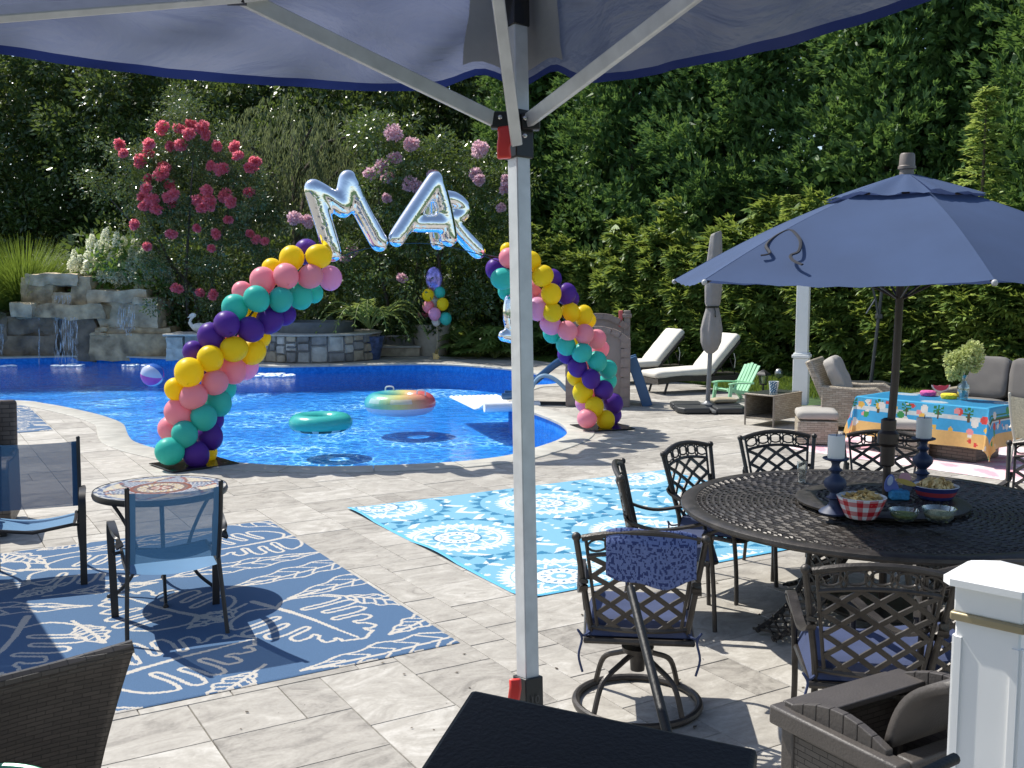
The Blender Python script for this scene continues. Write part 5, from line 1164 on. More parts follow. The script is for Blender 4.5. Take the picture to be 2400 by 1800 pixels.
# ---------------------------------------------------------------- umbrella
m_navf = MAT('navy_canvas', (.039, .070, .152), .9, var=.10, vs=3, bump=.12, bs=300, trans=.18, tcol=(.08, .12, .3))
m_pole = MAT('bronze_pole', (.055, .042, .035), .38, .4, var=.15)
def umbrella(label, C, th0, RR, rim, apex, nrib=6, group=None, lean=(0, 0)):
    t = thing('patio_umbrella', label, 'umbrella', C, 0, group); ax = Vector((lean[0], lean[1], apex)); V = [Vector((RR * math.cos(th0 + q * 2 * math.pi / nrib), RR * math.sin(th0 + q * 2 * math.pi / nrib), rim)) for q in range(nrib)]
    cen = lambda z: Vector((lean[0] * z / apex, lean[1] * z / apex, z))
    def surf(q, u, f):       # f 0 rim .. 1 apex ; u along edge
        a, b = V[q], V[(q + 1) % nrib]; e = a.lerp(b, u); p = e.lerp(ax, f); sag = -.035 * math.sin(math.pi * u) * (1 - f) - .0 * f; bulge = .05 * math.sin(math.pi * f); return p + Vector((0, 0, sag + bulge + .004 * math.sin(u * 40) * (1 - f)))
    for q in range(nrib):
        mb = MB(); mb.grid(lambda u, f, q=q: surf(q, u, f * .74), 14, 12); mb.build('canopy_panel', m_navf, t)
        mb = MB(); mb.tube([surf(q, 0, f * .8) - Vector((0, 0, .02)) for f in np.linspace(.0, 1, 9)], .008, 6); rb_ = mb.build('rib', m_pole, t)
        mb = MB(); mb.ball(V[q] + Vector((0, 0, -.012)), .016, 8, 6); mb.build('rib_tip', MAT('tip_grey', (.4, .4, .4), .4), rb_)
        mb = MB(); mb.tube([surf(q, 0, .45) - Vector((0, 0, .03)), cen(rim - .12)], .007, 6); mb.build('strut', m_pole, rb_)
    mb = MB()
    for q in range(nrib): mb.grid(lambda u, f, q=q: surf(q, u, .68 + .30 * f) + Vector((0, 0, .022 + .016 * (1 - f) * mnoise.noise(Vector((u * 3, q * 5.3, 0))) * 2 + .018 * math.sin(u * math.pi) * (1 - f))), 12, 6)
    mb.build('vent_cap', m_navf, t)
    mb = MB(); mb.lathe([(.03, apex - .04), (.045, apex - .02), (.04, apex + .02), (.038, apex + .035), (.05, apex + .04), (.05, apex + .055), (.045, apex + .06), (.042, apex + .12), (.036, apex + .13), (.001, apex + .132)], 18, (lean[0], lean[1], 0)); mb.build('finial', MAT('taupe_plastic', (.17, .14, .12), .5), t)
    mb = MB(); mb.tube([Vector((0, 0, .05)), Vector((0, 0, 1.0)), cen(apex * .55) * 1.0, cen(apex)], .0235, 14); mb.build('pole', m_pole, t)
    mb = MB(); c1 = 1.12; mb.lathe([(.03, c1 - .14), (.042, c1 - .13), (.042, c1 - .02), (.062, c1), (.062, c1 + .06), (.044, c1 + .08), (.044, c1 + .14), (.03, c1 + .15)], 18); ck_ = mb.build('crank_housing', m_pole, t)
    mb = MB(); mb.tube([(.05, -.02, c1 + .02), (.14, -.05, c1 + .02), (.17, -.06, c1 + .03)], .009, 6); mb.build('crank_handle', m_pole, ck_)
    return t
UM = umbrella('navy blue market umbrella standing through the round dining table', TC + Vector((.03, 0, 0)), R(207.5), 1.40, 2.095, 2.70, 6, None, (.05, 0))
mb = MB(); U0 = Vector((TC.x + .03, TC.y, 0))
def onumb(px, py, off=.02):      # string lies on the front-left panel
    V1 = U0 + Vector((1.40 * math.cos(R(207.5)), 1.40 * math.sin(R(207.5)), 2.085)); V2 = U0 + Vector((1.40 * math.cos(R(267.5)), 1.40 * math.sin(R(267.5)), 2.085)); A = U0 + Vector((.05, 0, 2.70)); n = (V2 - V1).cross(A - V1).normalized()
    if n.y > 0: n = -n
    o = Vector((0, 0, CAM_H)); r_ = ray(px, py); tt = (V1 + n * (.024 + off) - o).dot(n) / r_.dot(n); return o + r_ * tt
zs = lambda x, y: onumb(1600 + x / 2.765, y / 2.765)
mb.tube(catmull([zs(*q) for q in ((505, 1655), (565, 1640), (540, 1590), (600, 1530), (690, 1490), (740, 1520), (765, 1570), (750, 1630), (700, 1655), (720, 1690), (775, 1715))], 5, False), .010, 5, flat=.5)
tag(mb.build('tie_strap', MAT('black_strap', (.008, .010, .018), .8)), 'thin dark strap lying loose on the navy umbrella canopy', 'strap')
umbrella('unseen navy umbrella added to cast shade on the corner of the leaf print rug', Vector((-5.55, 6.2, 0)), R(4), 1.85, 2.1, 2.65, 6)  # added out of view, placed so its shadow edge crosses the rug corner
# ---------------------------------------------------------------- things on the table
def on_table(px, py, z=LZ): p = P(px, py, z); return Vector((p.x, p.y, z))
m_cand = MAT('candle_wax', (.78, .78, .74), .5, var=.03, trans=.15); m_blue = MAT('navy_paint', (.018, .032, .078), .55, var=.12)
def candle(px, py, label, lab2):
    c = on_table(px, py); t = thing('candle_holder', label, 'candle holder', c); prof = [(.001, 0), (.085, 0), (.09, .012), (.075, .03), (.045, .05), (.032, .075), (.034, .10), (.05, .115), (.034, .13), (.026, .15), (.04, .165), (.062, .195), (.066, .22), (.058, .245), (.03, .268), (.022, .285), (.028, .30), (.042, .312), (.026, .328), (.022, .35), (.03, .37), (.07, .385), (.078, .392), (.074, .398), (.001, .394)]
    MB().lathe([(r_ * .95, z * .80) for r_, z in prof], 28).build('turned_stem', m_blue, t); k_ = thing('pillar_candle', lab2, 'candle', c + Vector((0, 0, .316))); MB().lathe([(.001, 0), (.046, 0), (.047, .005), (.047, .125), (.044, .13), (.03, .126), (.001, .124)], 28).build('wax', m_cand, k_); MB().tube([(0, 0, .12), (.003, 0, .15)], .0025, 5).build('wick', m_blk, k_)
candle(1955, 1203, 'navy turned candle holder beside the gingham bowl', 'white pillar candle on the holder beside the gingham bowl')
candle(2160, 1142, 'navy turned candle holder behind the striped bowl of chips', 'white pillar candle on the holder behind the striped chip bowl')
def gl(px, py):
    c = P(px, py, TZ); t = thing('drinking_glass', 'empty clear drinking glass at the far rim of the dining table', 'glass', c); MB().lathe([(.001, .0), (.026, 0), (.034, .14), (.032, .14), (.024, .012), (.001, .010)], 24).build('tumbler', MGLASS('clear_glass', (.93, .96, .96), .10), t)
gl(1879, 1130)
m_pr = MATTR('bowl_print', .25, 0, 40, .03, 0, .5)
def bowl(px, py, r0, r1, h, label, colf, name='snack_bowl', mat=m_pr, inner=(.70, .70, .70), sx=1., rz=0.):
    c = on_table(px, py); t = thing(name, label, 'bowl', c, rz); mb = MB(); n = 48; pr = [(r0 * .2, 0), (r0, 0)] + [(r0 + (r1 - r0) * (f ** .75), h * f) for f in np.linspace(.08, 1, 9)]
    mb.lathe(pr, n, colf=lambda i, j: colf(max(0, i - 1) / 9, j / n), sx=sx); mb.lathe([(r1, h), (r1 - .006, h + .002), (r1 - .012, h - .004)] + [(r0 + (r1 - r0) * (f ** .75) - .012, h * f + .004) for f in np.linspace(.9, .1, 6)] + [(.001, .012)], n, colf=lambda i, j: inner, sx=sx); mb.build('bowl', mat, t); return t, c
def ging(f, a):
    x = int(a * 20) % 2; y = int(f * 4.99) % 2; return (.72, .72, .70) if not (x or y) else ((.50, .02, .03) if (x and y) else (.58, .22, .22))
def foods(t, n, r_, z, mat, shape, seed, name):
    g = random.Random(seed); mb = MB()
    for q in range(n):
        a = g.random() * 6.28; rr_ = r_ * math.sqrt(g.random()); zz = z + .045 * (1 - (rr_ / r_) ** 2) + g.uniform(-.006, .012); M_ = Matrix.Translation((rr_ * math.cos(a), rr_ * math.sin(a), zz)) @ Matrix.Rotation(g.random() * 6, 4, 'Z') @ Matrix.Rotation(g.uniform(-.9, .9), 4, 'X') @ Matrix.Rotation(g.uniform(-.9, .9), 4, 'Y'); mb.M = M_; shape(mb, g)
    mb.M = Matrix.Identity(4); o = mb.build(name, mat, t); o['kind'] = 'stuff'; return o
def tri(mb, g):
    s = g.uniform(.022, .03); mb.add([(-s, -s * .6, .006), (s, -s * .6, .006), (0, s, .006), (0, 0, 0), (0, 0, .003)], [(0, 1, 3), (1, 2, 3), (2, 0, 3)])
def curl(mb, g): s = g.uniform(.012, .02); mb.grid(lambda u, v: (s * math.cos(u * 3.4), s * math.sin(u * 3.4), (v - .5) * .03), 5, 1)
m_chip = MAT('tortilla_chip', (.72, .52, .22), .7, var=.25, vs=30); m_corn = MAT('scoop_chip', (.76, .56, .26), .7, var=.25, vs=30)
t, c = bowl(2018, 1212, .078, .134, .118, 'red and white gingham bowl filled with tortilla chips', ging); foods(t, 110, .104, .086, m_chip, tri, 1, 'chips')
t, c = bowl(2192, 1168, .09, .134, .08, 'navy and red striped bowl heaped with corn chips', lambda f, a: (.42, .05, .06) if .32 < f < .62 else (.035, .045, .16)); foods(t, 120, .098, .06, m_corn, curl, 2, 'chips')
mgl = MGLASS('bowl_glass', (.85, .92, .9), .10)
def dip(px, py, r_, h, label, fill, col, seed, rough=False):
    c = on_table(px, py); t = thing('dip_bowl', label, 'bowl', c); MB().lathe([(.001, 0), (r_ * .55, 0), (r_ * .8, h * .3), (r_, h), (r_ - .005, h), (r_ * .78, h * .33), (r_ * .5, .008), (.001, .008)], 30).build('glass_bowl', mgl, t)
    mb = MB(); mb.lathe([(r_ * .5, .01), (r_ * .76, h * .32), (r_ * .88, h * .62), (r_ * .6, h * (.62 + (.12 if rough else 0))), (.001, h * (.64 + (.2 if rough else 0)))], 30); mb.build('dip', MAT(fill, col, .6, var=.3, vs=40, bump=.8, bs=60), t)
dip(2118, 1220, .082, .062, 'glass bowl of green dip beside the gingham bowl', 'green_salsa', (.30, .33, .09), 3); dip(2200, 1222, .092, .075, 'glass bowl of pale chunky dip next to the green one', 'pale_dip', (.64, .56, .34), 4, True)
# party centrepiece with flip flop and sun hat cut-outs
c = on_table(2105, 1170); t = thing('party_centerpiece', 'small party centerpiece with flip flop and sun hat cutouts in blue tissue', 'decoration', c)
mb = MB(); mb.box((0, 0, .03), (.11, .09, .06)); mb.build('tissue_box', MAT('blue_tissue', (.03, .22, .42), .7, var=.3, vs=30, bump=.6), t, bevel=.012)
def cut(name, pts, col, x, z, dy, cm=None):
    mb = MB(); k_ = len(pts); vs = [(x + p[0], dy - .003, z + p[1]) for p in pts] + [(x + p[0], dy + .003, z + p[1]) for p in pts]; mb.add(vs, [tuple(range(k_)), tuple(range(k_, 2 * k_))[::-1]] + [(i, (i + 1) % k_, k_ + (i + 1) % k_, k_ + i) for i in range(k_)]); return mb.build(name, MAT(cm or name, col, .6, var=.1), t, smooth=False)
el = lambda a, b, n=18, th=0.: [(a * math.cos(q / n * 6.283) * math.cos(th) - b * math.sin(q / n * 6.283) * math.sin(th), a * math.cos(q / n * 6.283) * math.sin(th) + b * math.sin(q / n * 6.283) * math.cos(th)) for q in range(n)]
cut('flip_flop', el(.028, .055, 18, -.25), (.12, .16, .42), -.06, .10, -.01); cut('flip_flop_strap', el(.016, .03, 12, -.25), (.45, .5, .62), -.058, .115, -.016); cut('flip_flop', el(.028, .05, 18, .35), (.14, .18, .45), -.03, .075, .0); cut('hat_crown', el(.036, .034), (.55, .28, .32), .035, .128, 0); cut('hat_brim', el(.062, .016, 18, -.3), (.52, .36, .08), .04, .104, -.008); cut('sunglasses_face', el(.03, .03), (.06, .07, .12), .05, .075, -.004)
mb = MB(); mb.tube([(-.05, 0, .05), (-.055, 0, .09)], .003, 5); mb.tube([(.035, .004, .05), (.035, .004, .11)], .003, 5); mb.build('picks', m_cand, t)
# ================================================================ SLING CHAIRS AND MOSAIC TABLE
m_frame = MAT('dark_frame', (.022, .020, .019), .4, .2, var=.2)
def slingmat(nm, c, alpha):
    m, t = newmat(nm); b = N(t, 'ShaderNodeBsdfPrincipled'); b.inputs['Base Color'].default_value = rgba(c); b.inputs['Roughness'].default_value = .75
    tr = N(t, 'ShaderNodeBsdfTransparent'); mx = N(t, 'ShaderNodeMixShader'); tc = N(t, 'ShaderNodeTexCoord'); wv = N(t, 'ShaderNodeTexWave', bands_direction='X'); wv.inputs['Scale'].default_value = 110; L(t, tc, 'Object', wv, 'Vector')
    tl = N(t, 'ShaderNodeBsdfTranslucent'); tl.inputs[0].default_value = rgba(mul(c, 1.3)); m2 = N(t, 'ShaderNodeMixShader'); m2.inputs[0].default_value = .2; L(t, b, 0, m2, 1); L(t, tl, 0, m2, 2)
    mr = N(t, 'ShaderNodeMapRange'); mr.inputs[3].default_value = alpha - .14; mr.inputs[4].default_value = alpha + .14; L(t, wv, 1, mr, 0); L(t, mr, 0, mx, 0); L(t, tr, 0, mx, 1); L(t, m2, 0, mx, 2); o = N(t, 'ShaderNodeOutputMaterial'); L(t, mx, 0, o, 0); return m
m_sling = slingmat('blue_mesh', (.032, .095, .19), .78); m_slingd = MAT('blue_sling_solid', (.06, .165, .30), .7, var=.06, bump=.1, bs=400)
def sling_chair(label, loc, rz, mesh_m, seat_m, frame_m, group=None, w=.25, cat='chair'):
    t = thing('sling_chair', label, cat, loc, rz, group); bb = lambda u, v: Vector((u * w, -.24 - .17 * v - .02 * math.sin(math.pi * v) - .025 * (1 - u * u) * v, .46 + .45 * v - .012 * (1 - u * u) * v))
    mb = MB(); mb.grid(lambda u, v: bb(2 * u - 1, v) + Vector((0, -.008 * math.sin(math.pi * u) * math.sin(math.pi * v), 0)), 12, 12); mb.build('back_sling', mesh_m, t)
    for s in (-1, 1):
        mb = MB(); mb.grid(lambda u, v, s=s: bb(s * (1 - .15 * u), v) + Vector((0, -.004, 0)), 2, 10); mb.build('sling_hem', seat_m, t)
        mb = MB(); mb.tube([bb(s * 1.02, v) for v in np.linspace(-.05, 1.04, 8)], .014, 8); mb.ball(bb(s * 1.02, 1.05), .015, 8, 6); mb.build('back_post', frame_m, t)
        mb = MB(); mb.tube(catmull([bb(s * 1.02, -.02), Vector((s * .265, -.26, .3)), Vector((s * .275, -.30, .12)), Vector((s * .28, -.34, 0))], 4, False), .013, 8); mb.build('rear_leg', frame_m, t)
        mb = MB(); mb.bar(catmull([Vector(q) for q in ((s * .305, .25, .0), (s * .31, .245, .30), (s * .315, .235, .52), (s * .315, .20, .61), (s * .315, .10, .640), (s * .31, -.06, .625), (s * .30, -.20, .59), (s * .292, -.24, .565))], 5, False), .044, .016, lambda i: (0, 1, .35)); mb.build('arm_and_front_leg', frame_m, t)
        MB().tube([(s * .31, .2, .42), (s * .25, .22, .425)], .011, 6).build('bracket', frame_m, t)
    mb = MB(); mb.grid(lambda u, v: ((2 * u - 1) * .25, -.25 + .50 * v, .425 - .03 * math.sin(math.pi * u) - .015 * (1 - v) + .02 * (v > .95)), 12, 10); mb.build('seat_sling', seat_m, t)
    mb = MB(); mb.tube([(-.255, -.25, .415), (-.26, 0, .42), (-.255, .24, .432), (0, .262, .40), (.255, .24, .432), (.26, 0, .42), (.255, -.25, .415)], .012, 8); mb.build('seat_frame', frame_m, t)
    return t
q1, q2 = P(322, 1517), P(512, 1490); mid = (q1 + q2) / 2; dirv = (q2 - q1).normalized(); rz = math.atan2(dirv.y, dirv.x)
sling_chair('blue mesh sling chair turned away, pulled up at the mosaic table on the leaf rug', mid - Matrix.Rotation(rz, 3, 'Z') @ Vector((0, -.34, 0)), rz, m_sling, m_slingd, m_frame, 'blue sling chairs')
p = P(192, 1372); rz2 = R(201); pc = p - Matrix.Rotation(rz2, 3, 'Z') @ Vector((-.29, .24, 0))
sling_chair('blue mesh sling chair facing out from the wicker armchair at the rug edge', pc, rz2, m_sling, m_slingd, m_frame, 'blue sling chairs', .275)
# mosaic bistro table
mc = P(377, 1143, .72); MT = thing('bistro_table', 'round mosaic top bistro table with curved black iron legs', 'table', (mc.x, mc.y, 0)); MR = .425
def mos(f, a):
    g = math.sin(a * 6); rd = (int(a / 6.283 * 96) * 7919 + int(f * 18) * 104729) % 100 / 100
    if f > .93: return (.55, .53, .48) if rd > .3 else (.12, .14, .2)
    if f > .86: return (.10, .13, .22) if rd < .6 else (.4, .42, .45)
    if .40 < f < .46: return (.22, .06, .03)
    if f < .15: return (.3, .08, .05) if int(a / 6.283 * 12) % 2 else (.55, .5, .42)
    if f < .40: return ((.5, .36, .16) if rd < .4 else ((.60, .55, .47) if rd < .8 else (.14, .15, .2))) if .2 < f < .36 else (.16, .10, .09)
    pet = abs(((a / 6.283 * 6) % 1) - .5) * 2; lim = 1 - (f - .46) / .4
    if pet < lim: return (.16, .19, .26) if int(f * 40 + pet * 4) % 2 else (.46, .47, .48)
    if pet < lim + .2: return (.30, .09, .06) if rd < .55 else (.1, .1, .12)
    return (.58, .50, .36) if rd < .7 else (.46, .44, .40)
mb = MB(); n = 120; mb.lathe([(.001 + MR * .985 * i / 34, .72) for i in range(35)], n, colf=lambda i, j: tuple(.9 * q for q in mos((i + .5) / 34, 2 * math.pi * (j + .5) / n))); mb.build('mosaic_top', MATTR('mosaic', .3, .3, 130, .1, 0, .5), MT)
mb = MB(); mb.lathe([(MR * .985, .719), (MR * .985, .723), (MR, .722), (MR + .006, .70), (MR, .682), (MR * .96, .682), (.001, .70)], 72); mb.build('iron_rim', m_frame, MT)
for q in range(4):
    a = R(20 + 90 * q); rd = Vector((math.cos(a), math.sin(a), 0)); mb = MB(); mb.tube(catmull([rd * r_ + Vector((0, 0, z)) for r_, z in ((.34, .69), (.24, .52), (.16, .30), (.20, .14), (.30, .03), (.34, .012))], 5, False), .012, 8); mb.ball(rd * .345 + Vector((0, 0, .015)), .018, 8, 6); mb.build('curved_leg', m_frame, MT)
mb = MB(); torus(mb, (0, 0, .24), .155, .008, 32, 6); mb.build('leg_ring', m_frame, MT)
# ================================================================ FAR RIGHT FURNITURE
def pillow(name, d, mat, parent, loc, rot=(0, 0, 0), puff=.25, wr=.006, seed=1):
    bm = bmesh.new(); bmesh.ops.create_cube(bm, size=1.0); bmesh.ops.subdivide_edges(bm, edges=bm.edges[:], cuts=7, use_grid_fill=True)
    for v in bm.verts:
        c = v.co * 2; f = 1.0
        x, y, z = c; ex = 1 - max(0, abs(x)) ** 6; ey = 1 - max(0, abs(y)) ** 6; ez = 1 - abs(z) ** 6
        thin = 1 + puff * (ex * ey - 1) if abs(z) > .05 else 1
        rd = Vector((x * (1 - .06 * (abs(z) ** 3)), y * (1 - .06 * abs(z) ** 3), z * thin))
        if abs(x) > .98 and abs(y) > .98: rd.x *= .965; rd.y *= .965
        q = Vector((rd.x * d[0] / 2, rd.y * d[1] / 2, rd.z * d[2] / 2)); v.co = q + mnoise.noise_vector(q * 7 + Vector((seed, 0, 0))) * wr
    me = bpy.data.meshes.new(name); bm.to_mesh(me); bm.free(); me.polygons.foreach_set('use_smooth', [True] * len(me.polygons)); me.set_sharp_from_angle(angle=R(75)); me.materials.append(mat); return put(name, me, parent, loc, rot)
m_cream = MAT('cream_cushion', (.62, .59, .52), .9, var=.06, bump=.1, bs=150); m_greyc = MAT('taupe_cushion', (.36, .335, .30), .9, var=.06, vs=4, bump=.12, bs=150); m_darkc = MAT('grey_cushion', (.15, .14, .13), .9, var=.06, bump=.12, bs=150)
W_dark = MWICKER('dark_wicker', (.030, .025, .022), (.045, .037, .032), (.006, .005, .005), 38); W_tan = MWICKER('tan_wicker', (.30, .25, .185), (.44, .385, .305), (.07, .056, .042), 19); W_brown = MWICKER('brown_wicker', (.085, .062, .047), (.14, .108, .083), (.012, .010, .008), 13)
W_near = MWICKER('near_dark_wicker', (.028, .023, .020), (.046, .038, .033), (.004, .0035, .003), 30)
def lounger(label, foot, ang):
    t = thing('chaise_lounge', label, 'lounge chair', foot, ang, 'cushioned chaise lounges'); a = R(47)
    mb = MB(); mb.bar(catmull([Vector(q) for q in ((0, 0, .24), (.5, 0, .29), (1.1, 0, .26), (1.95, 0, .27))], 5, False), .68, .10, (0, 0, 1)); mb.build('wicker_frame', W_dark, t)
    mb = MB(); mb.M = Matrix.Translation((1.18, 0, .33)) @ Matrix.Rotation(-a, 4, 'Y'); mb.box((.42, 0, 0), (.86, .66, .05)); mb.build('back_frame', W_dark, t, bevel=.01)
    for x, y in ((.25, -.28), (.25, .28), (1.6, -.28), (1.6, .28)): mb = MB(); mb.tube([(x, y, .25), (x - .08 if x < 1 else x + .06, y, 0)], .022, 6); mb.build('leg', MAT('lounge_leg', (.02, .018, .016), .5), t)
    mb = MB(); mb.tube([(1.75, .2, .30), (1.62, .2, .62)], .012, 6); mb.tube([(1.75, -.2, .30), (1.62, -.2, .62)], .012, 6); mb.build('back_strut', MAT('lounge_leg', (.02, .018, .016), .5), t)
    p = pillow('seat_cushion', (1.28, .66, .16), m_cream, t, (.62, 0, .375), (0, R(-2), 0), .25)
    p = pillow('back_cushion', (.90, .64, .16), m_cream, t, (1.18 + .44 * math.cos(a) - .03, 0, .41 + .44 * math.sin(a)), (0, -a, 0), .25, seed=3)
    mb = MB(); mb.tube([(1.62, -.33, .72), (1.64, -.35, .6), (1.63, -.34, .45)], .008, 5); mb.build('tie', m_cream, t)
l2 = P(1520, 922); lounger('cream cushioned chaise lounge with the mint green kids chair at its head', l2, R(22)); lounger('cream cushioned chaise lounge beside the toy castle ladder', l2 + Vector((-.75, 1.75, 0)), R(22))
# toy castle with slide
m_toy = MAT('taupe_plastic_stone', (.235, .185, .16), .6, var=.18, vs=7, bump=.3, bs=20); m_toyw = MAT('taupe_plastic_wall', (.25, .205, .18), .6, var=.08); m_toyb = MAT('blue_plastic', (.035, .105, .22), .35, var=.1)
ca = P(1400, 953); CA = thing('toy_castle', 'taupe plastic toy castle with blue slide and ladder beside the pool', 'playhouse', (ca.x, ca.y, 0), R(-6)); hw = .50
arcz = lambda x, h=1.17: h + .20 * (1 - (x / hw) ** 2)
for yy, hh in ((0, 1.10), (.95, 1.28)):
    mb = MB(); pl = [(-hw, 0), (hw, 0)] + [(hw - 2 * hw * q / 10, arcz(hw - 2 * hw * q / 10, hh)) for q in range(11)]; k_ = len(pl); mb.add([(x, yy, z) for x, z in pl] + [(x, yy + .06, z) for x, z in pl], [tuple(range(k_)), tuple(range(k_, 2 * k_))[::-1]] + [(i, (i + 1) % k_, k_ + (i + 1) % k_, k_ + i) for i in range(k_)]); mb.build('wall_panel', m_toyw, CA, smooth=False)
    for s in (-1, 1):
        for q in range(7 if s > 0 else 6): put('edge_stone', rockmesh('edge_stone', (.15, .12, .155), q + 3 * s + yy, m_toy, .006, .06), CA, (s * (hw - .05), yy + .02, .08 + q * .163))
    for q in range(7):
        x = -hw + .07 + q * (2 * hw - .14) / 6; put('cap_stone', rockmesh('cap_stone', (.155, .13, .10), q + 30 + yy, m_toy, .006, .06), CA, (x, yy + .02, arcz(x, hh) - .02), (0, math.atan(.4 * x / hw / hw * 2 * .5), 0))
for x in (-hw + .04, hw - .02):
    for y in (.02, .98):
        mb = MB(); mb.box((x, y, .72 if y > .5 else .55), (.11, .11, 1.44 if y > .5 else 1.1)); mb.build('corner_post', m_toyw, CA, bevel=.012)
mb = MB(); mb.box((hw - .02, .98, 1.47), (.16, .16, .07)); mb.box((hw - .02, .98, 1.53), (.12, .12, .06)); mb.build('post_cap', m_toy, CA, bevel=.012)
mb = MB(); mb.box((hw - .13, .98, 1.42), (.07, .1, .28)); mb.build('red_flag_panel', MAT('coral_plastic', (.6, .12, .12), .5), CA, bevel=.01)
mb = MB(); mb.box((0, .5, .62), (2 * hw - .1, .9, .06)); mb.build('platform', m_toyw, CA)
sl_ = catmull([Vector(q) for q in ((-.45, .5, .78), (-.75, .45, .62), (-1.1, .38, .33), (-1.42, .32, .12), (-1.62, .28, .10))], 5, False)
mb = MB(); mb.bar(sl_, .40, .03, (0, 0, 1)); mb.build('slide_bed', m_toyb, CA)
for s in (-1, 1): mb = MB(); mb.tube([q + Vector((.02, s * .21, .05)) for q in sl_], .035, 8, flat=1.5); mb.build('slide_rail', m_toyb, CA)
mb = MB(); mb.tube(catmull([Vector(q) for q in ((-1.18, .08, .02), (-1.05, .06, .38), (-.9, .05, .50), (-.7, .03, .44), (-.5, .0, .26))], 5, False), .035, 8); mb.build('slide_brace', MAT('pale_blue_plastic', (.22, .34, .45), .35), CA)
mb = MB(); mb.box((-1.0, .2, .025), (1.0, .1, .045)); mb.build('ground_rail', MAT('dark_toy_rail', (.03, .03, .03), .6), CA)
mb = MB(); mb.M = Matrix.Translation((hw + .06, .35, .78)) @ Matrix.Rotation(R(-19), 4, 'Y')
for s in (-1, 1): mb.box((0, s * .2, -.4), (.17, .08, .86))
for q in range(4): mb.box((0, 0, -.08 - q * .2), (.10, .36, .05))
mb.build('ladder', m_toyb, CA, bevel=.012)
# shut cantilever umbrella with weights
cu = P(1658, 962); CU = thing('cantilever_umbrella', 'closed cantilever umbrella in a grey cover on black weights', 'umbrella', (cu.x, cu.y, 0)); m_cov = MAT('grey_cover', (.24, .225, .215), .85, var=.12, vs=4, bump=.5, bs=7); m_gp = MAT('grey_pole', (.20, .205, .21), .4, .5); m_wt = MAT('black_weight', (.028, .030, .032), .5, var=.15)
top = PY(1678, 545, cu.y) - cu; mb = MB(); ax = lambda z: Vector((top.x * z / top.z, 0, z)); zs_ = [.92, .98, 1.10, 1.30, 1.50, 1.62, 1.66, 1.72, 1.95, 2.3, 2.6, top.z - .04, top.z]; rs_ = [.05, .11, .155, .165, .13, .105, .095, .12, .135, .13, .105, .09, .075]
vs = []; fs = []; n = 28
for z, r_ in zip(zs_, rs_):
    for j in range(n): a = 2 * math.pi * j / n; f = 1 + .10 * math.sin(a * 7 + z) * (1 if z < 1.6 else .5); vs.append(ax(z) + Vector((r_ * f * math.cos(a), r_ * f * .85 * math.sin(a), .03 * math.cos(a) if z > 2.7 else 0)))
for i in range(len(zs_) - 1): fs += [(i * n + j, i * n + (j + 1) % n, (i + 1) * n + (j + 1) % n, (i + 1) * n + j) for j in range(n)]
fs.append(tuple((len(zs_) - 1) * n + j for j in range(n))); mb.add(vs, fs); mb.build('cover', m_cov, CU, ang=60)
mb = MB(); mb.tube([(0, 0, .05), ax(1.1)], .036, 12); mb.build('pole', m_gp, CU); mb = MB(); mb.lathe([(.105, 1.645), (.112, 1.65), (.112, 1.67), (.105, 1.675)], 20, ax(1.65) * Vector((1, 0, 0)).x if False else (ax(1.65).x, 0, 0)); mb.build('strap', m_blk, CU)
mb = MB(); mb.tube([ax(1.66) + Vector((.0, -.1, 0)), ax(1.6) + Vector((.02, -.125, 0)), ax(1.5) + Vector((.03, -.13, 0))], .01, 5); mb.build('strap_end', m_blk, CU)
mb = MB(); mb.bar([(.10, 0, 1.85), (.115, -.03, 1.7), (.1, -.03, 1.5)], .05, .01, (0, 1, 0)); mb.build('blue_label', MAT('blue_label', (.03, .12, .5), .5), CU)
mb = MB(); mb.lathe([(.11, .06), (.11, .11), (.06, .13), (.04, .16)], 20); mb.build('hub', m_gp, CU); mb = MB(); mb.box((0, 0, .05), (1.1, .06, .03)); mb.box((0, 0, .05), (.06, 1.1, .03)); mb.build('cross_base', m_gp, CU)
for sx in (-1, 1):
    for sy in (-1, 1): mb = MB(); mb.prism([(sx * .05, sy * .05), (sx * .55, sy * .05), (sx * .55, sy * .38), (sx * .45, sy * .5), (sx * .05, sy * .5)], .012, .10); mb.build('base_weight', m_wt, CU, bevel=.02)
sb = thing('sandbag', 'small tan sandbag lying on the cantilever umbrella weights', 'sandbag', (cu.x + .30, cu.y + .2, .10)); pillow('bag', (.40, .22, .09), MAT('tan_bag', (.36, .31, .21), .9, var=.15), sb, (0, 0, .045), (0, 0, .2), .5, .01)
# mint kids chair
kc = P(1718, 938); KC = thing('kids_chair', 'mint green plastic kids adirondack chair', 'chair', (kc.x, kc.y, 0), R(118)); m_mint = MAT('mint_plastic', (.28, .56, .34), .45, var=.08)
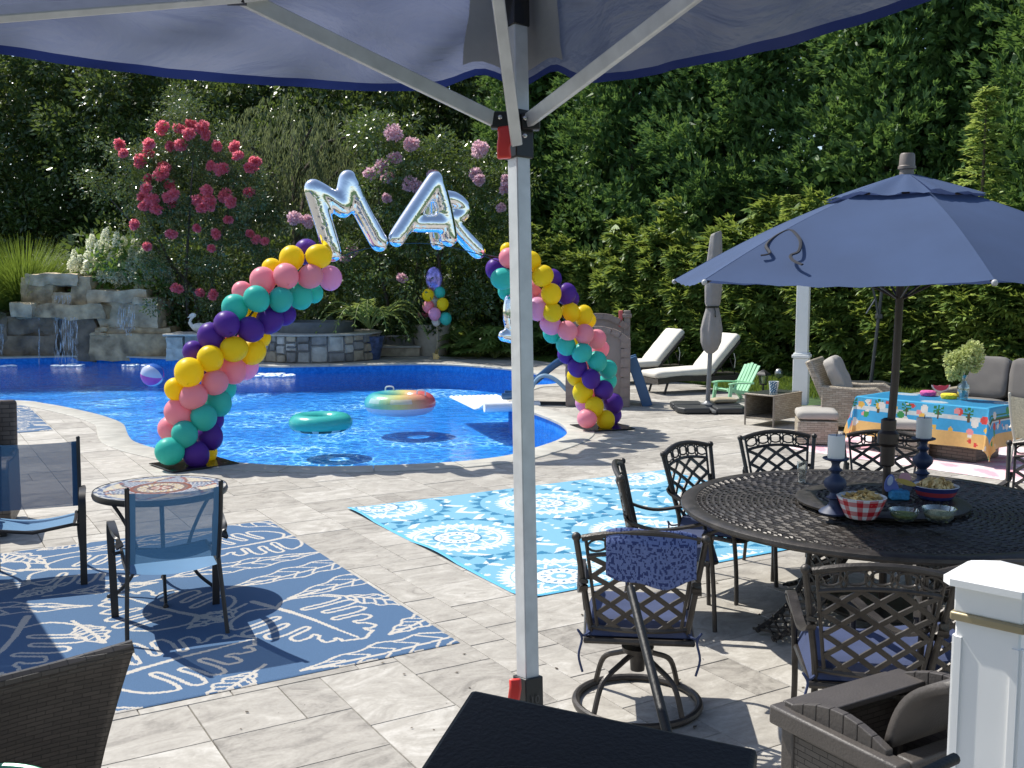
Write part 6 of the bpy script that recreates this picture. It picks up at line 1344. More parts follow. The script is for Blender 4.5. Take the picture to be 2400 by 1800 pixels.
# front +Y
for s in (-1, 1):
    MB().bar([(s * .21, .26, 0), (s * .205, .22, .30)], .06, .03, (1, 0, 0)).build('front_leg', m_mint, KC); MB().bar(catmull([Vector(q) for q in ((s * .22, .27, .31), (s * .225, .1, .32), (s * .22, -.24, .30))], 4, False), .075, .022).build('armrest', m_mint, KC)
    MB().bar(catmull([Vector(q) for q in ((s * .16, .26, .21), (s * .165, .0, .16), (s * .17, -.22, .12), (s * .18, -.34, 0))], 4, False), .035, .06).build('rear_leg', m_mint, KC)
for q in range(5): MB().bar([(-.16 + q * .08, -.14, .14), (-.165 + q * .0825, -.30, .40), (-.17 + q * .085, -.42, .60 + .02 * (2 - abs(q - 2)))], .07, .018, (0, 1, .5)).build('back_slat', m_mint, KC, bevel=.006)
for q in range(4): MB().box((0, .20 - q * .09, .205 - q * .018), (.34, .075, .018)).build('seat_slat', m_mint, KC, bevel=.006)
MB().bar([(-.22, -.25, .31), (.22, -.25, .31)], .05, .03).build('back_crossbar', m_mint, KC)
# path lights
def lantern(px, py, label):
    c = P(px, py); t = thing('path_light', label, 'lantern', (c.x, c.y, -.07), 0, 'garden path lights'); m = MAT('lantern_black', (.02, .02, .02), .5)
    MB().tube([(0, 0, 0), (0, 0, .25)], .018, 6).build('stake', m, t)
    mb = MB(); mb.lathe([(.001, .25), (.07, .25), (.07, .27), (.001, .27)], 4)
    for q in range(4): a = R(45 + 90 * q); mb.tube([(.065 * math.cos(a), .065 * math.sin(a), .26), (.10 * math.cos(a), .10 * math.sin(a), .44)], .009, 4)
    mb.build('cage', m, t); MB().lathe([(.15, .43), (.14, .45), (.03, .52), (.001, .53)], 4).build('roof', m, t); MB().lathe([(.05, .27), (.08, .43)], 8).build('glass', MGLASS('lantern_glass', (.8, .85, .8), .1), t)
lantern(1788, 925, 'black garden path lantern behind the wicker side table'); lantern(1042, 832, 'black garden path lantern beside the pale stone pot')
c = P(1825, 890); t = thing('garden_spotlight', 'small round silver spotlight staked in the lawn', 'spotlight', (c.x, c.y, -.07)); MB().tube([(0, 0, 0), (0, 0, .12)], .015, 6).build('stake', m_blk, t); MB().ball((0, 0, .2), .1, 14, 10, (.9, .9, 1.1)).build('head', MAT('chrome_dull', (.4, .4, .38), .25, .8), t)
# white column
wc = P(1876, 944); WC = thing('porch_column', 'square white column with base trim standing at the lawn edge', 'column', (wc.x, wc.y, -.03), R(-24)); m_wv = MAT('white_vinyl_post', (.76, .77, .75), .4, var=.03)
mb = MB(); mb.box((0, 0, 1.45), (.20, .20, 2.9)); mb.build('shaft', m_wv, WC, bevel=.008); mb = MB(); mb.box((0, 0, .40), (.25, .25, .80)); mb.build('base_box', m_wv, WC, bevel=.008); mb = MB(); mb.box((0, 0, .83), (.29, .29, .05)); mb.box((0, 0, .87), (.25, .25, .03)); mb.build('trim', m_wv, WC, bevel=.008); mb = MB(); mb.box((0, 0, 2.92), (.30, .30, .06)); mb.build('capital', m_wv, WC, bevel=.01)
# leaning grey cantilever mast on the lawn side
b0_ = P(2040, 905); CM = thing('umbrella_mast', 'slim dark grey cantilever umbrella mast with crank arm behind the recliner', 'umbrella mast', (b0_.x, b0_.y, 0)); tp = PY(2072, 640, b0_.y) - b0_; m_mast = MAT('mast_grey', (.06, .065, .07), .4, .4)
MB().tube([(0, 0, 0), tp * .5, tp], .035, 10).build('mast', m_mast, CM); MB().tube([tp * .62 + Vector((-.03, -.04, 0)), PY(2052, 700, b0_.y) - b0_, PY(2040, 655, b0_.y) - b0_], .022, 8).build('arm', m_mast, CM); MB().box(tp * .62, (.11, .12, .10)).build('bracket', m_mast, CM, bevel=.01); MB().tube([PY(2052, 700, b0_.y) - b0_, PY(2030, 735, b0_.y) - b0_], .014, 6).build('crank', m_gp, CM); MB().box((0, 0, .04), (.7, .7, .08)).build('base', m_mast, CM, bevel=.02)
# wicker side table and bucket
s0, s1, s2 = P(1812, 1003), P(1780, 990), P(1878, 990); ex = (s2 - s0).normalized(); ST = thing('wicker_side_table', 'small tan wicker side table with open end and glass top', 'table', (s0.x, s0.y, 0), math.atan2(ex.y, ex.x)); L1, L2 = (s2 - s0).length * .96, .46
for x, y, sx, sy in ((L1 / 2, 0, L1, .02), (L1 / 2, L2, L1, .02), (L1, L2 / 2, .02, L2)): MB().box((x, y, .27), (sx, sy, .34)).build('side_panel', W_tan, ST)
MB().box((L1 / 2, L2 / 2, .11), (L1, L2, .03)).build('shelf', W_tan, ST); MB().box((L1 / 2, L2 / 2, .452), (L1 + .03, L2 + .03, .022)).build('top', W_tan, ST, bevel=.006); MB().box((L1 / 2, L2 / 2, .466), (L1 - .04, L2 - .04, .006)).build('glass_top', MAT('smoked_glass', (.08, .09, .085), .08, spec=.8, var=0), ST)
for x in (0, L1):
    for y in (0, L2): MB().tube([(x, y, 0), (x, y, .44)], .014, 6).build('leg', MAT('taupe_leg', (.22, .19, .16), .5), ST)
p = ST.matrix_world; bl = Vector(ST.location) + Matrix.Rotation(ST.rotation_euler.z, 3, 'Z') @ Vector((L1 * .45, L2 * .45, 0)); bk_ = thing('tin_bucket', 'white tin bucket with blue star patch on the wicker side table', 'bucket', (bl.x, bl.y, .47)); mb = MB(); mb.lathe([(.001, 0), (.055, 0)] + [(.055 + .018 * f, .155 * f) for f in np.linspace(.1, 1, 9)] + [(.068, .155), (.05, .02), (.001, .01)], 28, colf=lambda i, j: ((.72, .74, .74) if (i * 3 + j * 5) % 7 < 2 else (.05, .16, .26)) if 14 < j < 23 else (.68, .70, .70)); mb.build('bucket', m_pr, bk_)
# tan wicker recliner, ottomans, sofa
def armchair(label, loc, rz, wick, cush, back_h=.98, w=.86, d=.82, name='wicker_armchair', pil=None, recl=R(14)):
    t = thing(name, label, 'armchair', loc, rz)        # front is +Y
    for s in (-1, 1):
        mb = MB(); x = s * (w / 2 - .07); pl = [(-d / 2, .06), (d / 2, .06), (d / 2, .56), (d / 2 - .10, .62), (0, .60), (-d / 2, .62)]; k_ = len(pl); mb.add([(x - .07, y, z) for y, z in pl] + [(x + .07, y, z) for y, z in pl], [tuple(range(k_)), tuple(range(k_, 2 * k_))[::-1]] + [(i, (i + 1) % k_, k_ + (i + 1) % k_, k_ + i) for i in range(k_)]); mb.build('arm_panel', wick, t, smooth=False, bevel=.02)
        for y in (-d / 2 + .06, d / 2 - .06): MB().box((x, y, .03), (.06, .06, .06)).build('foot', m_frame, t)
    MB().box((0, 0, .21), (w - .28, d - .04, .26)).build('seat_box', wick, t, bevel=.01)
    mb = MB(); mb.M = Matrix.Translation((0, -d / 2 + .08, .34)) @ Matrix.Rotation(recl, 4, 'X'); mb.box((0, 0, (back_h - .34) / 2), (w - .02, .10, back_h - .34)); mb.build('back_panel', wick, t, bevel=.025)
    pillow('seat_cushion', (w - .30, d - .16, .13), cush, t, (0, .07, .40), (0, 0, 0), .35)
    pillow('back_cushion', (w - .28, .17, .56), cush, t, (0, -d / 2 + .15, .74), (recl, 0, 0), .22, .02, 5)
    if pil: pillow('throw_pillow', (.42, .14, .36), pil, t, (.08, -.12, .64), (R(20), 0, R(6)), .6, .01, 9)
    return t
a0 = P(2010, 1018); rc = armchair('tan wicker recliner with plump grey cushions facing the beach print table', a0 + Vector((.18, .62, 0)), R(-118), W_tan, m_greyc, 1.02, recl=R(24))
MB().box((.437, .05, .36), (.012, .05, .12)).build('recliner_lever', m_frame, rc, bevel=.01); MB().box((-.437, .05, .36), (.012, .05, .12)).build('recliner_lever', m_frame, rc, bevel=.01)
def ottoman(label, px, py, rz, s=.50):
    c = P(px, py); t = thing('wicker_ottoman', label, 'ottoman', (c.x, c.y + s * .5, 0), rz, 'tan wicker ottomans'); MB().box((0, 0, .17), (s, s, .30)).build('wicker_base', W_tan, t, bevel=.015); pillow('cushion', (s * 1.02, s * 1.02, .13), m_greyc, t, (0, 0, .385), (0, 0, 0), .3)
    for x in (-1, 1):
        for y in (-1, 1): MB().box((x * (s / 2 - .04), y * (s / 2 - .04), .01), (.04, .04, .03)).build('foot', m_frame, t)
    return t
ottoman('tan wicker ottoman with grey cushion standing in front of the recliner', 1925, 1046, R(-12)); ot2 = ottoman('tan wicker ottoman with green sunglasses on its cushion', 2140, 1074, R(-20), .52)
c = Vector((ot2.location.x + .03, ot2.location.y, .455)); sg = thing('sunglasses', 'pair of lime green toy sunglasses lying on an ottoman', 'sunglasses', c, R(-15)); m_lime = MAT('lime_plastic', (.45, .55, .05), .4)
for s in (-1, 1):
    mb = MB(); mb.tube([(s * .035 + .03 * math.cos(q / 12 * 6.283), 0, .025 + .022 * math.sin(q / 12 * 6.283)) for q in range(12)], .005, 5, closed=True); mb.build('frame', m_blk if s else m_lime, sg); mb = MB(); mb.tube([(s * .066, 0, .03), (s * .07, .08, .025), (s * .066, .13, .012)], .006, 5); mb.build('temple', m_lime, sg)
so_ = Vector((6.75, 13.35, 0)); SF = thing('wicker_sofa', 'wicker sofa with dark grey back cushions behind the beach print table', 'sofa', so_, R(131)); sw_ = 2.1
for s in (-1, 1): MB().box((s * (sw_ / 2 - .07), .0, .32), (.14, .82, .58)).build('arm_panel', W_tan, SF, bevel=.025)
MB().box((0, 0, .2), (sw_ - .2, .8, .3)).build('seat_box', W_tan, SF, bevel=.01); MB().box((0, -.38, .5), (sw_ - .02, .10, .78)).build('back_panel', W_tan, SF, bevel=.02)
for q in range(3): x = (q - 1) * .61; pillow('seat_cushion', (.60, .68, .14), m_darkc, SF, (x, .06, .42), (0, 0, 0), .3); pillow('back_cushion', (.60, .18, .58), m_darkc, SF, (x, -.22, .76), (R(12), 0, 0), .18, .012, q + 2)
# beach print table
b1, b2, b3 = P(2085, 918, .66), P(2388, 945, .66), P(2303, 953, .66); ctr = (b1 + b3) / 2; el1 = (b2 - b1); e_l = el1.normalized(); e_s = Vector((e_l.y, -e_l.x, 0)); e_s = e_s if (b3 - b2).dot(e_s) > 0 else -e_s; wl, ws = el1.length, .78
c0 = b1 + e_l * wl / 2 + e_s * ws / 2; CT = thing('coffee_table', 'dark outdoor table hidden under the beach print tablecloth', 'table', (c0.x, c0.y, 0), math.atan2(e_l.y, e_l.x)); MB().box((0, 0, .63), (wl, ws, .04)).build('table_top', m_frame, CT); MB().box((0, 0, .32), (wl * .8, ws * .75, .60)).build('pedestal', W_brown, CT)
ov = .48; nu, nv = 150, 100
def cloth(u, v):
    x = (u - .5) * (wl + 2 * ov); y = (v - .5) * (ws + 2 * ov); dx = max(0, abs(x) - wl / 2); dy = max(0, abs(y) - ws / 2); d_ = math.hypot(dx, dy) if dx and dy else max(dx, dy); xx = max(-wl / 2, min(wl / 2, x)); yy = max(-ws / 2, min(ws / 2, y)); fl = .10 + .05 * math.sin(x * 9) * (dy > 0) + .05 * math.sin(y * 11) * (dx > 0); fl += .10 if dx and dy else 0
    return (xx + math.copysign(min(dx, .5) * fl + (.012 if dx else 0), x), yy + math.copysign(min(dy, .5) * fl + (.012 if dy else 0), y), .664 - min(d_, .6) * .97 + .003 * math.sin(x * 7) * math.sin(y * 8))
gg = random.Random(6); blobs = [(gg.uniform(-1.4, 1.4), gg.uniform(-1, 1), gg.uniform(.018, .05), gg.choice([(.62, .06, .05), (.75, .72, .66), (.75, .45, .08), (.05, .30, .08), (.78, .30, .3), (.75, .72, .66)])) for _ in range(260)]; palms = [(-.65, .5), (-.3, .55), (.25, .58), (.6, .55), (1.0, .6)]
def clcol(u, v):
    x = (u - .5) * (wl + 2 * ov); y = -(v - .5) * (ws + 2 * ov); dd = abs(y) if abs(y) / ws > abs(x) / wl else abs(x) * .6; e = max(abs(x) - wl / 2, abs(y) - ws / 2)
    base = (.035, .27, .52) if e < -.05 else ((.07, .40, .66) if e < .12 else ((.60, .66, .66) if e < .17 else ((.05, .36, .66) if e < .30 else (.72, .45, .16))))
    if e > -.02:
        for (bx, by, r_, cc) in blobs:
            if e > .02 and (x - bx) ** 2 + (y - by) ** 2 < r_ * r_: return cc
        for bx in (-1.2, -.85, -.5, -.15, .25, .6, .95):
            dx_ = x - bx; de = e - .08
            if abs(dx_) < .012 and .0 < de < .10: return (.10, .07, .03)
            if dx_ * dx_ + (de + .01) ** 2 < .0042 and math.sin(math.atan2(de, dx_) * 7) > -.1: return (.03, .20, .06)
    elif math.sin(x * 5 + 1) * math.sin(y * 6.3) > .72: return (.50, .60, .68)
    return base
mb = MB(); mb.grid(cloth, nu, nv, colf=clcol); tcl = mb.build('tablecloth', MATTR('beach_print', .35, 0, 30, .05, .25, .5)); tcl.location = CT.location; tcl.rotation_euler = CT.rotation_euler; tag(tcl, 'shiny beach print tablecloth with palms draped over the coffee table', 'tablecloth')
def on_ct(px, py): p = P(px, py, .668); return Vector((p.x, p.y, .668))
vz = on_ct(2257, 937); t = thing('glass_vase', 'clear glass vase on the beach print tablecloth', 'vase', vz); MB().lathe([(.001, 0), (.045, 0), (.05, .02), (.075, .12), (.07, .17), (.035, .21), (.03, .24), (.05, .30), (.047, .30), (.026, .24), (.06, .16), (.065, .12), (.04, .02), (.001, .015)], 24).build('glass', MGLASS('vase_glass', (.82, .9, .9), .16), t)
hy = thing('hydrangea_bouquet', 'pale green hydrangea flower heads in the glass vase', 'flowers', vz + Vector((0, 0, .05))); g = np.random.default_rng(3); m_hyd = MLEAF('green_petal', [(.40, .46, .16), (.52, .56, .24), (.62, .64, .36)], .7, .3, (.5, .55, .2), .2, 6); sm = MB()
for (x, y, s) in [(1280, 790, .11), (1400, 770, .12), (1530, 700, .13), (1560, 640, .10), (1330, 880, .11), (1480, 830, .12), (1310, 970, .09), (1550, 860, .09), (1590, 760, .09), (1420, 850, .1)]:
    c = np.array(PY(2000 + x / 5.53, 700 + y / 5.53, vz.y + g.normal() * .04)) - np.array(hy.location); VV = []; petals(VV, c, s, s * .95, 170, g, .035); petals(VV, c, s * .7, s * .6, 60, g, .05); leafobj('flower_head', VV, m_hyd, hy); sm.tube([(0, 0, 0), (c[0] * .3, c[1] * .3, .25), tuple(c)], .006, 5)
sm.build('stems', MAT('green_stem', (.12, .18, .04), .6), hy)
def honey(px, py, label, col, nm):
    c = on_ct(px, py); t = thing(nm, label, 'decoration', c); mb = MB(); mb.lathe([(.001, 0), (.085, 0), (.095, .02), (.095, .045), (.08, .06), (.001, .06)], 28); mb.build('tissue_base', MAT(nm + '_tissue', col, .8, var=.25, vs=40, bump=.8, bs=90), t); return t
honey(2175, 927, 'pink honeycomb tissue ring on the beach print tablecloth', (.68, .10, .32), 'pink_decoration'); honey(2224, 934, 'yellow honeycomb tissue base on the beach print tablecloth', (.80, .62, .03), 'yellow_decoration')
c = on_ct(2207, 921); t = thing('watermelon_cutout', 'paper watermelon slice standing on the beach table', 'decoration', c + Vector((0, .03, .01))); sh_ = [(.12 * math.cos(a), .09 + .09 * math.sin(a)) for a in np.linspace(math.pi, 2 * math.pi, 13)] + [(.06, .075), (0, .085), (-.06, .075)]; 
def flatcut(name, pts, mat, t, y, th=.006, s=1.): mb = MB(); k_ = len(pts); mb.add([(p[0] * s, y, .09 + (p[1] - .09) * s) for p in pts] + [(p[0] * s, y + th, .09 + (p[1] - .09) * s) for p in pts], [tuple(range(k_)), tuple(range(k_, 2 * k_))[::-1]] + [(i, (i + 1) % k_, k_ + (i + 1) % k_, k_ + i) for i in range(k_)]); return mb.build(name, mat, t, smooth=False)
flatcut('rind', sh_, MAT('pale_rind', (.75, .70, .68), .7), t, 0); flatcut('flesh', sh_, MAT('watermelon_red', (.66, .06, .10), .7), t, -.006, .004, .82)
# beige sling chair at the right
pb = P(2330, 1130); sling_chair('beige metal framed sling chair beside the pink rug', pb + Vector((.56, .02, 0)), R(-48), MAT('beige_sling', (.50, .45, .34), .8, var=.2, vs=60), MAT('beige_sling', (.50, .45, .34), .8), MAT('beige_frame', (.50, .47, .41), .5, var=.1))
# dark wicker armchair at the left
armchair('dark brown wicker armchair with navy pillow behind the blue sling chair', (-4.64, 8.45, 0), R(200), W_brown, m_navy, 1.05, .86, .82, pil=m_navy)
# ================================================================ NEAR THE CAMERA
# wicker chair back at lower left, glass table rim
def nb(u, v):
    x = -.30 + .60 * u; z = .40 + .49 * v; return Vector((x * (.84 + .26 * v), -.30 - .16 * v ** 1.4 + .05 * (1 - (2 * u - 1) ** 2), z + .03 * (2 * u - 1) ** 2 * v))
pc_ = P(312, 1514, .92); NW = thing('wicker_dining_chair', 'dark brown wicker chair seen from behind at the leaf rug corner', 'chair', (0, 0, 0), R(43)); tgt = Matrix.Rotation(R(43), 3, 'Z') @ nb(1, 1); NW.location = (pc_.x - tgt.x, pc_.y - tgt.y, 0)
mb = MB(); mb.grid(lambda u, v: nb(u, v), 20, 16); mb.build('woven_back', W_near, NW, solid=.035, bevel=0)
MB().tube([nb(u, 1) for u in np.linspace(0, 1, 15)], .022, 8).build('top_roll', W_near, NW)
MB().box((0, -.02, .40), (.58, .56, .08)).build('woven_seat', W_near, NW, bevel=.02)
for s in (-1, 1):
    MB().tube(catmull([Vector(q) for q in ((s * .25, .26, .0), (s * .25, .26, .45), (s * .245, .20, .64), (s * .24, -.05, .66), (s * .24, -.30, .67))], 5, False), .03, 8).build('arm_frame', W_near, NW); MB().tube([(s * .24, -.28, .42), (s * .24, -.34, 0)], .025, 8).build('rear_leg', W_near, NW)
    mb = MB(); mb.grid(lambda u, v, s=s: (s * (.25 + .0 * v), -.26 + .50 * u, .06 + .56 * v), 4, 4); mb.build('side_weave', W_near, NW, solid=.02)
gt_ = P(-105, 1905, .70); GT = thing('glass_side_table', 'round glass topped table with green metal rim behind the wicker chair', 'table', (gt_.x, gt_.y, 0)); mb = MB(); torus(mb, (0, 0, .70), .255, .012, 48, 8); mb.build('green_rim', MAT('green_rim', (.04, .20, .13), .35, .2), GT); MB().lathe([(.001, .695), (.25, .695), (.25, .702), (.001, .702)], 40).build('glass', MGLASS('table_glass', (.5, .6, .58), .15), GT)
for q in range(3): a = q * 2.09; MB().tube([(.2 * math.cos(a), .2 * math.sin(a), .69), (.23 * math.cos(a), .23 * math.sin(a), 0)], .012, 6).build('leg', MAT('green_rim', (.04, .20, .13), .35, .2), GT)
# storage bin with open lid
z_ = .80; k0, k1, k2 = P(1838, 1642, z_), P(2102, 1769, z_), P(2023, 1572, z_); BN = thing('storage_bin', 'dark brown resin wicker bin with its lid propped open', 'bin', (k0.x, k0.y, 0)); ea = (k1 - k0); eb = (k2 - k0); la, lb = ea.length, eb.length * 1.30; ea.normalize(); ebn = Vector((-ea.y, ea.x, 0)); BN.rotation_euler = (0, 0, math.atan2(ea.y, ea.x)); m_res = MAT('brown_resin', (.062, .054, .049), .5, var=.12, vs=12, bump=.15, bs=120)
m_wr = MWICKER('resin_weave', (.058, .050, .045), (.082, .072, .065), (.006, .005, .005), 27, .5)
for (x, y, sx, sy) in ((la / 2, .012, la - .05, .02), (la / 2, lb - .012, la - .05, .02), (.012, lb / 2, .02, lb - .05), (la - .012, lb / 2, .02, lb - .05)): MB().box((x, y, .36), (sx, sy, .70)).build('weave_panel', m_wr, BN)
for x in (.02, la - .02):
    for y in (.02, lb - .02): MB().box((x, y, .365), (.05, .05, .73)).build('corner_post', m_res, BN, bevel=.006)
for (x, y, sx, sy) in ((la / 2, -.005, la + .06, .06), (la / 2, lb + .005, la + .06, .06), (-.005, lb / 2, .06, lb - .05), (la + .005, lb / 2, .06, lb - .05)): MB().box((x, y, .755), (sx, sy, .06)).build('rim', m_res, BN, bevel=.008)
MB().box((.06, lb / 2, .79), (.12, lb, .02)).build('rim_ledge', m_res, BN, bevel=.004)
for y in (.01, lb - .01):     # arched end boards, plank by plank
    for q in range(7):
        x0, x1 = .03 + q * (la - .06) / 7, .03 + (q + 1) * (la - .06) / 7 - .0015; hgt = lambda x: .785 + .06 * math.sin(math.pi * (x - .0) / la); mb = MB(); mb.add([(x0, y - .014, .78), (x1, y - .014, .78), (x1, y - .014, hgt(x1)), (x0, y - .014, hgt(x0)), (x0, y + .014, .78), (x1, y + .014, .78), (x1, y + .014, hgt(x1)), (x0, y + .014, hgt(x0))], [(0, 1, 2, 3), (7, 6, 5, 4), (3, 2, 6, 7), (0, 4, 5, 1), (0, 3, 7, 4), (1, 5, 6, 2)]); mb.build('arch_plank', m_res, BN, smooth=False, bevel=.003)
mb2 = MB(); mb2.M = Matrix.Translation((la * .84, lb / 2, .79)) @ Matrix.Rotation(R(-50), 4, 'Y'); mb2.grid(lambda u, v: ((la * .74) * u, (v - .5) * (lb - .09), .05 * math.sin(math.pi * u)), 12, 2); mb2.build('lid', m_res, BN, solid=.03)
MB().box((la / 2, lb / 2, .30), (la - .08, lb - .08, .02)).build('liner_floor', m_blk, BN)
# white railing post
wpz = 1.52; wp = P(2345, 1330, wpz); WP = thing('railing_post', 'white vinyl deck railing post with pyramid cap and rail', 'post', (wp.x, wp.y, .55), R(47)); hh = wpz - .55; pw = .125; m_vp = MAT('white_pvc', (.80, .80, .79), .32, var=.02)
MB().box((0, 0, (hh - .1) / 2), (pw, pw, hh - .1)).build('sleeve', m_vp, WP, bevel=.004); SLV = bpy.data.objects['sleeve']
for s, (ax_, ay_) in enumerate(((1, 0), (-1, 0), (0, 1), (0, -1))):
    for e in (-1, 1): MB().box((ax_ * (pw / 2 + .002) + ay_ * e * (pw / 2 - .008), ay_ * (pw / 2 + .002) + ax_ * e * (pw / 2 - .008), (hh - .12) / 2), (.006 if ax_ else .014, .006 if ay_ else .014, hh - .16)).build('edge_bead', m_vp, SLV)
MB().box((0, 0, hh - .098), (pw + .018, pw + .018, .018)).build('gold_band', MAT('tarnished_band', (.30, .25, .15), .4, .3), WP, bevel=.004); MB().box((0, 0, hh - .06), (pw + .006, pw + .006, .06)).build('cap_skirt', m_vp, WP, bevel=.004)
c_ = (pw + .05) / 2; b_ = c_ - .02; mb = MB(); oct_ = [(c_, -b_), (c_, b_), (b_, c_), (-b_, c_), (-c_, b_), (-c_, -b_), (-b_, -c_), (b_, -c_)]; vs = [(x, y, hh - .032) for x, y in oct_] + [(x, y, hh - .018) for x, y in oct_] + [(x * .88, y * .88, hh - .012) for x, y in oct_] + [(0, 0, hh + .014)]; fs = [tuple(range(8))[::-1]] + [(8 * r_ + i, 8 * r_ + (i + 1) % 8, 8 * r_ + 8 + (i + 1) % 8, 8 * r_ + 8 + i) for r_ in range(2) for i in range(8)] + [(16 + i, 16 + (i + 1) % 8, 24) for i in range(8)]; mb.add(vs, fs); mb.build('pyramid_cap', m_vp, WP, smooth=False)
mb = MB(); mb.box((.062 + .75, 0, hh - .24), (1.5, .06, .09)); mb.box((.062 + .75, 0, hh - .19), (1.5, .09, .025)); mb.build('top_rail', m_vp, WP, bevel=.006); MB().box((.062 + .75, 0, .12), (1.5, .05, .09)).build('bottom_rail', m_vp, WP, bevel=.006)
for q in range(9): MB().box((.19 + q * .14, 0, hh / 2 - .06), (.036, .036, hh - .3)).build('baluster', m_vp, WP, bevel=.003)
MB().box((.07, 0, hh - .25), (.014, .085, .16)).build('rail_bracket', m_vp, WP, bevel=.006)
# black loudspeaker close to the camera, pole leaning behind it
def PDp(px, py, d):
    r_ = ray(px, py); return Vector((0, 0, CAM_H)) + r_ * d
s_tl, s_tr, s_bl = PDp(1105, 1612, 1.12), PDp(1778, 1752, 1.02), PDp(1050, 1830, .98); SPK = thing('loudspeaker', 'black loudspeaker cabinet tilted up on a stand beside the tent pole', 'loudspeaker', (s_tl.x, s_tl.y, .55)); ux = (s_tr - s_tl); lw_ = ux.length; ux.normalize(); vy = (s_bl - s_tl); vy = (vy - ux * vy.dot(ux)).normalized(); nn = ux.cross(vy); nn = nn if nn.y > 0 else -nn; M_ = Matrix((ux, vy, nn)).transposed().to_4x4(); M_.translation = s_tl - SPK.location
m_sp = MAT('black_cabinet', (.0045, .005, .006), .5, var=.2, vs=20, bump=.1, bs=200, spec=.3); mb = MB(); mb.M = M_; mb.box((lw_ / 2, .24, .13), (lw_, .48, .26)); mb.build('cabinet', m_sp, SPK, bevel=.006)
mb = MB(); mb.M = M_ @ Matrix.Translation((lw_ * .45, .25, -.012)) @ Matrix.Rotation(math.pi, 4, 'X'); mb.lathe([(.135, -.012), (.14, .0), (.13, .008), (.118, .004), (.06, -.012), (.001, -.004)], 36); mb.build('cone_ring', MAT('speaker_cone', (.012, .012, .013), .3), SPK)
mb = MB(); mb.tube([(M_ @ Vector((lw_ * .5, .42, .13))), (M_ @ Vector((lw_ * .5, .42, .13))) * Vector((1, 1, 0)) if False else Vector(((M_ @ Vector((lw_ * .5, .42, .13))).x, (M_ @ Vector((lw_ * .5, .42, .13))).y, 0.0))], .02, 8); mb.build('stand_pole', m_sp, SPK)
for q in range(3):
    a = 1.0 + q * 2.09; b = M_ @ Vector((lw_ * .5, .42, .13)); MB().tube([(b.x, b.y, .30), (b.x + .3 * math.cos(a), b.y + .3 * math.sin(a), .0)], .012, 6).build('stand_leg', m_sp, SPK)
w0, w1 = PDp(1478, 1380, 2.05), PDp(1562, 1710, 1.75); dd_ = (w1 - w0).normalized(); e_ = w0 + dd_ * ((.56 - w0.z) / dd_.z); mb = MB(); mb.tube([w0 - e_ + Vector((0, 0, 0)), Vector((0, 0, 0))], [.0085, .0115], 12); mb.ball(w0 - e_, .0085, 10, 6); ob = mb.build('black_rod', m_sp); ob.location = e_; tag(ob, 'slim black rod standing behind the loudspeaker in front of the swivel chair', 'rod')
w0, w1 = PDp(2238, 1778, 1.2), PDp(2160, 1815, 1.15); dd_ = (w1 - w0).normalized(); mb = MB(); mb.tube([(0, 0, 0), dd_ * .12, dd_ * .35 + Vector((0, 0, -.25)), dd_ * .45 + Vector((0, 0, .55 - w0.z - dd_.z * .45))], .0068, 10); ob = mb.build('black_rod', m_sp); ob.location = w0; tag(ob, 'black rod end poking up beside the white railing post', 'rod')
# ---------------------------------------------------------------- pop-up tent
m_can = None
def canmat():
    m, t = newmat('tent_fabric'); b = N(t, 'ShaderNodeBsdfPrincipled'); b.inputs['Roughness'].default_value = .5
    tc = N(t, 'ShaderNodeTexCoord'); nz = N(t, 'ShaderNodeTexNoise'); nz.inputs['Scale'].default_value = 3.5; nz.inputs['Detail'].default_value = 6; nz.inputs['Distortion'].default_value = 1.5; L(t, tc, 'Object', nz, 'Vector')
    rp = ramp(t, [(.3, (.24, .25, .275)), (.7, (.40, .405, .42))]); L(t, nz, 0, rp, 0); L(t, rp, 0, b, 'Base Color')
    mp = N(t, 'ShaderNodeMapping'); mp.inputs['Scale'].default_value = (1, 1, 2.2); L(t, tc, 'Object', mp, 0)
    n2 = N(t, 'ShaderNodeTexNoise'); n2.inputs['Scale'].default_value = 4.2; n2.inputs['Detail'].default_value = 5; n2.inputs['Distortion'].default_value = .7; L(t, mp, 0, n2, 'Vector')
    bp = N(t, 'ShaderNodeBump'); bp.inputs['Strength'].default_value = .85; bp.inputs['Distance'].default_value = .07; L(t, n2, 0, bp, 'Height'); L(t, bp, 0, b, 'Normal')
    finish(t, b, .34, (.16, .19, .32)); return m
m_can = canmat(); m_hem = MAT('blue_hem', (.018, .035, .15), .7, var=.1, trans=.15, tcol=(.02, .04, .22)); m_tp = MAT('white_steel', (.62, .63, .64), .35, .15, var=.10, vs=30); m_blkp = MAT('black_plastic', (.015, .015, .016), .45, var=.2, vs=20)
tp0, tp1 = PDp(1216, 380, 1.88), PDp(1237, 1573, 1.88); axis = (tp0 - tp1).normalized(); TT = thing('popup_tent', 'blue pop-up canopy tent with white steel frame', 'tent', (tp1 - axis * ((tp1.z - .55) / axis.z)).to_tuple()); T0 = Vector(TT.location); onp = lambda py: (lambda r_: Vector((0, 0, CAM_H)) + r_ * (1.88) )(ray(1216 + (py - 380) * 21 / 1193, py)) - T0
rz_ = R(36); XA = Vector((math.cos(rz_), math.sin(rz_), 0))
def sq(a, b, s, name, mat, s2=None, bevel=.002): mb = MB(); pts = [Vector(a), Vector(b)]; mb.bar(pts, s, s2 or s, XA); return mb.build(name, mat, TT, bevel=bevel)
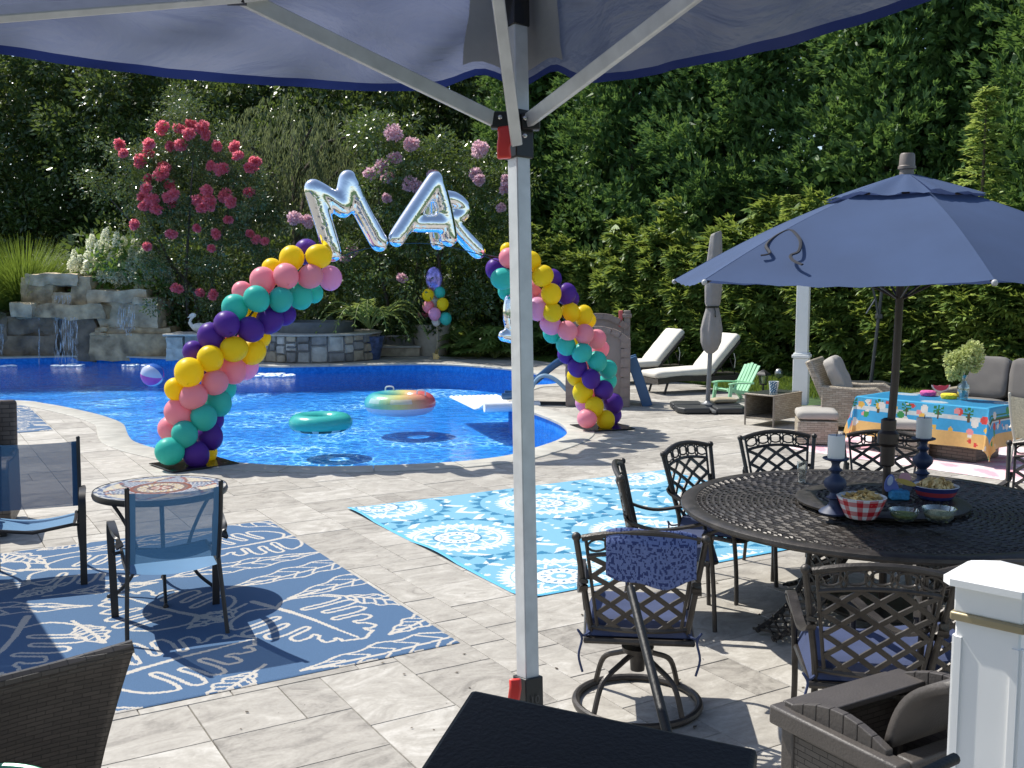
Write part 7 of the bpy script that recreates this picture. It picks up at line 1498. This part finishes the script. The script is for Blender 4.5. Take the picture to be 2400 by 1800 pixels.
sq(onp(1600), onp(-60), .030, 'outer_leg', m_tp); sq((0, 0, .01), onp(1600), .025, 'inner_leg', m_tp); LLK = sq(onp(1583), onp(1680), .040, 'leg_lock', m_blkp); SLD = sq(onp(373), onp(262), .040, 'slider', m_blkp); MB().box((0, 0, .006), (.1, .1, .012)).build('foot_plate', m_tp, TT)
toc = lambda px, py, d: PDp(px, py, d) - T0
mb = MB(); mb.bar([toc(1180, 300, 1.855), toc(1184, 325, 1.845), toc(1180, 345, 1.845), toc(1182, 372, 1.845)], [.022, .026, .024, .026], .016, (0, 1, 0)); mb.build('red_trigger', MAT('red_plastic', (.75, .05, .04), .35), SLD, bevel=.004)
mb = MB(); mb.bar([toc(1207, 1590, 1.845), toc(1208, 1612, 1.84), toc(1204, 1640, 1.845)], .022, .012, (0, 1, 0)); mb.build('red_button', MAT('red_plastic', (.62, .03, .03), .35), LLK, bevel=.004)
fc = bpy.data.curves.new('lock_number', 'FONT'); fc.body = '10'; fc.size = .022; fo = bpy.data.objects.new('tmp', fc); COL.objects.link(fo); dg = bpy.context.evaluated_depsgraph_get(); fm = bpy.data.meshes.new_from_object(fo.evaluated_get(dg)); bpy.data.objects.remove(fo); fm.materials.append(MAT('faint_grey_print', (.07, .07, .07), .6))
fn_ = XA.cross(Vector((0, 0, 1))); pn = onp(1640) - XA * .012; fo = put('lock_number', fm, LLK, pn + Vector((math.sin(rz_), -math.cos(rz_), 0)) * .0225, (R(90), 0, rz_))
# braces
br1 = MB().bar([toc(1170, 286, 1.86), toc(560, -10, 1.62), toc(200, -190, 1.5)], .026, .012, (0, -1, .1)); br1.build('truss_bar', m_tp, TT, bevel=.002)
br2 = MB().bar([toc(1236, 284, 1.86), toc(1610, 0, 1.42), toc(1990, -290, 1.1)], .025, .012, (0, -1, .1)); br2.build('truss_bar', m_tp, TT, bevel=.002)
br3 = MB().bar([toc(1211, 338, 1.835), toc(1165, -20, 1.6), toc(1120, -300, 1.45)], .020, .012, (0, -1, .2)); br3.build('roof_bar', m_tp, TT, bevel=.002)
br4 = MB().bar([toc(-40, 36, 1.30), toc(560, -10, 1.60), toc(820, -40, 1.75)], .030, .012, (0, -.6, .5)); br4.build('truss_bar', m_tp, TT, bevel=.002)
MB().box(toc(552, 0, 1.60), (.03, .02, .012)).build('truss_joint', m_blkp, TT)
for px, py in ((1172, 275), (1231, 277), (1230, 318)): MB().ball(toc(px, py, 1.842), .0045, 8, 6).build('bolt', MAT('zinc_bolt', (.6, .6, .6), .25, .9), SLD)
MB().box(toc(1172, 283, 1.862), (.034, .03, .03)).build('truss_bracket', m_blkp, TT, bevel=.003); MB().box(toc(1244, 286, 1.866), (.034, .03, .03)).build('truss_bracket', m_blkp, TT, bevel=.003)
sq(onp(65), onp(-40), .036, 'velcro_sleeve', m_blk)
# canopy: valance with hem along two sides, then roof up to the peak
E1 = Vector((math.cos(R(206)), math.sin(R(206)), 0)); E2 = Vector((math.cos(R(306)), math.sin(R(306)), 0)); SL = 3.05; K0 = PDp(1222, 205, 1.95); K0 = Vector((K0.x, K0.y, 0)); zv = PDp(1222, 205, 1.93).z
cor = [K0 + E1 * SL, K0, K0 + E2 * SL, K0 + E1 * SL + E2 * SL]; ctrp = (cor[0] + cor[2]) / 2
def val(a, b, u, f, first):     # f 0 bottom of hem, 1 top of valance
    p = a.lerp(b, u); dcor = (u if first else 1 - u); dist = min(u, 1 - u) * SL; sag = -.020 * math.sin(math.pi * min(1, dist * 1.1)) - .025 * math.sin(math.pi * u); notch = .032 * math.exp(-((dist - .09) / .06) ** 2)
    inn = (ctrp - p); inn.z = 0; inn.normalize(); wr = mnoise.noise(Vector((u * 22 + f * 2.5, f * 3.2 - u * 9, a.x))) * .020 + mnoise.noise(Vector((u * 60, f * 9 + u * 25, b.x))) * .007; return p - inn * (.01 * math.sin(u * 37) * (1 - f) + .012 * math.sin(u * 19 + f * 3) + wr * min(1, dist * 9 + .1)) + Vector((0, 0, zv + sag * (1 - f * .7) + notch * (1 - f) + .27 * f)) - T0
for i, (a, b) in enumerate(((cor[1], cor[0]), (cor[1], cor[2]), (cor[0], cor[3]), (cor[2], cor[3]))):
    mb = MB(); mb.grid(lambda u, v: val(a, b, u, .05 + .95 * v, True), 150, 14); mb.build('valance', m_can, TT); mb = MB(); mb.grid(lambda u, v: val(a, b, u, .05 * v, True), 150, 2); mb.build('hem', m_hem, TT)
    pk = Vector((ctrp.x, ctrp.y, zv + 1.0)) - T0; mb = MB(); mb.grid(lambda u, v: val(a, b, u, 1, True).lerp(pk, v) + Vector((0, 0, -.10 * math.sin(math.pi * v) * (1 if .05 < u < .95 else .4))), 40, 14); mb.build('roof_panel', m_can, TT)
m_patch = MAT('grey_patch', (.44, .43, .41), .7, var=.15, vs=9, bump=.3, bs=20, trans=.35, tcol=(.34, .34, .36))
for (a, b) in ((cor[1], cor[0]), (cor[1], cor[2])):
    mb = MB(); mb.grid(lambda u, v: val(a, b, u * .032 * (1.25 - .35 * v), .09 + .9 * v, True) + (ctrp - K0).normalized() * .012, 6, 8); mb.build('corner_patch', m_patch, TT)
# other three legs and the peak pole, behind the photographer
for c in (cor[0], cor[2], cor[3]): mb = MB(); mb.bar([Vector((c.x, c.y, .0 if c is cor[0] and False else .0)) - Vector((T0.x, T0.y, T0.z - .55)) + Vector((0, 0, 0)), Vector((c.x, c.y, zv + .25)) - T0], .03, .03, XA); mb.build('outer_leg', m_tp, TT)
